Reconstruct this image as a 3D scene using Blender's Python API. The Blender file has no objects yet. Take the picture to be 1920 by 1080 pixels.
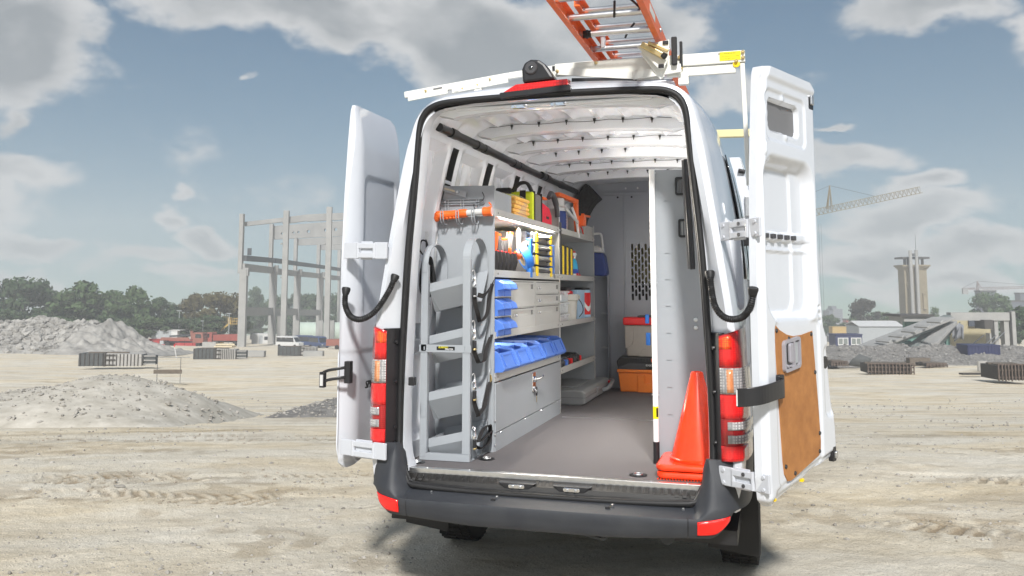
import bpy, bmesh, math, random
import numpy as np
from mathutils import Vector, Matrix
from mathutils.geometry import tessellate_polygon

scene = bpy.context.scene
col = scene.collection
R = math.radians
rnd = random.Random(7)

# ------------------------------------------------------------------ camera
CAM = Vector((1.1253, -4.4850, 1.6632)); YAW = R(16.447); PITCH = R(6.0)
FPX = 1636.5; PPY = 369.85                       # focal length and principal row of a 1920 px wide picture
AX = (-math.sin(YAW), math.cos(YAW)); RT = (math.cos(YAW), math.sin(YAW))
cd = bpy.data.cameras.new('camera'); cam = bpy.data.objects.new('camera', cd); col.objects.link(cam)
cd.sensor_width = 36.0; cd.lens = 36.0*FPX/1920.0; cd.shift_y = (PPY-540.0)/1920.0
cd.clip_start = 0.05; cd.clip_end = 5000
cam.location = CAM; cam.rotation_euler = (R(90)+PITCH, 0, YAW)
scene.camera = cam
scene.view_settings.view_transform = 'Standard'; scene.view_settings.look = 'None'
scene.view_settings.exposure = 0.93; scene.view_settings.gamma = 1.0
scene.view_settings.use_curve_mapping = False
scene.cycles.max_bounces = 12; scene.cycles.diffuse_bounces = 9; scene.cycles.volume_bounces = 1
scene.cycles.transparent_max_bounces = 8

# ------------------------------------------------------------------ sky and sun
SUN_AZ = R(165); SUN_EL = R(39)                   # azimuth clockwise from +Y
world = bpy.data.worlds.new('World'); scene.world = world; world.use_nodes = True
wn = world.node_tree; wn.nodes.clear()
def N(t, **k):
    n = wn.nodes.new(t)
    for a, v in k.items(): setattr(n, a, v)
    return n
def L(a, b): wn.links.new(a, b)
wout = N('ShaderNodeOutputWorld'); bg = N('ShaderNodeBackground'); bg.inputs[1].default_value = 0.075
L(bg.outputs[0], wout.inputs[0])
tc = N('ShaderNodeTexCoord')
sky = N('ShaderNodeTexSky'); sky.sky_type = 'NISHITA'; sky.sun_disc = False
sky.sun_elevation = SUN_EL; sky.sun_rotation = SUN_AZ; sky.air_density = 1.25; sky.dust_density = 0.5; sky.ozone_density = 2.2
# the site slopes down to the horizon: lift the sky's horizon glow a little below eye level
def vmath(op, a=None, b=None):
    n = N('ShaderNodeVectorMath', operation=op)
    for i, x in enumerate((a, b)):
        if x is None: continue
        if isinstance(x, (tuple, list, Vector)): n.inputs[i].default_value = tuple(x)
        else: L(x, n.inputs[i])
    return n
def fmath(op, a=None, b=None, clamp=False):
    n = N('ShaderNodeMath', operation=op); n.use_clamp = clamp
    for i, x in enumerate((a, b)):
        if x is None: continue
        if isinstance(x, (int, float)): n.inputs[i].default_value = x
        else: L(x, n.inputs[i])
    return n.outputs[0]
lift = vmath('ADD', tc.outputs['Generated'], (0, 0, 0.085)).outputs[0]
clampv = vmath('MAXIMUM', lift, (-1, -1, 0.03)).outputs[0]
skyd = vmath('NORMALIZE', clampv).outputs[0]
L(skyd, sky.inputs[0])
hs = N('ShaderNodeHueSaturation'); hs.inputs['Saturation'].default_value = 1.16; hs.inputs['Value'].default_value = 0.45
tint = N('ShaderNodeMix', data_type='RGBA', blend_type='MULTIPLY'); tint.inputs['Factor'].default_value = 1; tint.inputs['B'].default_value = (.90, 1.04, 1.03, 1)
L(sky.outputs[0], tint.inputs['A']); L(tint.outputs['Result'], hs.inputs['Color'])
# clouds: fair-weather heaps at their own bearings, torn at the edges by noise
nz = N('ShaderNodeTexNoise'); nz.inputs['Scale'].default_value = 5.5; nz.inputs['Detail'].default_value = 9; nz.inputs['Roughness'].default_value = 0.60
nscale = vmath('MULTIPLY', tc.outputs['Generated'], (1, 1, 1.7)).outputs[0]
L(nscale, nz.inputs['Vector'])
nw = N('ShaderNodeTexNoise'); nw.inputs['Scale'].default_value = 9; nw.inputs['Detail'].default_value = 4
L(nscale, nw.inputs['Vector'])
warp = vmath('SCALE', vmath('SUBTRACT', nw.outputs['Color'], (.5, .5, .5)).outputs[0]); warp.inputs['Scale'].default_value = 0.11
wdir = vmath('ADD', tc.outputs['Generated'], warp.outputs[0]).outputs[0]
def bearing(px, py):
    u = (px-960)/FPX; v = (PPY-py)/FPX
    el = PITCH; d = Vector((AX[0]*(math.cos(el)-v*math.sin(el))+RT[0]*u, AX[1]*(math.cos(el)-v*math.sin(el))+RT[1]*u, math.sin(el)+v*math.cos(el)))
    return d.normalized()
CLOUDS = [  # picture bearing of the centre, half width, half height, tilt, thickness
    (30, 95, 150, 95, -12, 1.0), (-120, 60, 160, 150, 0, 1.0), (30, 315, 125, 62, 8, 1.0), (-90, 330, 140, 80, 0, 1.0),
    (640, 25, 460, 105, 7, 1.25), (900, 90, 400, 120, 12, 1.25), (1150, 40, 230, 120, 0, 1.1), (430, -30, 260, 80, 0, .9),
    (395, 440, 62, 34, 4, 1.1), (320, 395, 30, 22, 0, .95), (250, 478, 120, 30, 4, 1.0), (70, 450, 110, 22, 4, .95), (50, 510, 75, 26, 0, 1.0), (330, 520, 150, 24, 0, .75), (10, 205, 40, 28, 0, .9),
    (465, 143, 26, 15, 0, .8),
    (1760, 25, 170, 55, -4, 1.0), (1930, 70, 70, 60, 0, .8), (1380, 170, 110, 45, 6, .85), (1560, 250, 45, 16, 5, .9),
    (1590, 310, 105, 44, 0, 1.05), (1680, 408, 170, 34, -5, 1.0), (1600, 478, 125, 48, 0, 1.15), (1860, 468, 130, 40, 0, 1.0), (1740, 345, 70, 28, -20, .9),
    (1850, 530, 180, 30, 0, .75), (1600, 545, 140, 26, 0, .6), (200, 545, 340, 26, 0, .55)]
dens = None
for (px, py, hw, hh, tilt, th) in CLOUDS:
    d = bearing(px, py); hv = Vector((0, 0, 1)); rr = d.cross(hv).normalized(); uu = rr.cross(d).normalized()
    ct, st = math.cos(R(-tilt)), math.sin(R(-tilt)); ra = rr*ct+uu*st; ub = uu*ct-rr*st
    sc = FPX*1.03
    rel = vmath('SUBTRACT', wdir, d).outputs[0]
    a = vmath('DOT_PRODUCT', rel, ra*(sc/hw)).outputs['Value']; b = vmath('DOT_PRODUCT', rel, ub*(sc/hh)).outputs['Value']
    bb = fmath('MULTIPLY', b, b); aa = fmath('MULTIPLY', a, a)
    dist = fmath('SQRT', fmath('ADD', aa, bb))
    g = fmath('MULTIPLY', fmath('SUBTRACT', 1.25, dist), th)
    g = fmath('MINIMUM', g, th)
    dens = g if dens is None else fmath('MAXIMUM', dens, g)
# beyond the frame the same broken cloud goes on
nb = N('ShaderNodeTexNoise'); nb.inputs['Scale'].default_value = 2.6; nb.inputs['Detail'].default_value = 3
L(nscale, nb.inputs['Vector'])
fwd = vmath('DOT_PRODUCT', tc.outputs['Generated'], bearing(960, 300)).outputs['Value']
out = fmath('MULTIPLY', fmath('SUBTRACT', 0.74, fwd), 4.0, clamp=True)
elsewhere = fmath('MULTIPLY', fmath('MULTIPLY', fmath('SUBTRACT', nb.outputs['Fac'], 0.44), 6.0, clamp=True), out)
dens = fmath('MAXIMUM', dens, elsewhere)
tot = fmath('ADD', dens, fmath('MULTIPLY', fmath('SUBTRACT', nz.outputs['Fac'], 0.5), 2.9))
mr = N('ShaderNodeMapRange'); mr.interpolation_type = 'SMOOTHSTEP'; L(tot, mr.inputs['Value'])
mr.inputs['From Min'].default_value = 0.22; mr.inputs['From Max'].default_value = 0.70; mr.inputs['To Max'].default_value = 0.9
thick = N('ShaderNodeMapRange'); L(tot, thick.inputs['Value']); thick.interpolation_type = 'SMOOTHSTEP'
thick.inputs['From Min'].default_value = 0.55; thick.inputs['From Max'].default_value = 1.3
# tops and sun sides brighter than the undersides: compare the density with that a little nearer the sun
nz2 = N('ShaderNodeTexNoise'); nz2.inputs['Scale'].default_value = 5.5; nz2.inputs['Detail'].default_value = 5; nz2.inputs['Roughness'].default_value = 0.55
L(vmath('ADD', nscale, (-.012, -.02, .055)).outputs[0], nz2.inputs['Vector'])
lit = fmath('MULTIPLY', fmath('SUBTRACT', nz.outputs['Fac'], nz2.outputs['Fac']), 2.6)
shade = fmath('SUBTRACT', thick.outputs[0], lit, clamp=True)
cc = N('ShaderNodeMix', data_type='RGBA'); L(shade, cc.inputs['Factor'])
cc.inputs['A'].default_value = (4.9, 4.9, 4.85, 1); cc.inputs['B'].default_value = (2.2, 2.35, 2.45, 1)
mixc = N('ShaderNodeMix', data_type='RGBA'); L(mr.outputs[0], mixc.inputs['Factor']); L(hs.outputs[0], mixc.inputs['A']); L(cc.outputs['Result'], mixc.inputs['B'])
L(mixc.outputs['Result'], bg.inputs[0])

sd = bpy.data.lights.new('sun', 'SUN'); sd.energy = 3.0; sd.angle = R(6); sd.color = (1.0, 0.975, 0.94)
sun = bpy.data.objects.new('sun', sd); col.objects.link(sun)
SDIR = Vector((math.sin(SUN_AZ)*math.cos(SUN_EL), math.cos(SUN_AZ)*math.cos(SUN_EL), math.sin(SUN_EL)))
sun.rotation_euler = SDIR.to_track_quat('Z', 'Y').to_euler(); sun.location = (8, -12, 16)

# ------------------------------------------------------------------ object helpers
def tag(o, label=None, cat=None, group=None, kind=None):
    if label: o['label'] = label
    if cat: o['category'] = cat
    if group: o['group'] = group
    if kind: o['kind'] = kind
    return o
def thing(name, label, cat, loc=(0, 0, 0), group=None, rotz=0):
    o = bpy.data.objects.new(name, None); o.empty_display_size = 0.2; col.objects.link(o)
    o.location = loc; o.rotation_euler = (0, 0, rotz)
    return tag(o, label, cat, group)
def rootoff(p):
    off = Vector((0, 0, 0))
    while p is not None: off += p.location; p = p.parent
    return off
def children(o): return [c for c in bpy.data.objects if c.parent is o]
def copy_tree(o, parent=None, kids=None):
    c = o.copy(); col.objects.link(c)
    if parent is not None: c.parent = parent
    for ch in (children(o) if kids is None else kids.get(o, [])): copy_tree(ch, c, kids)
    return c
def relocate(o, loc, rotz=0, label=None, scale=None):
    o.location = loc; o.rotation_euler = (0, 0, rotz)
    if scale: o.scale = scale if isinstance(scale, tuple) else (scale,)*3
    if label: o['label'] = label
    return o

class MB:
    def __init__(s): s.v = []; s.f = []; s.mi = []; s.m = 0
    def add(s, vs, fs):
        o = len(s.v); s.v += [tuple(v) for v in vs]
        for f in fs: s.f.append([i+o for i in f]); s.mi.append(s.m)
        return s
    def box(s, x0, y0, z0, x1, y1, z1):
        return s.add([(x0,y0,z0),(x1,y0,z0),(x1,y1,z0),(x0,y1,z0),(x0,y0,z1),(x1,y0,z1),(x1,y1,z1),(x0,y1,z1)],
                     [(0,3,2,1),(4,5,6,7),(0,1,5,4),(1,2,6,5),(2,3,7,6),(3,0,4,7)])
    def cbox(s, c, d, rz=0, mat=None):
        hx, hy, hz = d[0]/2, d[1]/2, d[2]/2; m = mat or Matrix.Rotation(rz, 3, 'Z'); c = Vector(c)
        vs = [c+m@Vector(p) for p in [(-hx,-hy,-hz),(hx,-hy,-hz),(hx,hy,-hz),(-hx,hy,-hz),(-hx,-hy,hz),(hx,-hy,hz),(hx,hy,hz),(-hx,hy,hz)]]
        return s.add(vs, [(0,3,2,1),(4,5,6,7),(0,1,5,4),(1,2,6,5),(2,3,7,6),(3,0,4,7)])
    def bar(s, p0, p1, w, h, up=(0, 0, 1)):
        p0 = Vector(p0); p1 = Vector(p1); d = (p1-p0).normalized(); up = Vector(up)
        if abs(d.dot(up)) > .99: up = Vector((0, 1, 0))
        sx = d.cross(up).normalized(); sz = sx.cross(d)
        vs = [p+sx*a*w/2+sz*b*h/2 for p in (p0, p1) for a, b in ((-1,-1),(1,-1),(1,1),(-1,1))]
        return s.add(vs, [(3,2,1,0),(4,5,6,7),(0,1,5,4),(1,2,6,5),(2,3,7,6),(3,0,4,7)])
    def tube(s, pts, r, n=8, closed=False, cap=True):
        pts = [Vector(p) for p in pts]; k = len(pts); rs = r if isinstance(r, (list, tuple)) else [r]*k
        o = len(s.v); prev = None
        for i, p in enumerate(pts):
            if closed: t = pts[(i+1) % k]-pts[i-1]
            else: t = pts[min(i+1, k-1)]-pts[max(i-1, 0)]
            t.normalize()
            if prev is None:
                a = Vector((0, 0, 1)) if abs(t.z) < .9 else Vector((0, 1, 0)); x = t.cross(a).normalized()
            else: x = (prev-t*prev.dot(t)).normalized()
            prev = x; y = t.cross(x)
            for j in range(n):
                an = 2*math.pi*j/n; s.v.append(tuple(p+(x*math.cos(an)+y*math.sin(an))*rs[i]))
        for i in range(k if closed else k-1):
            for j in range(n):
                a = o+i*n+j; b = o+i*n+(j+1) % n; c = o+((i+1) % k)*n+(j+1) % n; d = o+((i+1) % k)*n+j
                s.f.append([a, b, c, d]); s.mi.append(s.m)
        if cap and not closed:
            s.f.append([o+j for j in range(n)][::-1]); s.mi.append(s.m)
            s.f.append([o+(k-1)*n+j for j in range(n)]); s.mi.append(s.m)
        return s
    def cyl(s, p0, p1, r0, r1=None, n=16): return s.tube([p0, p1], [r0, r0 if r1 is None else r1], n)
    def lathe(s, prof, c=(0, 0, 0), n=24, axis=None):
        o = len(s.v); c = Vector(c); m = axis or Matrix.Identity(3)
        for r, z in prof:
            for j in range(n):
                a = 2*math.pi*j/n; s.v.append(tuple(c+m@Vector((r*math.cos(a), r*math.sin(a), z))))
        for i in range(len(prof)-1):
            for j in range(n):
                s.f.append([o+i*n+j, o+i*n+(j+1) % n, o+(i+1)*n+(j+1) % n, o+(i+1)*n+j]); s.mi.append(s.m)
        for base, rev in ((0, True), (len(prof)-1, False)):
            if prof[base][0] > 1e-4:
                f = [o+base*n+j for j in range(n)]; s.f.append(f[::-1] if rev else f); s.mi.append(s.m)
        return s
    def ell(s, c, r, nu=14, nv=8):
        prof = [(max(1e-5, math.sin(math.pi*i/nv)), -math.cos(math.pi*i/nv)) for i in range(nv+1)]
        o = len(s.v); s.lathe(prof, n=nu)
        for i in range(o, len(s.v)): p = s.v[i]; s.v[i] = (c[0]+p[0]*r[0], c[1]+p[1]*r[1], c[2]+p[2]*r[2])
        return s
    def grid(s, rows, closed=False):
        o = len(s.v); nr = len(rows); nc = len(rows[0])
        for r in rows: s.v += [tuple(p) for p in r]
        for i in range(nr-1):
            for j in range(nc if closed else nc-1):
                s.f.append([o+i*nc+j, o+i*nc+(j+1) % nc, o+(i+1)*nc+(j+1) % nc, o+(i+1)*nc+j]); s.mi.append(s.m)
        return s
    def prism(s, pts, axis, a, b):
        k = len(pts)
        def P(p, t): return (t, p[0], p[1]) if axis == 0 else ((p[0], t, p[1]) if axis == 1 else (p[0], p[1], t))
        o = len(s.v); s.v += [P(p, a) for p in pts]+[P(p, b) for p in pts]
        s.f.append([o+i for i in range(k)]); s.f.append([o+k+i for i in range(k)][::-1]); s.mi += [s.m, s.m]
        for i in range(k): s.f.append([o+i, o+k+i, o+k+(i+1) % k, o+(i+1) % k]); s.mi.append(s.m)
        return s
    def plate(s, outer, holes, axis, a, b):     # a plate with real holes
        def P(p, t): return (t, p[0], p[1]) if axis == 0 else ((p[0], t, p[1]) if axis == 1 else (p[0], p[1], t))
        loops = [outer]+holes; tris = tessellate_polygon([[Vector((p[0], p[1], 0)) for p in l] for l in loops])
        flat = [p for l in loops for p in l]; o = len(s.v); k = len(flat)
        s.v += [P(p, a) for p in flat]+[P(p, b) for p in flat]
        for t in tris: s.f.append([o+i for i in t]); s.f.append([o+k+i for i in t][::-1]); s.mi += [s.m, s.m]
        st = 0
        for l in loops:
            for i in range(len(l)):
                x, y = o+st+i, o+st+(i+1) % len(l); s.f.append([x, x+k, y+k, y]); s.mi.append(s.m)
            st += len(l)
        return s
    def ribbon(s, pts, wv, t=.003):
        pts = [Vector(p) for p in pts]; wv = Vector(wv)/2; rows = []
        for i, p in enumerate(pts):
            tn = (pts[min(i+1, len(pts)-1)]-pts[max(i-1, 0)]).normalized(); nn = tn.cross(wv).normalized()*t/2
            rows.append([p-wv-nn, p+wv-nn, p+wv+nn, p-wv+nn])
        s.grid(rows, True); o = len(s.v)-len(pts)*4
        s.f.append([o, o+1, o+2, o+3]); s.f.append([len(s.v)-1, len(s.v)-2, len(s.v)-3, len(s.v)-4]); s.mi += [s.m, s.m]
        return s
    def build(s, name, mats, parent=None, bevel=0, smooth=None, label=None, kind=None, seg=2, local=False):
        me = bpy.data.meshes.new(name); off = Vector((0, 0, 0)) if local else rootoff(parent)
        vs = [(v[0]-off.x, v[1]-off.y, v[2]-off.z) for v in s.v] if off.length > 0 else s.v
        me.from_pydata(vs, [], s.f)
        for m in (mats if isinstance(mats, (list, tuple)) else [mats]): me.materials.append(m)
        if any(s.mi): me.polygons.foreach_set('material_index', s.mi)
        bm = bmesh.new(); bm.from_mesh(me); bmesh.ops.recalc_face_normals(bm, faces=bm.faces); bm.to_mesh(me); bm.free()
        if smooth is not None:
            me.polygons.foreach_set('use_smooth', [True]*len(me.polygons)); me.set_sharp_from_angle(angle=R(smooth))
        o = bpy.data.objects.new(name, me); col.objects.link(o)
        if parent is not None: o.parent = parent
        if bevel:
            b = o.modifiers.new('bevel', 'BEVEL'); b.width = bevel; b.segments = seg; b.limit_method = 'ANGLE'; b.angle_limit = R(35); b.harden_normals = smooth is not None
        if label: o['label'] = label
        if kind: o['kind'] = kind
        return o
def rrect(x0, z0, x1, z1, r, n=5):
    pts = []
    for cx, cz, a0 in ((x1-r, z0+r, -90), (x1-r, z1-r, 0), (x0+r, z1-r, 90), (x0+r, z0+r, 180)):
        for i in range(n+1): a = R(a0+90*i/n); pts.append((cx+r*math.cos(a), cz+r*math.sin(a)))
    return pts
def smooth_path(ctrl, n=8, closed=False):
    c = [Vector(p) for p in ctrl]; out = []; k = len(c)
    for i in range(k if closed else k-1):
        p0 = c[i-1] if (closed or i > 0) else c[0]; p1 = c[i]; p2 = c[(i+1) % k]; p3 = c[(i+2) % k] if (closed or i+2 < k) else c[-1]
        for j in range(n):
            t = j/n; out.append(.5*((2*p1)+(p2-p0)*t+(2*p0-5*p1+4*p2-p3)*t*t+(3*p1-p0-3*p2+p3)*t**3))
    if not closed: out.append(c[-1])
    return out
def sstep(a, b, x):
    t = np.clip((x-a)/(b-a), 0, 1); return t*t*(3-2*t)
def text_mesh(txt, size, name, material, parent, frame, shear=0, extr=.0006, bold=0):
    """flat lettering on a surface: frame = (origin, right, up) in world space"""
    cu = bpy.data.curves.new(name, 'FONT'); cu.body = txt; cu.size = size; cu.extrude = extr; cu.shear = shear; cu.offset = bold
    cu.align_x = 'CENTER'; cu.align_y = 'CENTER'; cu.resolution_u = 2
    to = bpy.data.objects.new(name, cu); col.objects.link(to)
    me = bpy.data.meshes.new_from_object(to); bpy.data.objects.remove(to)
    o0, r_, u_ = (Vector(x) for x in frame); r_.normalize(); u_.normalize(); n_ = r_.cross(u_)
    off = rootoff(parent)
    me.transform(Matrix(((r_.x, u_.x, n_.x, o0.x-off.x), (r_.y, u_.y, n_.y, o0.y-off.y), (r_.z, u_.z, n_.z, o0.z-off.z), (0, 0, 0, 1))))
    me.materials.clear(); me.materials.append(material); me.name = name
    o = bpy.data.objects.new(name, me); col.objects.link(o); o.parent = parent
    return o

# ------------------------------------------------------------------ materials
def M(name, c, rough=.5, metal=0, var=0, vs=6, bump=0, bs=60, coat=0, c2=None, spec=.5, trans=0, ior=1.45, alpha=1, emit=0, detail=5, dirt=0):
    m = bpy.data.materials.new(name); m.use_nodes = True; nt = m.node_tree; b = nt.nodes['Principled BSDF']
    b.inputs['Base Color'].default_value = (*c, 1); b.inputs['Roughness'].default_value = rough; b.inputs['Metallic'].default_value = metal
    b.inputs['Coat Weight'].default_value = coat; b.inputs['Coat Roughness'].default_value = .06
    b.inputs['Specular IOR Level'].default_value = spec; b.inputs['Transmission Weight'].default_value = trans; b.inputs['IOR'].default_value = ior
    b.inputs['Alpha'].default_value = alpha
    if emit: b.inputs['Emission Color'].default_value = (*c, 1); b.inputs['Emission Strength'].default_value = emit
    tcn = nt.nodes.new('ShaderNodeTexCoord')
    if var or c2:
        n = nt.nodes.new('ShaderNodeTexNoise'); n.inputs['Scale'].default_value = vs; n.inputs['Detail'].default_value = detail; n.inputs['Roughness'].default_value = .65
        nt.links.new(tcn.outputs['Object'], n.inputs['Vector'])
        rp = nt.nodes.new('ShaderNodeValToRGB'); nt.links.new(n.outputs['Fac'], rp.inputs['Fac'])
        d = c2 or tuple(min(1, x*(1+var)) for x in c); a = c if c2 else tuple(x*(1-var) for x in c)
        rp.color_ramp.elements[0].position = .32; rp.color_ramp.elements[0].color = (*a, 1)
        rp.color_ramp.elements[1].position = .68; rp.color_ramp.elements[1].color = (*d, 1)
        nt.links.new(rp.outputs[0], b.inputs['Base Color'])
        if rough > .15:
            rr = nt.nodes.new('ShaderNodeMapRange'); nt.links.new(n.outputs['Fac'], rr.inputs[0])
            rr.inputs['To Min'].default_value = rough*.85; rr.inputs['To Max'].default_value = min(1, rough*1.15); nt.links.new(rr.outputs[0], b.inputs['Roughness'])
    if bump:
        n2 = nt.nodes.new('ShaderNodeTexNoise'); n2.inputs['Scale'].default_value = bs; n2.inputs['Detail'].default_value = 4
        nt.links.new(tcn.outputs['Object'], n2.inputs['Vector'])
        bp = nt.nodes.new('ShaderNodeBump'); bp.inputs['Strength'].default_value = bump; bp.inputs['Distance'].default_value = .01
        nt.links.new(n2.outputs['Fac'], bp.inputs['Height']); nt.links.new(bp.outputs[0], b.inputs['Normal'])
    return m
WHITE = M('white_paint', (.62, .645, .69), .24, coat=.7, var=.025, vs=3)
HINGEW = M('hinge_white_paint', (.50, .52, .56), .35, coat=.3, var=.03)
INNERW = M('inner_white_paint', (.81, .84, .89), .26, coat=.7, var=.02, vs=4)
BUMP = M('bumper_plastic', (.024, .027, .034), .52, bump=.12, bs=900, c2=(.036, .039, .045), vs=7, detail=9)
RUBBER = M('black_rubber', (.012, .012, .013), .55, bump=.05, bs=200)
BLACKP = M('black_plastic', (.018, .018, .020), .38, var=.1)
TREAD = M('step_plastic', (.014, .013, .012), .48, bump=.2, bs=300, var=.2, vs=10)
GREY = M('grey_powder_coat', (.315, .338, .362), .46, bump=.10, bs=900, var=.03, vs=3)
GREYW = M('taupe_grey_powder_coat', (.43, .43, .41), .46, bump=.10, bs=900, var=.03, vs=3)
GREYD = M('bulkhead_grey', (.34, .36, .40), .5, bump=.10, bs=700, var=.03, vs=2)
FLOORM = M('floor_mat', (.105, .097, .100), .8, bump=.35, bs=500, c2=(.140, .131, .134), vs=90)
ALU = M('brushed_aluminium', (.72, .72, .72), .32, 1, var=.06, vs=30)
CHROME = M('chrome', (.85, .85, .86), .12, 1)
ZINC = M('zinc_steel', (.62, .63, .64), .35, 1, var=.1, vs=60)
GOLD = M('gold_passivated_steel', (.72, .52, .20), .32, 1, c2=(.80, .66, .36), vs=40)
BLUEBIN = M('blue_bin_plastic', (.085, .20, .62), .38, var=.07, vs=12)
BLUE = M('bright_blue_plastic', (.02, .17, .62), .4, var=.05)
NAVY = M('navy_blue_plastic', (.012, .035, .19), .42, bump=.25, bs=500, var=.1)
ORANGE = M('safety_orange_plastic', (.82, .14, .02), .36, var=.04)
CONE = M('cone_orange_vinyl', (.90, .055, .008), .25, var=.13, vs=9, coat=.5)
TOOLOR = M('toolbox_orange', (.80, .20, .02), .45, bump=.1, bs=300, var=.06)
RED = M('red_plastic', (.72, .012, .016), .38, var=.06)
REDBAG = M('red_nylon', (.70, .015, .045), .75, bump=.4, bs=700, var=.1, vs=20)
YEL = M('yellow_plastic', (.88, .62, .01), .4, var=.05)
HIVIS = M('hi_vis_yellow_nylon', (.66, .74, .02), .75, bump=.3, bs=700, var=.06, vs=20)
NYLON = M('black_nylon', (.022, .020, .020), .8, bump=.5, bs=600, var=.25, vs=30)
GREYBAG = M('grey_nylon', (.19, .175, .165), .85, bump=.4, bs=700, var=.1, vs=20)
CREAM = M('cream_powder_coat', (.76, .76, .70), .38, coat=.3, var=.03, vs=5)
FIBER = M('orange_fibreglass', (.82, .15, .025), .42, var=.10, vs=14)
STICK = M('yellow_sticker', (.93, .80, .0), .45)
BLACKINK = M('black_print', (.01, .01, .01), .5)
WHITEINK = M('white_print', (.85, .85, .85), .5)
YELINK = M('yellow_print', (.9, .8, .02), .5)
HARDB = M('hardboard', (.31, .125, .034), .62, c2=(.43, .19, .058), vs=14, bump=.12, bs=400, detail=8)
HANDLEG = M('grey_handle_plastic', (.31, .30, .33), .4, var=.03)
TYRE = M('tyre_rubber', (.017, .016, .015), .75, bump=.3, bs=150, var=.25, vs=20)
GLASS = M('dark_glass', (.02, .024, .028), .05, spec=.8, coat=.5)
CLEAR = M('clear_polypropylene', (.80, .84, .86), .22, alpha=.55, var=.03)
BUCKET = M('bucket_plastic', (.55, .54, .49), .4, var=.04)
SKYBLUE = M('pale_blue_box', (.42, .62, .80), .5, var=.03)
COOLER = M('cooler_taupe', (.34, .31, .28), .5, bump=.1, bs=300, var=.04)
DGREY = M('dark_grey_plastic', (.055, .055, .06), .5, bump=.1, bs=300, var=.1)
MGREY = M('mid_grey_plastic', (.16, .16, .165), .5, var=.06)
CASEG = M('grey_case_plastic', (.27, .28, .285), .45, bump=.1, bs=300, var=.04)
LIQ = M('blue_cleaner', (.03, .42, .72), .12, coat=.5, var=.06, spec=.6)
LABELB = M('dark_blue_label', (.012, .06, .36), .35)
REFL = M('red_reflector', (.93, .012, .008), .18, coat=.5, bump=.3, bs=400)
CLOTH = M('orange_wipes', (.85, .42, .05), .8, c2=(.92, .60, .18), vs=30, bump=.5, bs=120)
FILM = M('clear_film', (.95, .95, .92), .08, alpha=.22, bump=.9, bs=40, coat=1)
DUCT = M('foam_duct', (.035, .035, .037), .9, bump=.9, bs=130, var=.35, vs=40)
def lens(name, c, c2, sc, rough=.12):
    m = M(name, c, rough, coat=.8, spec=.7); nt = m.node_tree; b = nt.nodes['Principled BSDF']
    tcn = nt.nodes.new('ShaderNodeTexCoord'); w = nt.nodes.new('ShaderNodeTexVoronoi'); w.distance = 'CHEBYCHEV'; w.inputs['Scale'].default_value = sc; w.inputs['Randomness'].default_value = .12
    nt.links.new(tcn.outputs['Object'], w.inputs['Vector'])
    rp = nt.nodes.new('ShaderNodeValToRGB'); nt.links.new(w.outputs['Distance'], rp.inputs[0])
    rp.color_ramp.elements[0].color = (*c2, 1); rp.color_ramp.elements[1].color = (*c, 1); rp.color_ramp.elements[0].position = .12; rp.color_ramp.elements[1].position = .5
    nt.links.new(rp.outputs[0], b.inputs['Base Color'])
    bp = nt.nodes.new('ShaderNodeBump'); bp.inputs['Strength'].default_value = .55; bp.inputs['Distance'].default_value = .004
    nt.links.new(w.outputs['Distance'], bp.inputs['Height']); nt.links.new(bp.outputs[0], b.inputs['Normal'])
    return m
LENSR = lens('red_lens', (.62, .006, .010), (.85, .02, .015), 95)
LENSRD = lens('dark_red_lens', (.30, .004, .008), (.45, .01, .012), 95)
LENSA = lens('amber_in_red_lens', (.80, .02, .012), (.98, .22, .01), 95)
LENSC = lens('clear_lens', (.22, .22, .23), (.72, .71, .70), 75)
LENSO = lens('amber_bulb_lens', (.62, .22, .08), (.85, .52, .34), 75)
LEDR = lens('brake_lens', (.50, .008, .006), (.80, .02, .015), 60)

# ------------------------------------------------------------------ terrain
_qk = np.array([-50, 0, 8.5, 11, 15, 25, 45, 75, 120, 175, 260, 400, 720.])
_zk = np.array([0, 0, 0, -.16, -.62, -1.67, -3.45, -4.95, -7.1, -9.7, -13.75, -20.5, -35.8])
_qd = np.concatenate([np.arange(-50, 60, .25), np.arange(60, 721, 1.0)]); _zd = np.interp(_qd, _qk, _zk)
for _ in range(3):
    k = np.ones(9)/9; zz = np.convolve(np.pad(_zd, 4, 'edge'), k, 'valid'); _zd = zz
def qs(x, y): return (x-CAM.x)*AX[0]+(y-CAM.y)*AX[1], (x-CAM.x)*RT[0]+(y-CAM.y)*RT[1]
def terr(x, y): q, s = qs(x, y); return np.interp(q, _qd, _zd)
def hash2(ix, iy, seed):
    h = (ix.astype(np.int64)*374761393+iy.astype(np.int64)*668265263+seed*1442695041) & 0x7fffffff
    h = ((h ^ (h >> 13))*1274126177) & 0x7fffffff
    return ((h ^ (h >> 16)) & 0xffff)/65535.0
def vnoise(x, y, seed=0):
    ix = np.floor(x); iy = np.floor(y); fx = x-ix; fy = y-iy; fx = fx*fx*(3-2*fx); fy = fy*fy*(3-2*fy)
    a = hash2(ix, iy, seed); b = hash2(ix+1, iy, seed); c = hash2(ix, iy+1, seed); d = hash2(ix+1, iy+1, seed)
    return (a*(1-fx)+b*fx)*(1-fy)+(c*(1-fx)+d*fx)*fy
def fbm(x, y, o=4, seed=0):
    t = 0; a = .5
    for i in range(o): t = t+a*(vnoise(x, y, seed+i)-.5); x = x*2.03+17.1; y = y*2.03+5.7; a *= .5
    return t
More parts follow.
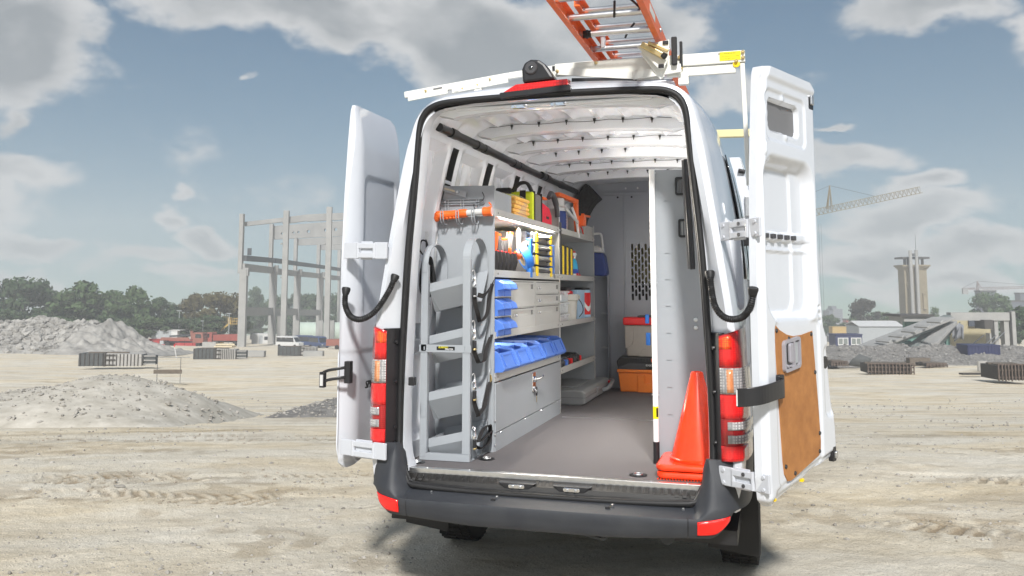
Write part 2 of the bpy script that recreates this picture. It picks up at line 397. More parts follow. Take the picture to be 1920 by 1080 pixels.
def pxs(x, q, z=None):                            # ground point under picture column x at forward distance q
    zz = float(np.interp(q, _qd, _zd)) if z is None else z
    s = (x-960)/FPX*(q*math.cos(PITCH)+(zz-CAM.z)*math.sin(PITCH))
    return Vector((CAM.x+AX[0]*q+RT[0]*s, CAM.y+AX[1]*q+RT[1]*s, zz))
def hgt(y, q): return CAM.z+q*math.tan(PITCH+math.atan((PPY-y)/FPX))
def mpp(q): return q/FPX                          # metres per picture pixel at that distance
def obj_from_np(name, V, F, m, kind=None, parent=None, smooth=True):
    me = bpy.data.meshes.new(name); nf = len(F); k = F.shape[1]
    me.vertices.add(len(V)); me.vertices.foreach_set('co', V.astype(np.float32).ravel())
    me.loops.add(nf*k); me.loops.foreach_set('vertex_index', F.astype(np.int32).ravel())
    me.polygons.add(nf); me.polygons.foreach_set('loop_start', np.arange(0, nf*k, k, dtype=np.int32)); me.polygons.foreach_set('loop_total', np.full(nf, k, dtype=np.int32))
    me.polygons.foreach_set('use_smooth', np.full(nf, smooth)); me.update(calc_edges=True); me.validate(); me.materials.append(m)
    o = bpy.data.objects.new(name, me); col.objects.link(o)
    if parent is not None: o.parent = parent
    if kind: o['kind'] = kind
    return o
def gridfaces(nr, nc, wrap=False):
    i = np.arange(nr-1)[:, None]*nc; j = np.arange(nc if wrap else nc-1)[None, :]; j2 = (j+1) % nc
    return np.stack([i+j, i+j2, i+nc+j2, i+nc+j], -1).reshape(-1, 4)

def ground_material():
    m = bpy.data.materials.new('sandy_ground'); m.use_nodes = True; nt = m.node_tree; b = nt.nodes['Principled BSDF']; b.inputs['Roughness'].default_value = .95; b.inputs['Specular IOR Level'].default_value = .15
    tcn = nt.nodes.new('ShaderNodeTexCoord')
    mp = nt.nodes.new('ShaderNodeMapping'); mp.inputs['Rotation'].default_value = (0, 0, R(-22)); nt.links.new(tcn.outputs['Object'], mp.inputs[0])
    st = nt.nodes.new('ShaderNodeVectorMath'); st.operation = 'MULTIPLY'; st.inputs[1].default_value = (.5, 1.35, 1); nt.links.new(mp.outputs[0], st.inputs[0])
    def noise(sc, det, src, rough=.6):
        n = nt.nodes.new('ShaderNodeTexNoise'); n.inputs['Scale'].default_value = sc; n.inputs['Detail'].default_value = det; n.inputs['Roughness'].default_value = rough; nt.links.new(src, n.inputs['Vector']); return n.outputs['Fac']
    def ramp(src, els):
        r = nt.nodes.new('ShaderNodeValToRGB'); nt.links.new(src, r.inputs[0])
        while len(r.color_ramp.elements) < len(els): r.color_ramp.elements.new(.5)
        for e, (p, c) in zip(r.color_ramp.elements, els): e.position = p; e.color = (*c, 1)
        return r.outputs[0]
    def mix(fac, a, bb, mode='MIX', f=None):
        n = nt.nodes.new('ShaderNodeMix'); n.data_type = 'RGBA'; n.blend_type = mode
        if f is not None: n.inputs['Factor'].default_value = f
        else: nt.links.new(fac, n.inputs['Factor'])
        nt.links.new(a, n.inputs['A']); nt.links.new(bb, n.inputs['B']); return n.outputs['Result']
    grey = ramp(noise(.9, 8, st.outputs[0], .7), [(.3, (.53, .485, .395)), (.55, (.665, .62, .53)), (.75, (.74, .70, .61))])
    tan = ramp(noise(1.1, 8, st.outputs[0], .7), [(.3, (.52, .44, .315)), (.5, (.66, .58, .44)), (.72, (.73, .66, .53))])
    msk = ramp(noise(.32, 6, st.outputs[0], .6), [(.44, (0, 0, 0)), (.56, (1, 1, 1))])
    c = mix(msk, grey, tan)
    streak = ramp(noise(.55, 10, st.outputs[0], .74), [(.34, (.55, .49, .41)), (.44, (.86, .83, .78)), (.52, (1, 1, 1))])
    c = mix(None, c, streak, 'MULTIPLY', .55)
    fine = ramp(noise(26, 6, tcn.outputs['Object'], .8), [(.30, (.42, .39, .35)), (.43, (1, 1, 1)), (.60, (1, 1, 1)), (.70, (1.22, 1.22, 1.22))])
    c = mix(None, c, fine, 'MULTIPLY', .8)
    grit = ramp(noise(95, 5, tcn.outputs['Object'], .85), [(.34, (.45, .42, .38)), (.47, (1, 1, 1)), (.58, (1, 1, 1)), (.66, (1.25, 1.24, 1.22))]); c = mix(None, c, grit, 'MULTIPLY', .75)
    at = nt.nodes.new('ShaderNodeAttribute'); at.attribute_name = 'tread_shade_and_patches'; dk = nt.nodes.new('ShaderNodeRGB'); dk.outputs[0].default_value = (.52, .46, .39, 1)
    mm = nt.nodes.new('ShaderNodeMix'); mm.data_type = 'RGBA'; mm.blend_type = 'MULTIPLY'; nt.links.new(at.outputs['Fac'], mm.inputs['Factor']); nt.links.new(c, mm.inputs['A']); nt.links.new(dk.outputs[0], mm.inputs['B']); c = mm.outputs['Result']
    nt.links.new(c, b.inputs['Base Color'])
    h = nt.nodes.new('ShaderNodeMath'); h.operation = 'ADD'; nt.links.new(noise(14, 10, tcn.outputs['Object'], .75), h.inputs[0])
    v = nt.nodes.new('ShaderNodeTexVoronoi'); v.inputs['Scale'].default_value = 34; v.inputs['Randomness'].default_value = 1; nt.links.new(tcn.outputs['Object'], v.inputs['Vector'])
    vr = nt.nodes.new('ShaderNodeMapRange'); vr.inputs['From Min'].default_value = .0; vr.inputs['From Max'].default_value = .3; vr.inputs['To Min'].default_value = .35; vr.inputs['To Max'].default_value = 0; nt.links.new(v.outputs['Distance'], vr.inputs[0])
    nt.links.new(vr.outputs[0], h.inputs[1])
    bp = nt.nodes.new('ShaderNodeBump'); bp.inputs['Strength'].default_value = .75; bp.inputs['Distance'].default_value = .035; nt.links.new(h.outputs[0], bp.inputs['Height']); nt.links.new(bp.outputs[0], b.inputs['Normal'])
    return m
GROUND = ground_material()
GRAVEL = M('gravel', (.34, .315, .265), .95, c2=(.54, .51, .45), vs=2.5, bump=1.0, bs=9, spec=.15, detail=10)
DARKGRAVEL = M('dark_gravel', (.11, .105, .10), .95, c2=(.26, .25, .235), vs=4, bump=1.0, bs=14, spec=.15, detail=10)
RUBBLE = M('rubble', (.20, .19, .175), .95, c2=(.42, .405, .375), vs=.6, bump=.6, bs=5, spec=.15, detail=8)
RUBBLE2 = M('grey_rubble', (.13, .125, .12), .95, c2=(.34, .33, .31), vs=1.5, spec=.15)
STONE = M('pebble_stone', (.19, .175, .15), .9, c2=(.44, .42, .385), vs=3, bump=.4, bs=40, spec=.2)

CLOD = M('earth_clod', (.24, .205, .16), .95, c2=(.40, .36, .30), vs=6, spec=.15)
def track(x, y, p0, p1, w, pitch, depth, ph=0):   # a lugged tyre track from p0 to p1
    d = np.array(p1)-np.array(p0); ln = np.hypot(*d); d = d/ln
    u = (x-p0[0])*d[0]+(y-p0[1])*d[1]; v = -(x-p0[0])*d[1]+(y-p0[1])*d[0]+.05*np.sin(u*.8+ph)
    m = sstep(w/2+.03, w/2-.02, np.abs(v))*sstep(-.3, .3, u)*sstep(ln+.3, ln-.3, u)
    lug = np.sin(2*np.pi*(u+np.abs(v)*.75+.25*fbm(u*3, v*3, 2, 70))/pitch)
    wear = sstep(-.12, .16, fbm(u*1.3, v*2.5+ph*7, 3, 31))
    return m*depth*(sstep(.05, .40, lug)*wear-.55), m*wear*(.25+.75*sstep(.35, -.35, lug))  # second value: shade between the lugs, painted into the ground colour
ang_in = np.linspace(-34, 33, 760); ang_out = np.linspace(33, 326, 90)[1:-1]
angs = np.radians(np.concatenate([ang_in, ang_out]))
ys = np.concatenate([np.arange(1150, 775, -1.15)])
rad = np.concatenate([[.3, 1, 1.8, 2.6, 3.4], FPX*CAM.z/(ys-542)])
rad = rad[np.argsort(rad)]; r_ = rad[-1]; tail = []
while r_ < 700: r_ *= 1.021; tail.append(min(r_, 715))
rad = np.concatenate([rad, tail])
AA, RR = np.meshgrid(angs, rad)
fx = AX[0]*np.cos(AA)+RT[0]*np.sin(AA); fy = AX[1]*np.cos(AA)+RT[1]*np.sin(AA)
GX = CAM.x+RR*fx; GY = CAM.y+RR*fy
CH = []
def relief(x, y):
    CH.clear()
    rx = x*.93+y*.37; ry = -x*.37+y*.93
    h = .05*fbm(rx*.35, ry*1.3, 4, 3)+.030*fbm(x*2.2, y*2.2, 4, 9)+.016*fbm(x*9, y*9, 3, 15)
    for (p0, p1, w, pi_, dp, ph) in TRACKS:
        t, m = track(x, y, p0, p1, w, pi_, dp, ph); h = h*(1-.4*m)+t; CH.append(m)
    return h
TRACKS = [((-1.6, -.55), (5.5, -1.35), .46, .115, .030, 0), ((-1.2, -.15), (4.6, -.62), .34, .12, .020, 2.1), ((-5.2, 2.1), (.2, 3.6), .4, .13, .022, 1.3), ((-6.2, 1.2), (-.6, 2.4), .36, .14, .02, 4),
          ((1.6, 1.0), (6.5, .6), .4, .13, .03, 3.3), ((1.9, 2.6), (9, 2.9), .42, .14, .028, .6), ((2.2, 4.3), (12, 5.4), .45, .16, .028, 5), ((-9, 4.6), (-1.5, 6.2), .4, .16, .022, .2), ((-7, 5.6), (-2, 7.3), .4, .16, .02, 2)]
fade = sstep(260, 60, RR)
GZ = terr(GX, GY)+relief(GX, GY)*np.maximum(.25, fade)*sstep(900, 300, RR)+fbm(GX*.05, GY*.05, 3, 40)*sstep(10, 60, RR)*1.2*sstep(60, 20, np.abs(RR-40)*0)
wheel = np.exp(-((GX-.95)**2+(GY-1.3)**2)/.3)+np.exp(-((GX+.95)**2+(GY-1.3)**2)/.3)
GZ = GZ-relief(GX, GY)*np.clip(wheel, 0, 1)*.8-.012
V = np.stack([GX, GY, GZ], -1).reshape(-1, 3)
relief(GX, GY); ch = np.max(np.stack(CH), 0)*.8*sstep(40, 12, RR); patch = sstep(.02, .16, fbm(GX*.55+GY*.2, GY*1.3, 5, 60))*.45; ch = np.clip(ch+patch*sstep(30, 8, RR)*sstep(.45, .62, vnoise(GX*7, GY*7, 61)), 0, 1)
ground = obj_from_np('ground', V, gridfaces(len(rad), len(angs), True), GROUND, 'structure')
att = ground.data.attributes.new('tread_shade_and_patches', 'FLOAT', 'POINT'); att.data.foreach_set('value', ch.astype(np.float32).ravel())  # painted tread shade plus random darker soil patches
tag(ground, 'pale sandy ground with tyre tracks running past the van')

# pebbles and clods
def rock_protos(n, seed):
    rr = random.Random(seed); out = []
    bm = bmesh.new(); bmesh.ops.create_icosphere(bm, subdivisions=1, radius=1); base = np.array([v.co[:] for v in bm.verts]); fc = np.array([[v.index for v in f.verts] for f in bm.faces]); bm.free()
    for i in range(n):
        v = base*np.array([rr.uniform(.7, 1.3), rr.uniform(.6, 1.1), rr.uniform(.4, .8)])
        v = v*(1+np.array([rr.uniform(-.28, .28) for _ in base])[:, None]); out.append((v, fc))
    return out
ROCKS = rock_protos(8, 3)
def scatter(name, pts, sizes, m, seed, kind='stuff', parent=None, flat=1.0):
    rg = np.random.default_rng(seed); Vs = []; Fs = []; o = 0
    for p, s in zip(pts, sizes):
        v, f = ROCKS[rg.integers(len(ROCKS))]; a = rg.uniform(0, 6.28); c, sn = np.cos(a), np.sin(a)
        w = np.stack([v[:, 0]*c-v[:, 1]*sn, v[:, 0]*sn+v[:, 1]*c, v[:, 2]*flat], -1)*s+np.array(p); Vs.append(w); Fs.append(f+o); o += len(v)
    return obj_from_np(name, np.concatenate(Vs), np.concatenate(Fs), m, kind, parent, smooth=False)
rg = np.random.default_rng(5); k = 13000; q = 5+28*rg.random(k)**2.4; s = rg.uniform(-.63, .63, k)*q; x = CAM.x+AX[0]*q+RT[0]*s; y = CAM.y+AX[1]*q+RT[1]*s
ok = ~((np.abs(x) < 1.05) & (y > -.2) & (y < 6)) & (vnoise(x*.6, y*.6, 77) > .36); sz = .0032+.013*rg.random(k)**5*(1+q/14)
z = terr(x, y)+relief(x, y)-.012+sz*.15; P = [tuple(t) for t in np.stack([x, y, z], -1)[ok]]; S = list(sz[ok])
pe = scatter('pebbles', P, S, STONE, 4); tag(pe, 'small grey pebbles strewn over the sandy ground')
P = []; S = []
for (p0, p1, w_, *_r) in TRACKS:                     # clods thrown up along the tyre tracks
    d = np.array(p1)-np.array(p0); ln = np.hypot(*d); d = d/ln
    k = int(ln*70); u = rg.random(k)*ln; v = rg.normal(size=k)*w_*.55; x = p0[0]+d[0]*u-d[1]*v; y = p0[1]+d[1]*u+d[0]*v
    ok = (fbm(u*1.3, v*2.5, 3, 31) > -.06) & ~((np.abs(x) < 1.05) & (y > -.1) & (y < 6)); sz = .004+.014*rg.random(k)**3; z = terr(x, y)+relief(x, y)-.012+sz*.2
    P += [tuple(t) for t in np.stack([x, y, z], -1)[ok]]; S += list(sz[ok])
pe = scatter('clods', P, S, CLOD, 14); tag(pe, 'small dry clods of earth along the tyre tracks')
cl = MB()
def groundpt(px, py):
    lo, hi = 4.0, 400.0
    for _ in range(60):
        q = (lo+hi)/2; z = float(np.interp(q, _qd, _zd))
        if CAM.z+q*math.tan(PITCH+math.atan((PPY-py)/FPX)) > z: lo = q
        else: hi = q
    return pxs(px, q), q
p_, q_ = groundpt(226, 911)
cl.add([(p_.x+v[0]*.055*1.0, p_.y+v[1]*.025, p_.z+v[2]*.02) for v in ROCKS[2][0]], ROCKS[2][1].tolist())
tag(cl.build('stone', STONE, smooth=40), 'lone dark flat stone on the sandy ground left of the van', 'stone')

# ------------------------------------------------------------------ mounds
def mound(name, foot, q0, prof, m, label, seed, rocks=0, rsz=(.02, .06), depth=4.0, rough=.12, kind='structure', nres=(150, 70), span=1.0, pw=3):
    """foot: picture columns of both ends; prof: list of (t, height m) along the ridge; depth: half depth m"""
    a = pxs(foot[0], q0); b = pxs(foot[1], q0); d = (b-a); d.z = 0; ln = d.length; d.normalize(); nn = Vector((-d.y, d.x, 0))
    nu, nv = nres; t = np.linspace(0, 1, nu); v = np.linspace(-1, 1, nv); T, W = np.meshgrid(t, v)
    x = a.x+d.x*T*ln+nn.x*W*depth; y = a.y+d.y*T*ln+nn.y*W*depth
    hp = np.interp(T, [p[0] for p in prof], [p[1] for p in prof])
    hz = hp*np.clip(1-np.abs(W)**1.25, 0, 1)*(1+.30*fbm(T*ln*.22, W*depth*.22, 3, seed))+rough*fbm(T*ln*.9, W*depth*.9, 5, seed+5)*np.clip(hp*1.2, 0, 1)*(1-np.abs(W)**3)*2
    edge = np.minimum(np.minimum(T, 1-T)*ln*.4, (1-np.abs(W))*depth*.6)
    z = terr(x, y)+np.maximum(hz, -.02)-.25*np.exp(-edge*6)
    o = obj_from_np(name, np.stack([x, y, z], -1).reshape(-1, 3), gridfaces(nv, nu), m, kind); tag(o, label)
    if rocks:
        rg = np.random.default_rng(seed); P = []; S = []
        for i in range(rocks):
            j = int(rg.random()**(1 if span == 1 else .8)*nu*span); k = int(rg.random()**.7*(nv*.62)); s = rsz[0]+(rsz[1]-rsz[0])*rg.random()**pw
            P.append((x[k, j]+rg.normal(0, .05), y[k, j]+rg.normal(0, .05), z[k, j]+s*.1)); S.append(s)
        return o, P, S
    return o, [], []
mo, P1, S1 = mound('gravel_mound', (-190, 470), 17.5, [(0, .40), (.12, .58), (.28, .50), (.42, .66), (.56, .92), (.66, .86), (.75, .74), (.84, .55), (.93, .2), (1, 0)], GRAVEL, 'low grey gravel mound in front of the plank barrier', 11, 1500, (.012, .055), 3.6, .10)
tag(scatter('gravel_stones', P1, S1, STONE, 12), 'loose stones covering the grey gravel mound')
mo, P1, S1 = mound('gravel_mound', (505, 790), 21.5, [(0, 0), (.15, .12), (.4, .30), (.6, .46), (.8, .5), (1, .3)], DARKGRAVEL, 'dark low gravel spread beside the left rear door', 21, 900, (.012, .05), 3.4, .08)
tag(scatter('gravel_stones', P1, S1, STONE, 22), 'loose stones over the dark gravel spread')
mo, P1, S1 = mound('rubble_heap', (-120, 330), 122, [(0, 3.6), (.25, 4.3), (.45, 4.4), (.58, 4.3), (.68, 4.2), (.735, 4.6), (.78, 3.4), (.85, 1.6), (.93, .6), (1, 0)], RUBBLE, 'long pale rubble heap below the trees at the left', 31, 4200, (.09, .62), 13, .9, 'structure', (300, 120), .66, 5)
tag(scatter('rubble_chunks', P1, S1, RUBBLE, 32), 'broken concrete chunks on the pale rubble heap')
mo, P1, S1 = mound('rubble_ridge', (1480, 2080), 88, [(0, 1.2), (.1, 1.5), (.35, 1.6), (.6, 1.5), (1, 1.6)], DARKGRAVEL, 'low grey rubble ridge in front of the wrecked building', 41, 2200, (.05, .22), 7, .5, 'structure', (260, 90), 1.0, 4)
tag(scatter('rubble_chunks', P1, S1, RUBBLE2, 42), 'broken stones on the low grey rubble ridge')

# ------------------------------------------------------------------ trees
def leafmat(name, a, b):
    m = M(name, a, .8, c2=b, vs=.35, spec=.2, detail=3); return m
LEAVES = [leafmat('dark_green_leaves', (.030, .056, .026), (.080, .120, .052)), leafmat('mid_green_leaves', (.042, .074, .030), (.10, .145, .06)),
          leafmat('olive_brown_leaves', (.070, .062, .024), (.135, .115, .050)), leafmat('purple_dark_leaves', (.026, .026, .018), (.056, .050, .036))]
BARK = M('bark', (.06, .048, .035), .9, var=.3, vs=3)
def tree_proto(seed, shape=1.0, n=4200, leaf=.025):
    """unit tree: height 1, crown about .8 wide"""
    rg = np.random.default_rng(seed)
    nb = 40; cen = []; 
    for i in range(nb):
        z = .26+.62*rg.random(); rad_ = .36*shape*math.sin(math.pi*min(1, max(.08, (z-.10)/.95)))**.75; a = rg.uniform(0, 6.28); r = rad_*math.sqrt(rg.random())
        cen.append((r*math.cos(a), r*math.sin(a), z, .060+.070*rg.random()))
    cen.append((0, 0, .86, .12)); cen.append((.05, 0, .7, .18)); cen = np.array(cen)
    idx = rg.integers(0, len(cen), n); d = rg.normal(size=(n, 3)); d /= np.linalg.norm(d, axis=1)[:, None]
    rr = cen[idx, 3:4]*(rg.random((n, 1))**.35)*1.12
    p = cen[idx, :3]+d*rr*np.array([1.15, 1.15, .85]); p[:, 2] = np.clip(p[:, 2], .06, 1.02)
    nrm = d+rg.normal(scale=.55, size=(n, 3)); nrm /= np.linalg.norm(nrm, axis=1)[:, None]
    t = np.cross(nrm, rg.normal(size=(n, 3))); t /= np.linalg.norm(t, axis=1)[:, None]; bt = np.cross(nrm, t)
    s = (leaf*(.6+.8*rg.random((n, 1))))
    q4 = np.stack([p-t*s-bt*s*.6, p+t*s*.9-bt*s*.4, p+t*s+bt*s*.7, p-t*s*.7+bt*s*.5], 1).reshape(-1, 3)
    F = np.arange(n*4).reshape(n, 4)
    me = obj_from_np('crown', q4, F, LEAVES[0], smooth=False); mesh = me.data; bpy.data.objects.remove(me)
    tb = MB(); tb.tube([(0, 0, -.03), (.004, 0, .18), (-.006, .004, .45), (0, 0, .75)], [.024, .018, .012, .003], 7)
    for i in range(6):
        c = cen[i]; tb.tube([(0, 0, .16+.05*i), (c[0]*.5, c[1]*.5, (c[2]+.2+.05*i)/2), tuple(c[:3])], [.011, .007, .002], 5)
    to = tb.build('trunk', BARK, smooth=50); tm = to.data; bpy.data.objects.remove(to)
    return mesh, tm
PROTO = [tree_proto(50+i, (1.0, 1.12, .86, 1.2, .95)[i]) for i in range(5)]
_cm = {}
def tree(px, q, ytop, wpx, kind, proto, label, group, cat='tree', sink=0, name='tree'):
    p = pxs(px, q); H = hgt(ytop, q)-p.z+sink; w = wpx*mpp(q)/.86
    t = thing(name, label, cat, (p.x, p.y, p.z-sink), group, rnd.uniform(0, 6.28))
    key = (kind, proto)
    if key not in _cm:
        mc = PROTO[proto][0].copy(); mc.materials.clear(); mc.materials.append(LEAVES[kind]); _cm[key] = mc
    for nm, me in (('crown', _cm[key]), ('trunk', PROTO[proto][1])):
        o = bpy.data.objects.new(nm, me); col.objects.link(o); o.parent = t
    t.scale = (w, w, H); return t
GL = 'trees behind the left part of the site'; GR_ = 'trees behind the right part of the site'
TL = [(-30, 192, 522, 120, 0, 0, 'dark green tree at the left edge of the picture'), (42, 196, 514, 105, 0, 1, 'tallest dark green tree, second from the left edge'), (98, 202, 540, 80, 0, 2, 'smaller dark green tree behind the middle of the rubble heap'),
      (158, 190, 525, 125, 1, 3, 'broad round green tree behind the right part of the rubble heap'), (150, 215, 560, 90, 0, 4, 'dark green tree tucked under the broad round tree'), (212, 198, 540, 90, 1, 1, 'mid green tree right of the broad round tree'), (252, 192, 533, 95, 1, 0, 'green domed tree above the peak of the rubble heap'),
      (296, 200, 556, 75, 0, 3, 'green tree above the red girder'), (330, 206, 568, 60, 2, 2, 'narrow brownish tree left of the brown tree pair'), (362, 204, 546, 70, 2, 4, 'brownish tree behind the red truck'), (412, 200, 543, 85, 2, 1, 'broad brownish tree behind the boom lift'), (448, 210, 560, 60, 1, 2, 'green tree just left of the first concrete column'),
      (478, 330, 533, 50, 0, 2, 'slender tall tree showing through the first bay of the concrete frame'), (520, 320, 550, 70, 0, 0, 'dark tree behind the second concrete column'), (556, 325, 545, 60, 0, 4, 'dark tree in the middle bay of the concrete frame'), (585, 318, 548, 62, 0, 3, 'dark tree above the pale green tank'), (628, 320, 545, 62, 0, 1, 'dark tree beside the left rear door')]
for a in TL: tree(*a[:6], a[6], GL)
# undergrowth that closes the wood behind them
for (px, q, yt, w, k, pr, lab) in [(10, 186, 575, 90, 0, 4, 'low dark bush at the left edge above the rubble heap'), (75, 184, 580, 90, 0, 0, 'low dark bush behind the left half of the rubble heap'), (205, 186, 585, 80, 0, 2, 'low dark bush behind the right half of the rubble heap'), (275, 186, 590, 90, 1, 4, 'low green bush behind the red girder'), (335, 190, 592, 80, 0, 1, 'low dark bush behind the crane truck bed'), (392, 192, 588, 80, 0, 0, 'low dark bush behind the red tipper truck'), (470, 316, 585, 70, 0, 3, 'low dark bush in the first bay of the concrete frame'), (540, 312, 590, 80, 0, 2, 'low dark bush behind the front gable column'), (610, 312, 588, 80, 0, 4, 'low dark bush behind the pale green tank')]:
    tree(px, q, yt, w, k, pr, lab, 'bushes at the foot of the left wood', 'bush', 0, 'bush')
TRR = [(1622, 250, 556, 52, 3, 1, 'big dark round tree left of the brick tower'), (1608, 262, 588, 50, 1, 0, 'mid green tree below the big dark tree'), (1655, 258, 583, 60, 1, 3, 'green tree right of the big dark tree'), (1692, 290, 582, 42, 1, 2, 'green tree at the left foot of the brick tower'),
       (1560, 285, 588, 40, 1, 4, 'green tree below the far tower block'), (1583, 285, 603, 34, 1, 2, 'small green tree right of the far tower block'), (1752, 245, 572, 26, 1, 2, 'small pale tree right of the brick tower'), (1862, 240, 544, 78, 1, 1, 'willow like green tree behind the wrecked building'), (1930, 150, 572, 80, 0, 3, 'dark tree at the right edge of the picture'), (1900, 160, 610, 60, 0, 0, 'dark low tree behind the right end of the wrecked building'),(1545, 275, 590, 40, 0, 0, 'dark green tree beside the edge of the right rear door')]
for a in TRR: tree(*a[:6], a[6], GR_)

# ------------------------------------------------------------------ concrete frame of the unfinished hall
CONC = M('pale_concrete', (.27, .27, .26), .9, c2=(.34, .335, .32), vs=.5, bump=.2, bs=3, spec=.2, detail=8)
CONCD = M('grey_concrete', (.24, .24, .235), .9, c2=(.31, .31, .30), vs=.4, bump=.2, bs=3, spec=.2, detail=8)
STEEL = M('dark_steel', (.05, .055, .06), .6, var=.2, vs=2)
RDIR = Vector((RT[0], RT[1], 0)); QDIR = Vector((AX[0], AX[1], 0))
ROT = YAW                                          # objects turned square to the picture keep this z rotation
def facing(mb, px0, px1, py0, py1, q, dq, zoff=0):
    """a block square to the line of sight: columns px0..px1, rows py0..py1 of its front at distance q, dq deep"""
    a = pxs(px0, q, (hgt(py0, q)+hgt(py1, q))/2); b = pxs(px1, q, (hgt(py0, q)+hgt(py1, q))/2); z1 = hgt(py0, q); z0 = hgt(py1, q)
    c = (a+b)/2+QDIR*dq/2; c.z = (z0+z1)/2
    mb.cbox(c, ((b-a).length, dq, z1-z0), ROT); return mb
fr = thing('unfinished_hall', 'bare precast concrete frame of an unfinished hall, left of the van', 'building frame', pxs(455, 175))
cols = [(448.5, 462, 401, 175, 505), (505, 517, 420, 205, 500), (551, 562, 441, 240, 507), (594, 605, 453, 275, 512), (633, 644, 462, 305, 517), (668, 678, 468, 338, 520)]
for i, (x0, x1, yt, q, yc) in enumerate(cols):
    m = MB(); m_ = mpp(q); zb = pxs((x0+x1)/2, q).z-.5; zc = hgt(yc, q); zt = hgt(yt, q); w = (x1-x0)*m_
    c = pxs((x0+x1)/2, q, (zb+zc)/2); m.cbox((c.x, c.y, (zb+zc)/2), (w, w*.9, zc-zb), ROT)
    c2 = pxs(x0+(x1-x0)*.3, q, (zc+zt)/2); m.cbox((c2.x, c2.y, (zc+zt)/2-.4), (w*.55, w*.8, zt-zc+.8), ROT)
    ce = pxs(x1+1.5, q, zc); m.cbox((ce.x, ce.y, zc-.5), (w*.5, w*.7, 1.6), ROT)
    m.build('column', CONC, fr, bevel=.06)
for (x0, x1, yt, q) in [(529, 539, 395, 176), (610, 620, 388, 177), (700, 711, 384, 178)]:
    m = MB(); w = (x1-x0)*mpp(q); zb = pxs(x0, q).z-.5; zt = hgt(yt, q); c = pxs((x0+x1)/2, q, (zb+zt)/2)
    m.cbox((c.x, c.y, (zb+zt)/2), (w, w*.8, zt-zb), ROT)
    for yy in (457, 520): k = pxs(x0-1, q, hgt(yy, q)); m.cbox(k, (w*.35, w*.4, .35), ROT)
    m.build('gable_column', CONC, fr, bevel=.06)
m = MB()                                            # arched gable beam
ga = [(458, 416, 424), (530, 408, 420), (575, 402, 415), (640, 399, 412), (705, 402, 415)]
for (xa, ta, ba), (xb, tb, b_) in zip(ga, ga[1:]):
    pa = pxs(xa, 177, hgt(ta, 177)); pb = pxs(xb, 177, hgt(tb, 177)); h = (ba-ta)*mpp(177)
    o = len(m.v); m.v += [tuple(pa), tuple(pb), (pb.x, pb.y, pb.z-h), (pa.x, pa.y, pa.z-h)]
    m.v += [tuple(Vector(v)+QDIR*.9) for v in m.v[o:o+4]]
    for f in ((0,1,2,3),(7,6,5,4),(0,4,5,1),(3,2,6,7),(0,3,7,4),(1,5,6,2)): m.f.append([o+k for k in f]); m.mi.append(0)
m.build('gable_beam', CONCD, fr)
for (xa, xb, t0, t1, h0, h1, q, holes) in [(507, 720, 424, 408, 25, 30, 206, (525, 547, 556, 575, 607, 626)), (553, 730, 448, 438, 12, 18, 241, ()), (596, 730, 455, 450, 14, 16, 276, ())]:
    a = pxs(xa, q, 0); b = pxs(xb, q, 0); ln = (b-a).length; sc = mpp(q)
    zt0, zt1 = hgt(t0, q), hgt(t1, q); zb0, zb1 = hgt(t0+h0, q), hgt(t1+h1, q)
    hl = []
    for hx in holes:
        u = (hx-xa)*sc; zc = zt0+(zt1-zt0)*u/ln-1.9; r = .28 if hx in (525, 547, 556) else .42
        hl.append([(u+r*math.cos(k*.785), zc+r*.9*math.sin(k*.785)) for k in range(8)])
    m = MB().plate([(0, zb0), (ln, zb1), (ln, zt1), (0, zt0)], hl, 1, 0, .8)
    g = m.build('roof_girder', CONCD, fr, local=True); d = (b-a).normalized(); g.location = Vector((a.x, a.y, 0))-rootoff(fr); g.rotation_euler = (0, 0, math.atan2(d.y, d.x))
def between(name, ia, ib, yta, ytb, h, mt, w=.5, off=0):
    m = MB(); xa = cols[ia][1]-5+off; xb = cols[ib][0]+6+off; pa = pxs(xa, cols[ia][3], hgt(yta, cols[ia][3])); pb = pxs(xb, cols[ib][3], hgt(ytb, cols[ib][3]))
    m.bar(pa-Vector((0, 0, h/2)), pb-Vector((0, 0, h/2)), w, h); return m.build(name, mt, fr)
for i in range(5):
    yr = [(479, 484), (484, 491), (491, 497), (497, 503), (503, 508)][i]; between('crane_rail', i, i+1, yr[0], yr[1], 1.1, STEEL, .7, 3)
    yb = [(494, 501), (502, 508), (508, 513), (514, 518), (518, 522)][i]; between('wall_beam', i, i+1, yb[0], yb[1], 1.5, CONC)
    if i < 3: yl = [(576, 577), (578, 579), (580, 581)][i]; between('plinth_beam', i, i+1, yl[0], yl[1], 1.75, CONC)
m = MB(); p = pxs(466, 176, hgt(472, 176)); m.cbox(p, (.35, .35, 1.4), ROT); p = pxs(469.5, 176, hgt(472, 176)); m.cbox(p, (.35, .35, 1.4), ROT); m.build('rail_stub', STEEL, fr)
for px in (523, 556, 601, 622):
    m = facing(MB(), px-4, px+4, 592 if px < 530 else 601, 645, 200 if px < 530 else 210, .8); o = m.build('short_column', CONC, fr)

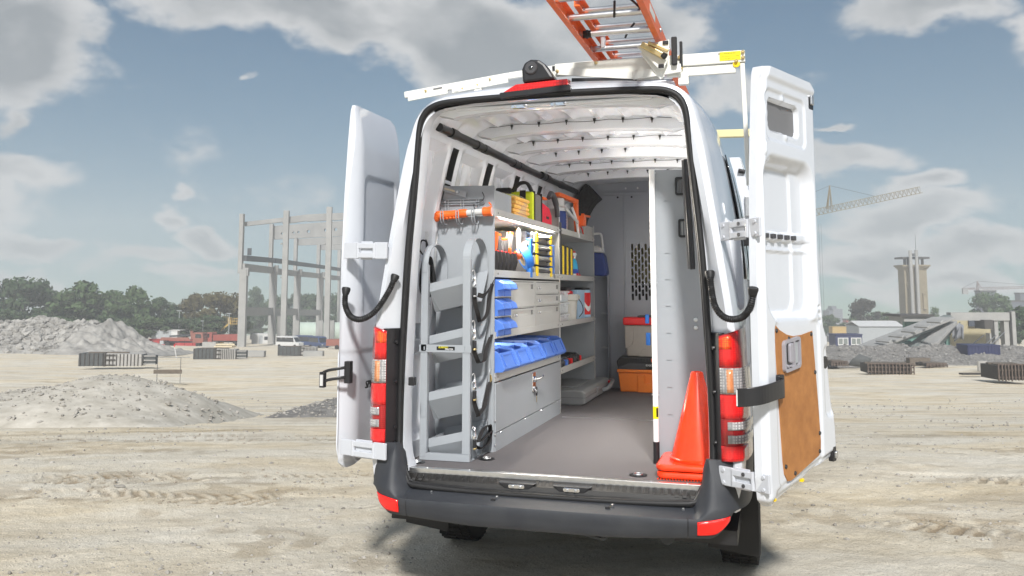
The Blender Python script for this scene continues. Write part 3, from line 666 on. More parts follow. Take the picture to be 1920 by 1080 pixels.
# ------------------------------------------------------------------ left site: truck, girder, shed, lift, vans
TRED = M('faded_red_paint', (.26, .055, .04), .6, var=.15, vs=2); TORG = M('orange_red_paint', (.24, .085, .06), .55, var=.12, vs=2); REDG = M('red_oxide_steel', (.38, .035, .035), .6, var=.2, vs=1)
VWHITE = M('vehicle_white', (.55, .55, .54), .4, var=.04); VBLUE = M('vehicle_blue', (.04, .065, .15), .4, var=.06); WOOD = M('raw_wood', (.50, .42, .28), .8, c2=(.62, .54, .40), vs=3); WOODD = M('weathered_plank', (.12, .10, .08), .85, var=.25, vs=6)
SHEDG = M('grey_shed_panel', (.34, .36, .37), .6, var=.05, vs=2); PGREEN = M('pale_green_tank', (.42, .50, .43), .6, var=.06, vs=.5); BOOM = M('lift_yellow', (.45, .30, .07), .5, var=.08)
class Loc:                                          # local frame at a ground point, turned by yaw
    def __init__(s, px, q, rot=0): s.o = pxs(px, q); s.r = ROT+R(rot)
def place(root, px, q, rot=0): root.location = pxs(px, q); root.rotation_euler = (0, 0, ROT+R(rot)); return root
def wheel(parent, x, y, r, w, axis='y', rim=SHEDG):
    pr = [(r*.55, -w/2), (r*.93, -w/2), (r, -w*.35), (r, w*.35), (r*.93, w/2), (r*.55, w/2)]
    ax = Matrix.Rotation(R(90), 3, 'X') if axis == 'y' else Matrix.Rotation(R(90), 3, 'Y')
    t = MB().lathe(pr, (x, y, r), 20, ax).build('wheel', TYRE, parent, smooth=40, local=True)
    MB().lathe([(r*.0001, -w*.3), (r*.25, -w*.34), (r*.56, -w*.2), (r*.56, w*.2), (r*.25, w*.34), (.0001, w*.3)], (x, y, r), 16, ax).build('rim', rim, t, smooth=40, local=True)
g = thing('steel_girder', 'long red steel girder lying in front of the wood', 'girder'); m = MB()
m.box(-7, -.3, 1.35, 7, .3, 1.45); m.box(-7, -.3, 0, 7, .3, .1); m.box(-7, -.04, .1, 7, .04, 1.35); m.build('girder_beam', REDG, g, local=True)
for k in range(8): MB().box(-6.5+k*1.8, -.28, .1, -6.4+k*1.8, -.042, 1.35).build('stiffener', REDG, g, local=True)
place(g, 308, 186, -4)
s = thing('site_shed', 'small grey and white site shed standing on the red girder', 'shed'); MB().box(-2.7, -1.1, 0, 1.6, 1.1, 1.75).build('shaded_shed_wall', SHEDG, s, local=True); MB().box(1.62, -1.1, 0, 3.0, 1.1, 1.75).build('sunlit_white_end', VWHITE, s, local=True); MB().box(-2.85, -1.25, 1.75, 3.6, 1.25, 1.9).build('shed_roof', VWHITE, s, bevel=.03, local=True)  # one white shed: shaded wall and sunlit end put into two colours
place(s, 311, 187, -6); s.location.z += 1.46
def truck(name, label, px, q, rot, body, bed=True):
    t = thing(name, label, 'truck')
    m = MB(); m.prism([(2.2, .75), (4.35, .75), (4.4, 1.55), (4.2, 2.75), (2.35, 2.85), (2.2, 2.6)], 1, -1.2, 1.2); m.build('cab', body, t, bevel=.08, local=True)
    for sy in (-1.21, 1.21): MB().prism([(2.75, 1.75), (4.0, 1.72), (3.88, 2.5), (2.75, 2.55)], 1, sy-.02, sy+.02).build('cab_window', GLASS, t, local=True)
    MB().box(4.36, -1.0, 1.75, 4.40, 1.0, 2.5).build('windscreen', GLASS, t, local=True)
    MB().box(-4.4, -.45, .75, 2.3, .45, 1.05).build('chassis', STEEL, t, local=True)
    if bed:
        MB().box(-4.5, -1.2, 1.25, 1.8, 1.2, 1.42).build('load_bed', body, t, local=True); MB().box(-4.3, -1.2, 1.43, 1.5, -1.14, 1.85).build('side_board', body, t, local=True)
        MB().bar((1.7, 0, 1.4), (1.5, 0, 3.1), .5, .5).build('crane_post', body, t, local=True); MB().bar((1.5, 0, 2.3), (-3, 0, 2.0), .35, .35).build('crane_arm', STEEL, t, local=True)
        MB().box(-4.45, -1.24, .5, -3.7, 1.24, 1.2).build('tool_locker', SHEDG, t, local=True)
    else: MB().prism([(-4.2, 1.1), (1.9, 1.1), (2.0, 2.3), (-4.4, 2.5)], 1, -1.15, 1.15).build('tipper_body', body, t, bevel=.05, local=True)
    for x in (3.3, -2.9): 
        for y in (-1.0, 1.0): wheel(t, x, y, .52, .35)
    return place(t, px, q, rot)
truck('crane_truck', 'faded red flatbed truck with a folded crane, behind the formwork', 345, 178, -3, TORG)
truck('tipper_truck', 'red tipper truck behind the wood stack, left of the first concrete column', 420, 186, 172, TRED, False)
b = thing('boom_lift', 'yellow boom lift raised behind the red trucks', 'boom lift'); MB().box(-2, -1, .4, 1, 1, 1.6).build('chassis', BOOM, b, bevel=.1, local=True)
for x in (-1.5, .5):
    for y in (-1, 1): wheel(b, x, y, .45, .35)
MB().bar((-1.2, 0, 1.6), (2.4, 0, 4.7), .3, .35).build('boom', BOOM, b, local=True); m = MB()
for z in (4.6, 5.2, 5.8):
    for (p0, p1) in (((2.4, -.5), (4.2, -.5)), ((2.4, .5), (4.2, .5)), ((2.4, -.5), (2.4, .5)), ((4.2, -.5), (4.2, .5))): m.bar((*p0, z), (*p1, z), .10, .10)
for x in (2.4, 3.3, 4.2):
    for y in (-.5, .5): m.bar((x, y, 4.6), (x, y, 5.85), .10, .10)
m.box(2.4, -.5, 4.52, 4.2, .5, 4.62); m.build('basket', BOOM, b, local=True); MB().box(2.2, -.4, 4.6, 2.9, .4, 6.0).build('control_box', BOOM, b, bevel=.05, local=True); place(b, 408, 192)
for px, yt, lab in ((334, 583, 'tall thin lamp post behind the red girder'), (428, 588, 'thin lamp post behind the boom lift basket'), (379, 602, 'short thin lamp post between the trucks')):
    q = 190; p = pxs(px, q); H = hgt(yt, q)-p.z; l = thing('lamp_post', lab, 'lamp post', p); MB().cyl((0, 0, 0), (0, 0, H), .11, .07, 8).build('pole', SHEDG, l, local=True); MB().box(-.5, -.15, H-.05, .5, .15, H+.12).build('lamp_head', SHEDG, l, local=True)
def car_van(name, label, px, q, rot, body, L=4.6, H=1.95, cat='van'):
    v = thing(name, label, cat); m = MB(); h = H
    m.prism([(-L/2, .35), (L/2, .35), (L/2, .95), (L/2-.75, 1.05), (L/2-1.35, h*.96), (L/2-1.7, h), (-L/2+.15, h), (-L/2, h*.6)], 1, -.85, .85); m.build('body', body, v, bevel=.08, local=True)
    for sy in (-.86, .86):
        for x0, x1 in ((-L/2+.2, -L/2+1.2), (-L/2+1.3, -L/2+2.3), (-L/2+2.4, L/2-1.25)): MB().prism([(x0, 1.1), (x1+.15, 1.1), (x1, h-.2), (x0, h-.2)], 1, sy-.015, sy+.015).build('side_window', GLASS, v, local=True)
    MB().add([(L/2-.78, -.72, 1.1), (L/2-.78, .72, 1.1), (L/2-1.29, .68, h*.9), (L/2-1.29, -.68, h*.9)], [(0, 1, 2, 3)]).build('windscreen', GLASS, v, local=True).location = (.03, 0, .02)
    for x in (-L/2+.85, L/2-.85):
        for y in (-.78, .78): wheel(v, x, y, .32, .22)
    for y in (-.6, .6): MB().cbox((L/2+.01, y, .75), (.05, .28, .18)).build('headlight', SHEDG, v, local=True)
    return place(v, px, q, rot)
car_van('parked_van', 'white windowed van parked behind the right formwork, under the concrete frame', 543, 166, -22, VWHITE, 5.2, 2.1)
car_van('parked_van', 'dark blue van parked just right of the white van', 575, 175, -28, VBLUE, 4.8, 2.2); car_van('parked_van', 'blue van parked between the dark blue van and the orange trailer', 598, 160, -50, VBLUE, 4.8, 2.1)
tr = thing('trailer', 'orange red trailer parked beside the left rear door', 'trailer'); MB().box(-1.7, -1, .6, 1.7, 1, 1.7).build('load_box', TORG, tr, bevel=.04, local=True); wheel(tr, -.2, -1.0, .38, .25); wheel(tr, -.2, 1.0, .38, .25); MB().bar((1.7, 0, .6), (2.9, 0, .5), .15, .15).build('drawbar', STEEL, tr, local=True); place(tr, 632, 152, 178)
tk = thing('storage_tank', 'large pale green horizontal tank behind the concrete frame', 'tank'); MB().lathe([(.001, -9), (2.3, -8.2), (3.0, -7), (3.0, 7), (2.3, 8.2), (.001, 9)], (0, 0, 3.0), 28, Matrix.Rotation(R(90), 3, 'Y')).build('shell', PGREEN, tk, smooth=60, local=True)
for x in (-5, 5): MB().box(x-.4, -2.2, -.5, x+.4, 2.2, 1.0).build('cradle', CONCD, tk, local=True)
place(tk, 598, 290, -6)
bx = thing('site_container', 'small white container behind the second concrete column', 'container'); MB().box(-2.2, -1.2, 0, 2.2, 1.2, 2.5).build('container_wall', VWHITE, bx, bevel=.03, local=True); MB().box(-.4, -1.23, .1, .5, -1.21, 2.1).build('door', SHEDG, bx, local=True); MB().box(.9, -1.23, 1.0, 1.7, -1.21, 1.8).build('window', GLASS, bx, local=True); place(bx, 491, 215)
# formwork boxes: dark end, ribbed pale side
FDARK = M('dark_formwork_ply', (.07, .075, .075), .7, var=.2, vs=3); FRIB = M('formwork_rib', (.05, .045, .04), .8, var=.2, vs=4); FPLY = M('pale_formwork_ply', (.30, .29, .27), .8, c2=(.38, .37, .35), vs=2)
def formwork(px, q, L1, L2, Hh, rot, label, end=True):
    f = thing('formwork_box', label, 'formwork', group='concrete formwork boxes standing on the sand')
    MB().box(-L1, -.06, 0, 0, 1.4, Hh).build('dark_panel', FDARK, f, local=True)
    for k in range(6): MB().box(-L1+.12+k*L1/6, -.12, 0, -L1+.19+k*L1/6, -.062, Hh).build('rib', FRIB, f, local=True)
    MB().prism([(.02, 0), (L2, 0), (L2, Hh*.92), (.02, Hh)], 1, -.05, 1.3).build('pale_panel', FPLY, f, local=True)
    for k in range(9): MB().box(.3+k*(L2-.3)/9, -.12, 0, .37+k*(L2-.3)/9, -.052, Hh*.93).build('rib', FRIB, f, local=True)
    for z in (.05, Hh*.45, Hh*.82): MB().box(.02, -.16, z, .28*L2, -.125, z+.1).build('waling', FRIB, f, local=True)
    MB().box(-.12, -.2, -.02, .04, .1, Hh+.08).build('corner_post', FRIB, f, local=True); MB().bar((-L1*.7, .3, Hh+.05), (L2*.6, .4, Hh+.04), .15, .1).build('top_board', WOODD, f, local=True)
    if end:
        MB().box(L2+.1, .3, .1, L2+1.1, .9, Hh*.8).build('end_crate', FDARK, f, local=True)
        for z in (.1, Hh*.38, Hh*.72): MB().box(L2+.08, .24, z, L2+1.12, .295, z+.09).build('end_slat', FPLY, f, local=True)
    return place(f, px, q, rot)
formwork(198, 78, 2.35, 3.1, 1.12, 2, 'dark and pale formwork box in front of the rubble heap'); formwork(405, 97, 2.5, 2.1, 1.15, 0, 'formwork box below the wood stack and the red truck'); formwork(564, 112, 2.9, 1.9, 1.1, 3, 'formwork box in front of the parked vans', False)
w = thing('wood_stack', 'stack of pale timber with a grey board, left of the first concrete column', 'timber stack', group=None)
MB().box(-2.1, -.5, 0, -.4, .5, 1.7).build('grey_board', FPLY, w, local=True)
for k in range(6):
    for j in range(4): MB().cbox((.6+rnd.uniform(-.15, .15), -.4+j*.25, .15+k*.25), (2.3+rnd.uniform(-.3, .3), .2, .18), rnd.uniform(-.05, .05)).build('timber', WOOD, w, local=True)
place(w, 412, 112)
for px, py, ww, lab in ((588, 668, 1.5, 'pale concrete block below the concrete frame'), (470, 668, 2.2, 'long concrete sill right of the middle formwork box')):
    p, q = groundpt(px, py); o = MB().cbox((0, 0, .3), (ww*1.6, 1, .7)).build('concrete_block', CONC, bevel=.04); tag(o, lab, 'concrete block'); o.location = p; o.rotation_euler = (0, 0, ROT)
# plank barrier
p, q = groundpt(294, 712); bq = thing('plank_barrier', 'two thin posts carrying one brown plank, behind the gravel mound', 'barrier', p, rotz=ROT); sc = mpp(q)
for x in (0, 43*sc): MB().cyl((x, 0, -.2), (x, 0, 41*sc), .018, .018, 6).build('post', STEEL, bq, local=True)
MB().box(-6*sc, -.06, 11*sc, 46*sc, -.02, 18.5*sc).build('plank', WOODD, bq, local=True); MB().bar((-35*sc, 0, 40*sc), (60*sc, 0, 41*sc), .02, .02).build('string_line', STEEL, bq, local=True)
p, q = groundpt(331, 672); o = thing('survey_pole', 'white and red survey pole leaning behind the plank barrier', 'pole', p, rotz=ROT); sc = mpp(q); a = Vector((0, 0, 0)); e = Vector((-5.5*sc, 0, 26*sc)); MB().cyl(a, a.lerp(e, .8), .05, .05, 8).build('white_section', VWHITE, o, local=True); MB().cyl(a.lerp(e, .8), e, .05, .05, 8).build('red_section', RED, o, local=True)

# ------------------------------------------------------------------ right site
BRICK = M('tan_brick', (.22, .185, .125), .9, c2=(.29, .25, .175), vs=1.2, bump=.3, bs=6, spec=.2, detail=8); BRICKD = M('dark_roof', (.06, .055, .05), .8, var=.1)
q = 262; tw = thing('brick_tower', 'tan brick tower with a flat dark roof and two pale flues', 'tower', pxs(1717, q), rotz=ROT); sc = mpp(q); z0 = -1; zt = hgt(497, q)-tw.location.z; W = 24.5*sc; BX = [-27*sc, 28*sc]
MB().prism([(-W+.6, -W*.5), (0, -W), (W-.6, -W*.5), (W-.6, W*.6), (-W+.6, W*.6)], 2, z0, zt-1.3).build('tower_wall', BRICK, tw, local=True)
m = MB()
for k, (e, a, b) in enumerate(((.25, 1.3, .9), (.55, .9, .5), (.85, .5, 0))): m.prism([(-W+.6-e, -W*.5-e), (0, -W-e), (W-.6+e, -W*.5-e), (W-.6+e, W*.6+e), (-W+.6-e, W*.6+e)], 2, zt-a, zt-b)
m.build('cornice', BRICK, tw, local=True)
for x in (-W+1.2, -W*.45, .3*W, W-1.4): MB().cbox((x, -W*.3, zt+.9), (.6, .6, 1.8)).build('roof_post', BRICKD, tw, local=True)
MB().prism([(-W-.1, -W*.6), (0, -W-.4), (W+.3, -W*.6), (W+.3, W*.7), (-W-.1, W*.7)], 2, zt+1.8, zt+2.35).build('roof', BRICKD, tw, local=True)
for (z, hh) in ((zt-13, 4.2), (zt-19.5, .8), (zt-9, .7)): m = MB(); m.box(W*.30, -W*.95, z, W*.55, -W*.66, z+hh); m.build('window_recess' if hh > 1 else 'brick_arch', BRICK, tw, local=True)
for x, yt in ((-15.5, 471), (-4.5, 470)): MB().cyl((x*sc, -W-.7, -1), (x*sc, -W-.7, hgt(yt, q)-tw.location.z), 3.0*sc, 3.0*sc, 12).build('flue', CONC, tw, smooth=50, local=True)
MB().bar((-15.5*sc, -W-.7, zt+2.9), (-4.5*sc, -W-.7, zt+2.9), .3, .8).build('flue_tie', STEEL, tw, local=True); MB().cyl((-3*sc, -W, zt+3), (-3*sc, -W, zt+9), .08, .04, 5).build('lightning_rod', STEEL, tw, local=True)
# cranes
CRY = M('crane_ochre', (.17, .12, .04), .6, var=.1); CRR = M('crane_grey_red', (.20, .15, .14), .6, var=.1)
def lattice(name, p0, p1, w, n, m, parent, r=.12):
    p0, p1 = Vector(p0), Vector(p1); d = (p1-p0); t = d.normalized(); up = Vector((0, 0, 1)) if abs(t.z) < .8 else Vector((0, 1, 0)); sx = t.cross(up).normalized(); sz = sx.cross(t)
    mb = MB(); C4 = [sx*w/2-sz*w/2, -sx*w/2-sz*w/2, sz*w/2] if abs(t.z) < .8 else [sx*w/2+sz*w/2, sx*w/2-sz*w/2, -sx*w/2-sz*w/2, -sx*w/2+sz*w/2]
    for c in C4: mb.bar(p0+c, p1+c, r, r)
    for i in range(n):
        a = p0+d*(i/n); b = p0+d*((i+1)/n); mid = (a+b)/2
        for j in range(len(C4)):
            c0 = C4[j]; c1 = C4[(j+1) % len(C4)]; mb.bar(a+c0, mid+c1, r*.6, r*.6); mb.bar(mid+c1, b+c0, r*.6, r*.6)
    return mb.build(name, m, parent, local=True)
def crane(label, q, pxm, pyj, jib1, jibz, cj, m, apex, w=1.6, mastlab=None, jn=26):
    c = thing('tower_crane', label, 'crane', pxs(pxm, q), rotz=ROT); sc = mpp(q); z0 = c.location.z; zj = hgt(pyj, q)-z0
    lattice('mast', (0, 0, -1), (0, 0, zj), w, 22, m, c, .18); e = Vector(((jib1-pxm)*sc, 0, hgt(jibz, q)-z0)); lattice('jib', (1.5, 0, zj), e, w*1.15, jn, m, c, .17)
    e2 = Vector(((cj-pxm)*sc, 0, zj-.5*abs(cj-pxm)*sc*.05)); lattice('counter_jib', (-1, 0, zj), e2, w*.9, 8, m, c, .15); MB().cbox(e2+Vector((.8, 0, -1.0)), (2.2, 1.3, 2.6)).build('counterweight', CONCD, c, local=True)
    ap = Vector(((apex[0]-pxm)*sc, 0, hgt(apex[1], q)-z0)); m2 = MB()
    bx0 = max(0, ap.x-1.2)
    for y in (-.7, .7): m2.bar((bx0, y, zj+(e.z-zj)*bx0/e.x), ap, .3, .3); m2.bar((bx0+1.6, y, zj+(e.z-zj)*bx0/e.x), ap, .2, .2)
    m2.build('tower_head', m, c, local=True); k = Vector((e.x*.62, 0, zj+(e.z-zj)*.62+w*.5)); MB().tube([ap, k], .07, 5).build('tie_rod', STEEL, c, local=True); MB().tube([ap, e2+Vector((0, 0, .5))], .07, 5).build('tie_rod', STEEL, c, local=True)
    MB().cbox((1.0, -1.2, zj-1.6), (1.8, 1.5, 2.2)).build('cab', VWHITE, c, bevel=.1, local=True); return c
c = crane('ochre tower crane whose long jib sticks out from behind the right rear door', 300, 1512, 402, 1737, 356, 1440, CRY, (1566, 348), 1.9)
m = MB()
for x in (5.6, 6.4): m.tube([(x, 0, hgt(420, 300)-c.location.z), (x, 0, hgt(600, 300)-c.location.z)], .04, 4)
m.build('hoist_rope', STEEL, c, local=True)
crane('small far tower crane above the wrecked building', 390, 1838, 541, 2030, 536, 1811, CRR, (1838, 527), .8)
# far buildings
FAR = M('far_block', (.10, .11, .13), .7, var=.06, vs=.1); FARL = M('far_block_light', (.22, .23, .25), .7, var=.06, vs=.1); WIN = M('far_window', (.07, .08, .10), .3)
q = 520; fb = thing('tower_block', 'grey high rise block far away left of the dark tree', 'building', pxs(1565, q), rotz=ROT); sc = mpp(q); z0 = fb.location.z; zt = hgt(579, q)-z0
MB().box(-5*sc, -4, -2, 12*sc, 8, zt).build('wall', FARL, fb, local=True); MB().box(-12*sc, -3, -2, -5.1*sc, 8, zt-1).build('side_wall', FAR, fb, local=True); MB().box(-6*sc, -2, zt, 3*sc, 4, zt+5*sc).build('roof_house', FAR, fb, local=True)
for i in range(6):
    for j in range(7): MB().box((-4+i*2.6)*sc, -4.15, zt-(3+j*3)*sc, (-2.6+i*2.6)*sc, -4.02, zt-(1.2+j*3)*sc).build('window', WIN, fb, local=True)
def farblock(px0, px1, pt, pb, q, mt, label, win=0, name='far_building'):
    p = pxs((px0+px1)/2, q); b = thing(name, label, 'building', p, rotz=ROT); sc = mpp(q); w = (px1-px0)*sc/2; zt = hgt(pt, q)-p.z
    MB().box(-w, 0, -2, w, 4, zt).build('wall', mt, b, local=True); MB().box(-w-.2, -.2, zt, w+.2, 4.2, zt+.5).build('roof', BRICKD, b, local=True)
    for k in range(win): x = -w+w*2*(k+.5)/win; MB().box(x-w*.45/win, -.1, zt*.55, x+w*.45/win, -.02, zt*.8).build('window', WIN, b, local=True)
    return b
farblock(1843, 1872, 547, 600, 330, FAR, 'dark grey block behind the willow like tree', 3); farblock(1893, 1935, 566, 600, 300, FAR, 'grey roofed building at the right edge behind the trees', 3); farblock(1588, 1601, 600, 612, 380, TRED, 'small red brick house between the far trees', 2)
farblock(1918, 1945, 551, 580, 360, FAR, 'dark far block with a chimney, cut by the right edge', 2)
# shed, containers, site office
q = 215; sh = thing('warehouse_shed', 'long pale grey metal shed below the dark tree', 'shed', pxs(1653, q), rotz=ROT); sc = mpp(q); zt = hgt(612, q)-sh.location.z; zr = hgt(604, q)-sh.location.z
MB().box(-41*sc, 0, -1, 42*sc, 9, zt).build('wall', SHEDG, sh, local=True); MB().prism([(-.4, zt), (4.5, zr+.2), (9.4, zt), (4.5, zr-.1)], 0, -42*sc, 42.5*sc).build('roof', VWHITE, sh, local=True)
for k in range(24): MB().box((-40+k*3.45)*sc, -.06, -1, (-39.4+k*3.45)*sc, -.012, zt-.05).build('cladding_rib', SHEDG, sh, local=True)
DB = M('site_office_blue', (.026, .032, .085), .55, var=.06, vs=1); TANC = M('ochre_container', (.42, .30, .13), .6, var=.06, vs=1)
q = 150; so = thing('site_office', 'dark blue site office cabin with two white windows', 'site office', pxs(1593, q), rotz=ROT+R(4)); sc = mpp(q); h = 26*sc
MB().box(-26*sc, 0, 0, 25*sc, 2.6, h).build('wall', DB, so, local=True); MB().box(-26.6*sc, -.1, h, 25.6*sc, 2.7, h+.18).build('roof', DB, so, local=True)
for x in (-12, 13):
    f = MB().plate([((x-10)*sc, h*.30), ((x+10)*sc, h*.30), ((x+10)*sc, h*.82), ((x-10)*sc, h*.82)], [[((x-8.5)*sc, h*.36), ((x-8.5)*sc, h*.76), ((x-.8)*sc, h*.76), ((x-.8)*sc, h*.36)], [((x+.8)*sc, h*.36), ((x+.8)*sc, h*.76), ((x+8.5)*sc, h*.76), ((x+8.5)*sc, h*.36)]], 1, -.08, -.01).build('window', VWHITE, so, local=True)
    for xx in (x-8.5, x+.8): MB().box(xx*sc, -.035, h*.36, (xx+7.7)*sc, -.02, h*.76).build('pane', M('office_pane', (.18, .20, .19), .15) if x == -12 and xx < x-5 else bpy.data.materials['office_pane'], f, local=True)
def container(px0, px1, py0, py1, q, mt, label, rib=8, rot=0, dep=2.4):
    p = pxs((px0+px1)/2, q); sc = mpp(q); c = thing('shipping_container', label, 'container', (p.x, p.y, hgt(py1, q)), rotz=ROT+R(rot)); w = (px1-px0)*sc/2; h = (py1-py0)*sc
    MB().box(-w, 0, 0, w, dep, h).build('container_wall', mt, c, bevel=.03, local=True)
    for k in range(rib): x = -w+2*w*(k+.5)/rib; MB().box(x-w*.3/rib, -.05, .12, x+w*.3/rib, -.012, h-.12).build('corrugation', mt, c, local=True)
    MB().box(-w-.02, -.06, h-.1, w+.02, -.062+.05, h+.02).build('top_rail', mt, c, local=True); return c
container(1562, 1588, 613, 631, 205, TANC, 'ochre container stacked behind the site office'); container(1558, 1572, 631, 642, 200, FARL, 'pale container left of the blue site office', 5)
container(1817, 1876, 648, 689, 84, DB, 'dark blue container on the rubble ridge in front of the wreck', 10, -3)
# the wrecked building
WGRN = M('wreck_green_grey', (.11, .135, .13), .85, c2=(.19, .215, .21), vs=.5); WYEL = M('wreck_yellow_plaster', (.34, .29, .17), .9, c2=(.40, .36, .24), vs=.4); TEAL = M('wreck_teal', (.10, .20, .17), .8, var=.15)
q = 118; wr = thing('wrecked_building', 'half demolished building with collapsed roof slabs, right of the brick tower', 'ruin', pxs(1790, q))
facing(MB(), 1783, 1893, 586, 601, q, 1.2).build('roof_beam', CONC, wr); facing(MB(), 1784, 1866, 601, 668, q+5, .6).build('back_wall', WYEL, wr); facing(MB(), 1695, 1745, 594, 603, q+6, 5).build('flat_roof', CONC, wr); facing(MB(), 1697, 1760, 603, 660, q+9, .6).build('green_wall', TEAL, wr); facing(MB(), 1688, 1752, 590, 594, q+5.6, 6).build('roof_edge', BRICKD, wr)
for x0, x1, yt in ((1884, 1893, 592), (1899, 1906, 584), (1866, 1873, 601), (1774, 1781, 600), (1857, 1860, 625)): facing(MB(), x0, x1, yt, 672, q+.2, 1).build('column', CONC if x0 != 1774 else TEAL, wr)
facing(MB(), 1846, 1862, 600, 617, q-1, 2.5).build('hanging_duct', BRICKD, wr); facing(MB(), 1817, 1837, 600, 612, q+4.6, .3).build('window', WIN, wr)
def slab(xa, ya, xb, yb, th, qa, qb, dep, mt, name='fallen_slab'):
    a = pxs(xa, qa, hgt(ya, qa)); b = pxs(xb, qb, hgt(yb, qb)); m = MB(); m.bar(a, b, dep, th*mpp(q), (0, 0, 1)); return m.build(name, mt, wr, bevel=.05)
slab(1592, 668, 1778, 598, 15, q-10, q, 1.1, WGRN); slab(1604, 660, 1770, 596, 4, q-11, q-1, 3.2, CONCD); slab(1700, 664, 1775, 606, 13, q-6, q, 1.5, WGRN); slab(1722, 668, 1782, 604, 6, q-8, q-1, 1.8, CONCD); slab(1650, 665, 1700, 642, 9, q-4, q-3, 2, TEAL); slab(1735, 668, 1782, 612, 12, q-5, q+1, 1, WGRN)
for k in range(12): xa = 1640+k*10; slab(xa, 668, xa+rnd.uniform(10, 26), 668-rnd.uniform(10, 28), rnd.uniform(3, 8), q-3, q+1, 1.2, rnd.choice([WGRN, TEAL, CONCD]), 'broken_panel')
for k in range(7): xa = 1606+k*24; slab(xa, 659-k*9.0, xa+6, 655-k*9.2, 3, q-11.8+k*.5, q-11.7+k*.5, 2.6, CONCD, 'slab_rib')
for (a, b) in (((1822, 668), (1868, 628)), ((1834, 668), (1884, 622)), ((1812, 655), (1845, 628)), ((1790, 640), (1800, 604))): slab(*a, *b, 1.2, q-3, q, .15, ALU if a[0] > 1820 else STEEL, 'bent_pipe')
for k in range(26): xa = 1745+rnd.uniform(0, 75); slab(xa, 672-rnd.uniform(0, 6), xa+rnd.uniform(-8, 8), 664-rnd.uniform(0, 12), rnd.uniform(1, 2.5), q-7, q-6, .5, rnd.choice([WOOD, VWHITE, CONC, TRED]), 'debris_piece')
m = MB(); pts = [[pxs(1786+i*4.0, q-1+.4*math.sin(i*2.1), hgt(605+j*7+(i % 3)*2, q)) for i in range(6)] for j in range(5)]; m.grid(pts); sht = m.build('torn_sheet', FARL, wr, smooth=60); sm = sht.modifiers.new('thickness', 'SOLIDIFY'); sm.thickness = .06
# rebar cages, crates, bundles
RUST = M('rusty_formwork', (.11, .085, .07), .85, var=.3, vs=5)
def cage(px0, px1, py0, py1, label, rot=0):
    p, q = groundpt((px0+px1)/2, py1); sc = mpp(q); c = thing('formwork_stack', label, 'formwork', p, 'rusty formwork stacks', ROT+R(rot)); w = (px1-px0)*sc/2; h = (py1-py0)*sc
    n = max(6, int((px1-px0)/6))
    for k in range(n+1): x = -w+2*w*k/n; MB().cbox((x, rnd.uniform(-.03, .03), h*.5-.05), (.07, .09, h*rnd.uniform(.9, 1.05))).build('upright', RUST, c, local=True)
    for z in (.12*h, .55*h, .9*h): MB().box(-w, .06, z, w, .14, z+.09).build('rail', RUST, c, local=True)
    MB().box(-w*.95, .2, 0, w*.95, 2.2, h*.85).build('plank_pile', FRIB, c, local=True)
    for k in range(5): MB().box(-w*rnd.uniform(.7, 1), .25+k*.35, h*.86, w*rnd.uniform(.7, 1), .5+k*.35, h*.86+.08).build('plank', WOODD, c, local=True)
    return c
cage(1630, 1712, 682, 701, 'low rusty formwork stack left of the blue container', -6); cage(1874, 1935, 683, 713, 'rusty formwork stack at the right edge'); cage(1560, 1590, 678, 686, 'dark planks beside the right rear door'); cage(1738, 1776, 682, 688, 'dark flat planks behind the low formwork stack')
p, q = groundpt(1842, 696); o = MB().lathe([(.5, 0), (.53, .05), (.55, 1.0), (.6, 1.03), (.58, 1.1), (.0001, 1.13)], (0, 0, 0), 14).build('rubbish_bin', FPLY, smooth=40); tag(o, 'round grey bin in front of the dark blue container', 'bin'); o.location = p; sc = 17*mpp(q); o.scale = (sc*.55/.62*1.0, sc*.5, sc)
for px, py, s, lab, mt in ((1613, 686, .62, 'black wrapped bundle left of the low formwork stack', FDARK), (1694, 678, .5, 'grey wrapped bundle behind the low formwork stack', FARL), (1675, 671, .3, 'small dark blue drum on the rubble ridge', DB)):
    p, q = groundpt(px, py); m = MB(); m.add([(v[0]*s*1.4, v[1]*s, max(-.1, v[2]*s*1.3+s*.55)) for v in ROCKS[4][0]], ROCKS[4][1].tolist()); o = m.build('wrapped_bundle' if mt is not DB else 'drum', mt, smooth=50); tag(o, lab, 'bundle' if mt is not DB else 'drum'); o.location = p
o = MB().cbox((0, 0, .3), (1.9, .8, .7)).build('timber_crate', WOODD, bevel=.03); tag(o, 'small brown crate left of the dark blue container', 'crate'); o.location = groundpt(1722, 684)[0]; o.rotation_euler = (0, 0, ROT)
o = MB().cbox((0, 0, .05), (3.4, .5, .12)).build('plank_pile', FRIB); tag(o, 'dark planks lying in front of the dark blue container', 'planks'); o.location = groundpt(1845, 702)[0]; o.rotation_euler = (0, 0, ROT+.05)

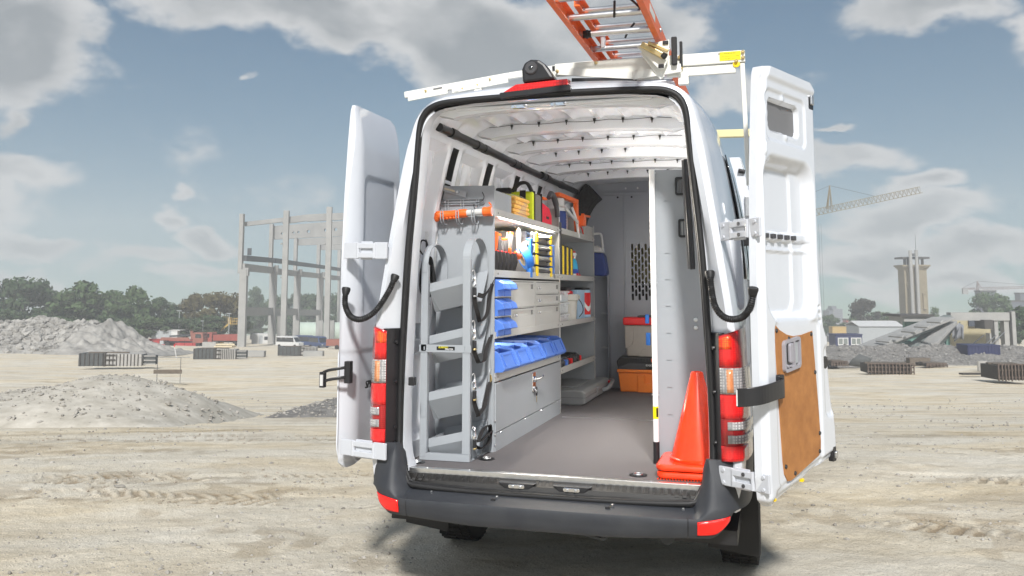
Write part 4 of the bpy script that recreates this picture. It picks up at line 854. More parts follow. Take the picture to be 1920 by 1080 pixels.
# ------------------------------------------------------------------ the van
van = thing('cargo_van', 'white high roof cargo van seen from behind with both rear doors swung open', 'van')
def resample(pts, n):
    p = np.array(pts, float); d = np.r_[0, np.cumsum(np.hypot(*np.diff(p, axis=0).T))]; t = np.linspace(0, d[-1], n)
    return np.stack([np.interp(t, d, p[:, 0]), np.interp(t, d, p[:, 1])], -1)
def spl(pts): return [tuple(p[:2]) for p in smooth_path([(x, z, 0) for x, z in pts], 6)]
def full(side, corner, top, ns=26, nc=14, nt=12):
    h = np.concatenate([resample(spl(side), ns)[:-1], resample(spl(corner), nc)[:-1], resample(spl(top), nt)])
    l = h*np.array([-1, 1]); return np.concatenate([l, h[::-1][1:]])
P_OUT0 = full([(.955,.60),(.970,.66),(.99,.85),(.987,1.2),(.970,1.5),(.930,1.8),(.886,2.1),(.838,2.4),(.806,2.53)], [(.806,2.53),(.785,2.605),(.745,2.67),(.68,2.722),(.60,2.748)], [(.60,2.748),(.4,2.768),(.2,2.778),(0,2.782)])
P_OUT1 = full([(.985,.60),(.988,.66),(1.0,.85),(1.0,1.2),(.997,1.5),(.985,1.8),(.955,2.1),(.90,2.4),(.865,2.53)], [(.865,2.53),(.838,2.61),(.785,2.69),(.70,2.745),(.60,2.768)], [(.60,2.768),(.4,2.79),(.2,2.80),(0,2.803)])
P_IN = full([(.772,.69),(.796,.76),(.807,.86),(.804,1.2),(.778,1.79),(.742,2.2),(.722,2.45),(.714,2.53)], [(.714,2.53),(.702,2.595),(.672,2.64),(.62,2.664),(.56,2.672)], [(.56,2.672),(.4,2.678),(.2,2.682),(0,2.683)])
P_LIN = full([(.865,.69),(.87,1.0),(.875,1.5),(.862,1.9),(.825,2.2),(.78,2.42)], [(.78,2.42),(.745,2.54),(.69,2.635),(.62,2.685),(.54,2.705)], [(.54,2.705),(.4,2.718),(.2,2.726),(0,2.728)])
def offs(P, d):
    t = np.gradient(P, axis=0); t /= np.hypot(t[:, 0], t[:, 1])[:, None]; n = np.stack([-t[:, 1], t[:, 0]], -1); return P+n*d
def row(P, y): return [(p[0], y if np.isscalar(y) else y[i], p[1]) for i, p in enumerate(P)]
def lerp(a, b, t): return a*(1-t)+b*t
def capz(P, zmax):
    Q = P.copy(); s = np.clip((zmax-.9)/(2.80-.9), .05, 1); m = Q[:, 1] > .9; Q[m, 1] = .9+(Q[m, 1]-.9)*s; return Q
PW = np.interp(P_OUT0[:, 1], [.6, 1.5, 2.0, 2.45, 2.7], [1, 1, .75, .3, 0])     # how far the rear pillars stand out behind the door frame
stations = [(-.055*PW, offs(P_OUT0, -.085)), (-.092*PW, offs(P_OUT0, -.055)), (-.085*PW+.01, offs(P_OUT0, -.022)), (-.05*PW+.03, offs(P_OUT0, -.006)), (.075-.04*PW, P_OUT0), (.20, lerp(P_OUT0, P_OUT1, .35)), (.40, lerp(P_OUT0, P_OUT1, .75)), (.75, P_OUT1), (2.5, P_OUT1), (4.3, P_OUT1),
            (4.75, capz(P_OUT1, 2.68)), (5.0, capz(P_OUT1, 2.5)), (5.35, capz(P_OUT1, 2.05)), (5.7, capz(P_OUT1, 1.45)), (5.9, capz(P_OUT1, 1.22)*np.array([.97, 1])), (6.25, capz(P_OUT1, 1.1)*np.array([.92, 1])), (6.42, capz(P_OUT1, .95)*np.array([.84, 1]))]
m = MB(); m.grid([row(P_IN, .10), row(P_IN, .03), row(offs(P_IN, .006), .004), row(offs(P_IN, .045), .0)]+[row(P, y) for y, P in stations])
body = m.build('body_shell', WHITE, van, smooth=32)
m = MB(); m.poly = None; fr_ = row(stations[-1][1], 6.42); m.add(fr_, [list(range(len(fr_)))]); m.build('front_grille', BLACKP, van)
MB().box(-.93, .12, .40, .93, 6.3, .47).build('underbody', BLACKP, van)
# weather seal round the opening
gp = []; G = offs(P_IN, .024)
for p in G: gp.append((p[0]*(1-.06*float(sstep(.80, .66, p[1]))), -.012-.07*float(sstep(.88, .64, p[1])), p[1] if p[1] > .8 else .8-(.8-p[1])*1.35))
bot = [(x, -.082-.012*(1-(x/.78)**2), .622+.016*(x/.78)**4) for x in np.linspace(.715, -.715, 24)]
sealpts = [Vector(p) for p in gp]+[Vector(p) for p in bot]
m = MB(); m.tube(sealpts, .0165, 8, closed=True); seal = m.build('door_seal', RUBBER, van, smooth=60)
m = MB(); m.tube([p+Vector((0, .006, 0))+(p-Vector((0, 0, 1.7))).normalized()*-.017 for p in sealpts], .006, 6, closed=True); m.build('seal_lip', RUBBER, seal, smooth=60)
# floor, sill, step
MB().box(-.868, .03, .64, .868, 4.16, .70).build('cargo_floor', FLOORM, van)
MB().box(-.42, 2.082, .7005, .868, 2.088, .7022).build('floor_joint', ALU, van)
m = MB(); m.box(-.775, .0, .700, .775, .034, .7065); m.box(-.775, -.004, .680, .775, .0, .7065); sill = m.build('sill_strip', ALU, van, bevel=.0015)
for x in (-.68, -.44, -.2, .04, .28, .52, .70): MB().cyl((x, .018, .7065), (x, .018, .7095), .005, .004, 8).build('rivet', ZINC, sill)
rows = []
for x in np.linspace(-.785, .785, 60):
    e = 1-abs(x/.785)**12; k = .085+.015*(1-(x/.785)**2); rows.append([(x, .0, .682), (x, -.012, .6805), (x, -k*.50*e-.012, .660), (x, -k*.58*e-.012, .640), (x, -k*.95*e-.012, .634), (x, -k*.95*e-.012, .59)])
step = MB().grid(rows).build('rear_step', TREAD, van, smooth=30)
for k in range(40):
    x = -.73+k*1.46/39
    if -.25 < x < -.06 or .04 < x < .23: continue
    MB().add([(x-.011, -.014, .6835), (x+.011, -.014, .6835), (x+.011, -.052, .6645), (x-.011, -.052, .6645), (x-.011, -.014, .676), (x+.011, -.014, .676), (x+.011, -.058, .654), (x-.011, -.058, .654)], [(0,1,2,3),(0,4,5,1),(1,5,6,2),(2,6,7,3),(3,7,4,0)]).build('tread_rib', TREAD, step, bevel=.002)
for x in (-.155, .133):
    MB().prism([(x-.10, .674), (x+.10, .674), (x+.062, .642), (x-.062, .642)], 1, -.068, -.02).build('striker_pocket', BLACKP, step, bevel=.004)
    s = MB().prism(rrect(x-.043, .647, x+.043, .667, .008), 1, -.074, -.066).build('door_striker', CHROME, step, bevel=.002)
    m = MB(); m.cyl((x-.02, -.073, .657), (x-.02, -.083, .657), .007, .006, 10); m.build('striker_bolt', ZINC, step); m = MB(); m.cyl((x+.02, -.073, .657), (x+.02, -.083, .657), .007, .006, 10); m.build('striker_bolt', ZINC, step)
for x in (-.16, .06):
    st = MB().prism(rrect(x-.043, 2.640, x+.043, 2.660, .008), 1, -.006, .02).build('upper_striker', CHROME, van, bevel=.002)
    m = MB(); m.cyl((x-.02, -.007, 2.65), (x-.02, -.016, 2.65), .007, .006, 10); m.build('striker_bolt', ZINC, st); m = MB(); m.tube([(x+.03, -.01, 2.652), (x+.045, -.02, 2.647), (x+.062, -.01, 2.648)], .004, 6); m.build('striker_spring', ZINC, st)
# bumper
bx_ = [(-1.013,.52),(-1.013,.30),(-1.010,.16),(-.995,.02),(-.955,-.085),(-.87,-.155),(-.72,-.19),(-.4,-.208),(0,-.213),(.4,-.208),(.72,-.19),(.87,-.155),(.955,-.085),(.995,.02),(1.010,.16),(1.013,.30),(1.013,.52)]
bpath = resample([tuple(p[:2]) for p in smooth_path([(x, y, 0) for x, y in bx_], 8)], 150)
def bsec(x, y, off=0.0):
    ax = abs(x); c = float(sstep(.755, .85, ax)); sd_ = float(sstep(.88, 1.0, ax)); zb = .488+.02*float(sstep(.3, .8, ax))+.14*float(sstep(.82, 1.03, ax))
    nx, ny = (x*.35, -1) if ax < .8 else (math.copysign(1, x)*max(.1, (ax-.75)*4), -max(0.0, 1-(ax-.8)*5))
    l = math.hypot(nx, ny); nx /= l; ny /= l
    def at(d, z): return (x+nx*(d+off), y+ny*(d+off), z)
    ztop = .614+.234*c; crease = .585+.05*c; lo = .012+.03*sd_; itop = (.098*(1-c)+.072*c)*(1-sd_)+.002*sd_
    r = [at(-.10, zb-.012), at(-lo-.012, zb-.012), at(-lo, zb+.002), at(-lo*.8, zb+.03), at(-lo*.5, (zb+crease)/2), at(-.004-.006*sd_, crease-.012), at(-.008-.004*sd_, crease)]
    for w in (.12, .3, .5, .7, .88, 1.0): r.append(at(-(.010+(itop-.010)*(w**.75 if c < .5 else w**1.15)), crease+(ztop-crease)*w))
    r += [at(-itop-.03, ztop+.001), at(-itop-.07, ztop-.05)]
    return r
bump = MB().grid([bsec(x, y) for x, y in bpath]).build('rear_bumper', BUMP, van, smooth=38)
def bpatch(x0, x1, f0, f1, off, n=14):
    xs = [(i, p) for i, p in enumerate(bpath) if x0 <= p[0] <= x1 and p[1] < .2]; rows = []
    for t in np.linspace(xs[0][0], xs[-1][0], n):
        i = int(t); k = t-i; x, y = bpath[i]*(1-k)+bpath[min(i+1, len(bpath)-1)]*k; s = bsec(x, y, off); P_ = np.array(s[2:9]); z0 = max(s[2][2]+.004, .505+.10*(abs(x)-.705)); rows.append([(float(np.interp(z, P_[:, 2], P_[:, 0])), float(np.interp(z, P_[:, 2], P_[:, 1])), z) for z in np.linspace(z0, .567+.14*(abs(x)-.705), 6)])
    return rows
for sx in (-1, 1):
    x0, x1 = (-.925, -.748) if sx < 0 else (.748, .925)
    r = MB().grid(bpatch(x0, x1, .10, .84, .0035)).build('reflector', REFL, bump, smooth=40); sm = r.modifiers.new('thickness', 'SOLIDIFY'); sm.thickness = .006; sm.offset = 0
    s = [bsec(x, y, .0012) for x, y in bpath if abs(x-sx*.722) < .012][0]; MB().tube(s[1:8], .0022, 4).build('bumper_joint', BLACKP, bump)
for x in (-.60, -.24, .35, .69): y = float(np.interp(x, bpath[30:120, 0], bpath[30:120, 1])); MB().cyl((x, y+.086, .606), (x, y+.080, .617), .007, .006, 8).build('bumper_screw', ZINC, bump)
for x in (-.255, .33): 
    y = float(np.interp(x, bpath[30:120, 0], bpath[30:120, 1])); MB().box(x-.012, y+.06, .596, x+.012, y+.085, .606).build('bumper_clip', BLACKP, bump)
# under the bumper: tow bracket, exhaust, spare wheel cradle
m = MB(); m.bar((-.22, -.05, .47), (-.05, -.10, .455), .03, .012); m.bar((.13, -.05, .46), (.30, -.12, .452), .05, .012); m.build('tow_bracket', STEEL, van)
MB().cyl((.30, -.10, .452), (.30, .3, .46), .02, .02, 10).build('tow_tube', STEEL, van); MB().cyl((.60, -.02, .45), (.60, .9, .46), .035, .035, 12).build('exhaust_pipe', STEEL, van)
# wheels
def van_wheel(x, y, r=.345, w=.235):
    ax = Matrix.Rotation(R(90), 3, 'Y'); n = 36
    t = MB().lathe([(r*.6, -w/2+.01), (r*.85, -w/2), (r*.96, -w*.46), (r, -w*.36), (r, w*.36), (r*.96, w*.46), (r*.85, w/2), (r*.6, w/2-.01)], (x, y, r), n, ax)
    tt = t.build('wheel', TYRE, van, smooth=40)
    tr_ = MB()
    for k in range(44):
        a = 2*math.pi*k/44; c, s = math.cos(a), math.sin(a)
        for dx in (-.08, -.028, .028, .08): tr_.cbox((x+dx, y+c*(r+.003), r+s*(r+.003)), (.044, .034, .010), mat=Matrix.Rotation(a-math.pi/2, 3, 'X')@Matrix.Rotation(.25 if dx > 0 else -.25, 3, 'Z'))
    tr_.build('tread_blocks', TYRE, tt, kind='stuff')
    MB().lathe([(.001, -.02), (.05, -.03), (r*.58, -.06), (r*.62, w*.40), (r*.60, w*.42), (r*.56, w*.30), (.05, w*.26), (.001, w*.26)], (x, y, r), 24, ax if x > 0 else Matrix.Rotation(R(-90), 3, 'Y')).build('rim', ZINC, tt, smooth=40)
for x in (-.90, .90):
    for y in (1.28, 4.94): van_wheel(x, y)
for x in (-.90, .90):
    MB().prism([(x-.15, .25), (x+.125, .215), (x+.125, .60), (x-.16, .60)], 1, .60, .612).build('mud_flap', RUBBER, van, bevel=.003)
    m = MB(); rows = []
    for a in np.linspace(-12, 192, 22): c, s = math.cos(R(a)), math.sin(R(a)); rows.append([(x-math.copysign(.2, x), 1.28+.46*c, .345+.46*s), (math.copysign(1.019, x), 1.28+.45*c, .345+.45*s), (math.copysign(1.022, x), 1.28+.52*c, .345+.52*s)])
    m.grid(rows).build('wheel_arch', BLACKP, van, smooth=40)
    MB().box(x*1.115-.012, .9, .55, x*1.115+.012, 5.6, .64).build('side_rubbing_strip', BUMP, van, bevel=.006)
# tail lights
lp0 = [(.875, -.100), (.905, -.110), (.938, -.104), (.970, -.078), (.992, -.02), (1.003, .05), (1.008, .14), (1.009, .22)]
def lsect(sx, z, d, top=False):
    tz = (z-.85)/.6; out = []
    for (x, y) in lp0:
        nx, ny = (0, -1) if x < .9 else ((.5, -.85) if x < .96 else (1, -.2)); sl = (x-.875)
        xx = x-max(0, tz-.45)*.035*sl/.16; out.append((sx*(xx+nx*d), y+ny*d, z+(.28*sl if top else 0)*1.0))
    return out
def lseg(sx, z0, z1, d, name, mat_, parent, x0=0, x1=8, top=False):
    rows = []
    for t in np.linspace(0, 1, 5):
        z = z0+(z1-z0)*t; a = lsect(sx, z, d); b = lsect(sx, z, d, True); rows.append([(p[0], p[1], p[2]+(q_[2]-p[2])*(t if top else 0)) for p, q_ in zip(a, b)][x0:x1])
    rin = [[(p[0], p[1]+.03, p[2]) for p in r] for r in (rows[-1], rows[0])]
    o = MB().grid(rows+rin, ).build(name, mat_, parent, smooth=40); s = o.modifiers.new('thickness', 'SOLIDIFY'); s.thickness = .004; return o
for sx in (-1, 1):
    tl = lseg(sx, .846, 1.437, 0, 'tail_light', LENSRD, van, top=True)
    lseg(sx, .846, .917, .004, 'lens_segment', LENSR, tl, 0, 5); lseg(sx, 1.045, 1.155, .004, 'lens_segment', LENSR, tl, 0, 5); lseg(sx, 1.292, 1.432, .004, 'lens_segment', LENSR, tl, 0, 4, True); lseg(sx, 1.375, 1.425, .006, 'amber_segment', LENSA, tl, 0, 3, True)
    lseg(sx, 1.162, 1.284, .005, 'clear_segment', LENSC, tl, 0, 8); lseg(sx, 1.168, 1.278, .008, 'amber_bulb', LENSO, tl, 1, 3)
    lseg(sx, .930, .968, .006, 'clear_segment', LENSC, tl, 1, 7); lseg(sx, .992, 1.030, .006, 'clear_segment', LENSC, tl, 1, 7)
    st = MB().prism([(sx*.832, -.004), (sx*.846, -.03), (sx*.874, -.097), (sx*.90, -.09), (sx*.90, .02), (sx*.84, .02)], 2, .842, 1.450).build('lamp_side_strip', BLACKP, van, bevel=.003)
    for z in (.921, 1.163, 1.376): MB().cyl((sx*.848, -.04, z), (sx*.839, -.044, z), .010, .008, 10).build('lamp_screw', BLACKP, st)
# third brake light and camera
bl = MB().add([(-.245, -.035, 2.722), (.125, -.035, 2.745), (.115, -.03, 2.778), (-.17, -.03, 2.765), (-.245, .05, 2.735), (.125, .05, 2.757), (.115, .05, 2.79), (-.17, .05, 2.78)], [(0,1,2,3),(7,6,5,4),(0,4,5,1),(3,2,6,7),(0,3,7,4),(1,5,6,2)]).build('brake_light', LEDR, van, bevel=.004)
MB().bar((-.255, -.022, 2.706), (.135, -.022, 2.726), .05, .032).build('brake_light_base', BLACKP, bl, bevel=.004)
cm = thing('reversing_camera', 'black reversing camera pod above the red brake light', 'camera'); pr = [(-.135, 2.775), (-.14, 2.85), (-.125, 2.885), (-.09, 2.903), (-.045, 2.898), (-.01, 2.872), (.03, 2.81), (.045, 2.785)]
MB().prism(pr, 1, -.02, .10).build('camera_body', BLACKP, cm, bevel=.014); MB().lathe([(.001, 0), (.034, 0), (.036, -.006), (.030, -.012), (.001, -.012)], (-.085, -.018, 2.852), 20, Matrix.Rotation(R(-90), 3, 'X')).build('lens_ring', DGREY, cm, smooth=40)
MB().ell((-.085, -.024, 2.852), (.016, .010, .016)).build('camera_lens', GLASS, cm, smooth=60); MB().box(-.15, .06, 2.765, .09, .16, 2.80).build('camera_foot', BLACKP, cm, bevel=.01)
# side windows, mirrors, cab doors
for sx in (-1, 1):
    for y0, y1 in ((.55, 1.28), (1.38, 2.62), (2.75, 3.9)):
        rows = []
        for z in np.linspace(1.72, 2.42, 8):
            x = float(np.interp(z, P_OUT1[:, 1][:26], -P_OUT1[:, 0][:26]))+.006; rows.append([(sx*x, y, z) for y in np.linspace(y0, y1, 6)])
        MB().grid(rows).build('side_window', GLASS, van, smooth=60).modifiers.new('thickness', 'SOLIDIFY').thickness = .006
    mr_ = MB().cbox((sx*1.13, 5.0, 1.72), (.16, .10, .34)).build('door_mirror', BLACKP, van, bevel=.03); MB().bar((sx*1.06, 5.0, 1.60), (sx*.98, 5.02, 1.52), .05, .05).build('mirror_arm', BLACKP, mr_)
    MB().box(sx*1.07, 4.945, 1.58, sx*1.19, 4.95, 1.86).build('mirror_glass', CHROME, mr_)
rows = [[(x, y, z) for x in np.linspace(-w, w, 8)] for y, z, w in ((5.06, 2.42, .74), (5.3, 2.16, .78), (5.62, 1.62, .84), (5.74, 1.47, .86))]
MB().grid(rows).build('windscreen', GLASS, van).location = (0, .02, .06)

# rear doors: pressed sheet panels, built in door coordinates (u from the hinge, n towards the load space, z up)
def smin(u, z, u0, z0, u1, z1, r, w):                 # 1 inside a rounded pocket, soft wall of width w
    du = np.maximum(np.maximum(u0+r-u, u-(u1-r)), 0); dz = np.maximum(np.maximum(z0+r-z, z-(z1-r)), 0); ins = np.minimum(np.minimum(u-u0, u1-u), np.minimum(z-z0, z1-z))
    d = np.where((du > 0) & (dz > 0), r-np.hypot(du, dz), ins); return sstep(0, w, d)
def door(hinge, phi, side, label, z0fn, ul, ur):
    d = Vector((math.cos(R(phi)), math.sin(R(phi)), 0)); nin = Vector((d.y, -d.x, 0)) if side > 0 else Vector((-d.y, d.x, 0)); H = Vector((hinge[0], hinge[1], 0))
    return lambda u, n, z: H+d*u+nin*n+Vector((0, 0, z))
zk = [.665, .70, .80, .95, 1.25, 1.40, 1.47, 1.8, 2.2, 2.5, 2.66, 2.71, 2.735]
ulk = [.05, .005, -.012, -.010, -.012, -.012, -.012, -.008, .015, .045, .066, .076, .09]
urk = [.58, .78, .815, .808, .765, .745, .700, .665, .668, .668, .672, .668, .62]
def door_surface(DP, relief, nu, nv, ul, ur, mat_, name, parent, wrap, zbot, smooth=45):
    rows = []
    for z in np.linspace(0, 1, nv):
        r = []
        for u in np.linspace(0, 1, nu):
            zb = zbot(u); zt = 2.738; zz = zb+(zt-zb)*z; a = np.interp(zz-(zb-.665)*max(0, 1-z*4), zk, ul); b = np.interp(zz-(zb-.665)*max(0, 1-z*4), zk, ur)
            uu = a+(b-a)*u; r.append((uu, zz))
        rows.append(r)
    A = np.array(rows); nn = relief(A[..., 0], A[..., 1]); V = [[DP(A[i, j, 0], float(nn[i, j]), A[i, j, 1]) for j in range(nu)] for i in range(nv)]
    front = MB(); 
    back = [[DP(A[i, j, 0], wrap(A[i, j, 0], A[i, j, 1]), A[i, j, 1]) for j in range(nu)] for i in range(nv)]
    front.grid(V); front.grid(back)
    o2 = nu*nv; per = [j for j in range(nu)]+[i*nu+nu-1 for i in range(1, nv)]+[(nv-1)*nu+j for j in range(nu-2, -1, -1)]+[i*nu for i in range(nv-2, 0, -1)]
    for k in range(len(per)): a = per[k]; b = per[(k+1) % len(per)]; front.f.append([a, b, b+o2, a+o2]); front.mi.append(0)
    return front.build(name, mat_, parent, smooth=smooth)
DPR = door((1.034, -.235), 65, 1, '', None, None, None)
zbR = lambda u: .672+.105*u+.02*math.sin(u*3.1)*0
hbpoly = [(.112, 1.500), (.165, 1.470), (.24, 1.446), (.32, 1.434), (.42, 1.437), (.548, 1.452), (.566, 1.30), (.588, 1.10), (.606, .90), (.600, .855), (.575, .832), (.245, .762), (.205, .764), (.172, .80), (.160, .86), (.135, 1.15)]
def inpoly(u, z, poly):
    c = np.zeros(u.shape, bool); j = len(poly)-1
    for i in range(len(poly)):
        (xi, yi), (xj, yj) = poly[i], poly[j]; c ^= ((yi > z) != (yj > z)) & (u < (xj-xi)*(z-yi)/(yj-yi+1e-12)+xi); j = i
    return c
def relR(u, z):
    n = np.full(u.shape, .066)
    ucen = np.interp(z, [.7, 1.4, 2.7], [.42, .37, .37])
    n -= .010*smin(u, z, .075, 2.375, .545, 2.635, .05, .014)                                    # step round the window recess
    n -= .026*smin(u, z, .115, 2.425, .478, 2.592, .04, .012)
    for (cu, cz) in ((.28, 2.604), (.31, 2.415)): n += .010*np.exp(-((u-cu)**2+(z-cz)**2)/.0003)
    du = np.interp(z, [1.45, 1.62, 1.9, 2.1, 2.33], [.20, .02, 0, .02, .07])
    r0 = smin(u, z, .022, 1.490, .628, 2.318, .13, .075); r0 = r0*sstep(-.01, .05, u-.02-.16*np.clip((1.64-z)/.16, 0, 1)**2*(u < .3))
    n -= .052*r0; n -= .012*smin(u, z, .05, 1.545, .44, 2.27, .08, .012)
    n += .014*(smin(u, z, -.0, 1.895, .60, 1.945, .01, .010))*r0; n += .008*smin(u, z, 0, 1.84, .6, 1.865, .008, .008)*r0
    e = np.minimum(u-np.interp(z, zk, ulk), np.interp(z, zk, urk)-u); n -= .030*(1-sstep(0, .03, e))
    zb = .672+.105*np.clip(u/.8, 0, 1); n -= .022*(1-sstep(0.0, .045, z-zb)); n -= .014*(1-sstep(.05, .07, z-zb))*sstep(.05, .12, u)
    n -= .008*(1-sstep(2.66, 2.70, z))*0; n += .012*sstep(2.665, 2.70, z)
    n -= .010*smin(u, z, .098, .740, .632, 1.516, .05, .022)
    n -= .010*smin(u, z, .66, 1.00, .79, 1.38, .05, .03)
    for k in range(3): n -= .010*smin(u, z, .615+.0*k, 1.49+.035*k, .65, 1.512+.035*k, .01, .006)
    n += .008*smin(u, z, .030, 2.30, .075, 2.37, .012, .01)
    return n
wrapR = lambda u, z: -.012*np.clip((u-.0)/.6, 0, 1) if True else 0
rd = door_surface(DPR, relR, 110, 240, ulk, urk, WHITE, 'rear_door', van, wrapR, zbR); rd['label'] = 'right rear door showing its pressed inner panel and hardboard trim'
def on_door(DP, pts, n0, n1, name, mat_, parent, bevel=0, smooth=None):
    k = len(pts); m = MB(); m.add([DP(u, n0, z) for u, z in pts]+[DP(u, n1, z) for u, z in pts], [list(range(k)), list(range(k, 2*k))[::-1]]+[[i, (i+1) % k, k+(i+1) % k, k+i] for i in range(k)])
    return m.build(name, mat_, parent, bevel=bevel, smooth=smooth)
on_door(DPR, hbpoly, .052, .0605, 'trim_panel', HARDB, rd, .001)
for (u, z) in ((.128, 1.468), (.262, 1.425), (.528, 1.437), (.56, 1.245), (.592, .94), (.583, .852), (.185, .835), (.285, .790), (.14, 1.20)):
    m = MB(); c = DPR(u, .0605, z); m.cyl(c, DPR(u, .066, z), .011, .008, 12); m.build('trim_clip', BLACKP, rd)
hz = lambda t: .0
def skew(pts): return [(u, z+.10*(u-.27)) for u, z in pts]
m = MB(); out_ = skew(rrect(.182, 1.275, .368, 1.425, .022)); in1 = skew(rrect(.198, 1.290, .285, 1.410, .012)); in2 = skew(rrect(.300, 1.290, .352, 1.410, .012))
tri = tessellate_polygon([[Vector((*p, 0)) for p in l] for l in (out_, in1, in2)]); flat = out_+in1+in2; k = len(flat)
m.add([DPR(u, .076, z) for u, z in flat]+[DPR(u, .058, z) for u, z in flat], [list(t) for t in tri]+[[k+i for i in t][::-1] for t in tri])
st_ = 0
for l in (out_, in1, in2):
    for i in range(len(l)): a = st_+i; b = st_+(i+1) % len(l); m.f.append([a, b, b+k, a+k]); m.mi.append(0)
    st_ += len(l)
hb_ = m.build('handle_bezel', HANDLEG, rd); on_door(DPR, skew(rrect(.196, 1.288, .354, 1.412, .014)), .0612, .064, 'handle_cup', MGREY, hb_)
on_door(DPR, skew(rrect(.222, 1.315, .262, 1.408, .012)), .070, .086, 'pull_handle', HANDLEG, hb_, .005); on_door(DPR, skew(rrect(.205, 1.30, .222, 1.40, .004)), .064, .067, 'handle_shadow_gap', BLACKP, hb_); on_door(DPR, skew(rrect(.305, 1.30, .347, 1.40, .01)), .064, .068, 'pull_recess', SHEDG, hb_)
m = MB(); 
for du in (.215, .245): m.cyl(DPR(du, .066, 1.297), DPR(du, .080, 1.297), .009, .007, 10)
m.build('lock_button', HANDLEG, hb_)
for i in range(6): on_door(DPR, rrect(.035+i*.078, 1.908, .072+i*.078, 1.930, .004), .012, .0295, 'strap_slot', DGREY, rd)
m = MB(); m.cyl(DPR(.705, .045, 1.285), DPR(.705, .0575, 1.285), .032, .032, 24); m.build('bump_stop', BLACKP, rd, smooth=40)
for (u, z, s) in ((.62, 2.655, 1.0), (.765, .815, .7)):
    l = on_door(DPR, rrect(u-.035*s, z-.055*s, u+.03*s, z+.055*s, .012), .040, .0665, 'door_latch', BLACKP, rd, .003); on_door(DPR, rrect(u-.02*s, z-.03*s, u+.012*s, z+.02*s, .006), .0665, .080, 'latch_claw', ZINC, l, .003)
on_door(DPR, rrect(.130, 2.436, .466, 2.582, .03), .022, .0325, 'window_blank', MGREY, rd)
on_door(DPR, [(.09, .690), (.105, .692), (.105, .702), (.09, .70)], .03, .047, 'yellow_tape', YEL, rd); on_door(DPR, [(.40, .728), (.418, .730), (.418, .742), (.40, .740)], .03, .047, 'yellow_tape', YEL, rd)
# check strap of the right door
a = DPR(.12, .075, 1.205); b = Vector((.99, -.47, 1.178)); pth = smooth_path([DPR(.13, .068, 1.21), DPR(.09, .10, 1.208), (1.085, -.36, 1.195), (1.02, -.40, 1.186), (.965, -.395, 1.18)], 6)
MB().ribbon(pth, (0, 0, .082), .010).build('check_strap', BLACKP, rd, bevel=.003); on_door(DPR, rrect(.095, 1.155, .15, 1.265, .01), .06, .085, 'strap_bracket', BLACKP, rd, .004)
MB().cbox(pth[-1], (.006, .02, .07)).build('strap_end', VWHITE, rd)
# left door: its outer skin faces the van side
DPL = door((-1.135, .0), 90.5, -1, '', None, None, None)
def relL(u, z):
    n = np.zeros(u.shape)
    n += .055*np.clip(1-u/.13, 0, 1)**2*1.3
    r = smin(u, z, .135, 1.50, .60, 2.33, .06, .018)
    n += .010*r; n += .012*(1-sstep(1.29, 1.31, z))*0+.008*sstep(1.325, 1.295, z); n += .05*np.clip((z-2.45)/.3, 0, 1)**2
    e = np.interp(z, zk, urk)-u; n += .012*(1-sstep(0, .03, e)); n += .012*(1-sstep(0, .03, z-.70)); return n
ld = door_surface(DPL, relL, 90, 200, [x+.006 for x in ulk], urk, WHITE, 'rear_door', van, lambda u, z: .072, lambda u: .672+.10*u); ld['label'] = 'left rear door folded back along the van side, outer skin showing'
bg_ = text_mesh('SPRINTER', .062, 'badge', BLACKINK, ld, (DPL(.285, -.004, 1.115)+Vector((.012, 0, 0)), (0, 1, 0), (0, 0, 1)), .35, .003)
pth = smooth_path([(-1.135, -.03, 1.205), (-1.165, -.065, 1.20), (-1.225, -.085, 1.19), (-1.265, -.08, 1.175)], 5)
m = MB(); m.ribbon([p+Vector((0, 0, .028)) for p in pth], (0, 0, .016), .014); m.ribbon([p-Vector((0, 0, .024)) for p in pth], (0, 0, .016), .014); m.cbox(pth[-1]+Vector((0, 0, -.01)), (.03, .03, .085)); m.cbox(pth[0], (.035, .04, .12)); m.build('check_strap', BLACKP, ld, bevel=.003); MB().cbox(pth[-1]+Vector((.001, -.017, -.012)), (.018, .005, .06)).build('strap_end', VWHITE, ld)
# hinges
def hinge(bp, dp, bn, dn, parent, h=.10, d=None):
    bp, dp = Vector(bp), Vector(dp); t = (dp-bp).normalized(); b = MB().bar(bp-t*.045, bp+t*.04, .016, h*.92).build('hinge', HINGEW, parent, bevel=.004)
    for z in (-.026, .026): MB().bar(bp+t*.035+Vector((0, -.006, z)), dp-t*.045+Vector((0, -.004, z)), .022, .030).build('hinge_arm', HINGEW, b, bevel=.004)
    MB().bar(bp+t*.055+Vector((0, .004, 0)), dp-t*.06+Vector((0, .004, 0)), .010, h*1.02).build('hinge_web', HINGEW, b, bevel=.003)
    for e in (bp+t*.038, dp-t*.045): MB().cyl(e+Vector((0, -.006, -h*.42)), e+Vector((0, -.006, h*.42)), .011, .011, 10).build('hinge_pin', HINGEW, b, smooth=40)
    MB().bar(dp-t*.05, dp+t*.05, .014, h*.9).build('door_plate', HINGEW, b, bevel=.004)
    m = MB(); nn = Vector((t.y, -t.x, 0)); 
    for e, s in ((bp-t*.015, .028), (dp+t*.02, .028)):
        for z in (-s, s): m.cyl(e+nn*.006+Vector((0, 0, z)), e+nn*.014+Vector((0, 0, z)), .010, .008, 10)
    m.build('hinge_bolt', HINGEW, b, smooth=40, kind='stuff'); m = MB()
    mid = (bp+dp)/2
    for z in (-.026, .026): m.cyl(mid+nn*.012+t*.01+Vector((0, 0, z)), mid+nn*.019+t*.01+Vector((0, 0, z)), .009, .009, 10)
    m.build('hinge_hole', DGREY, b, kind='stuff')
    return b
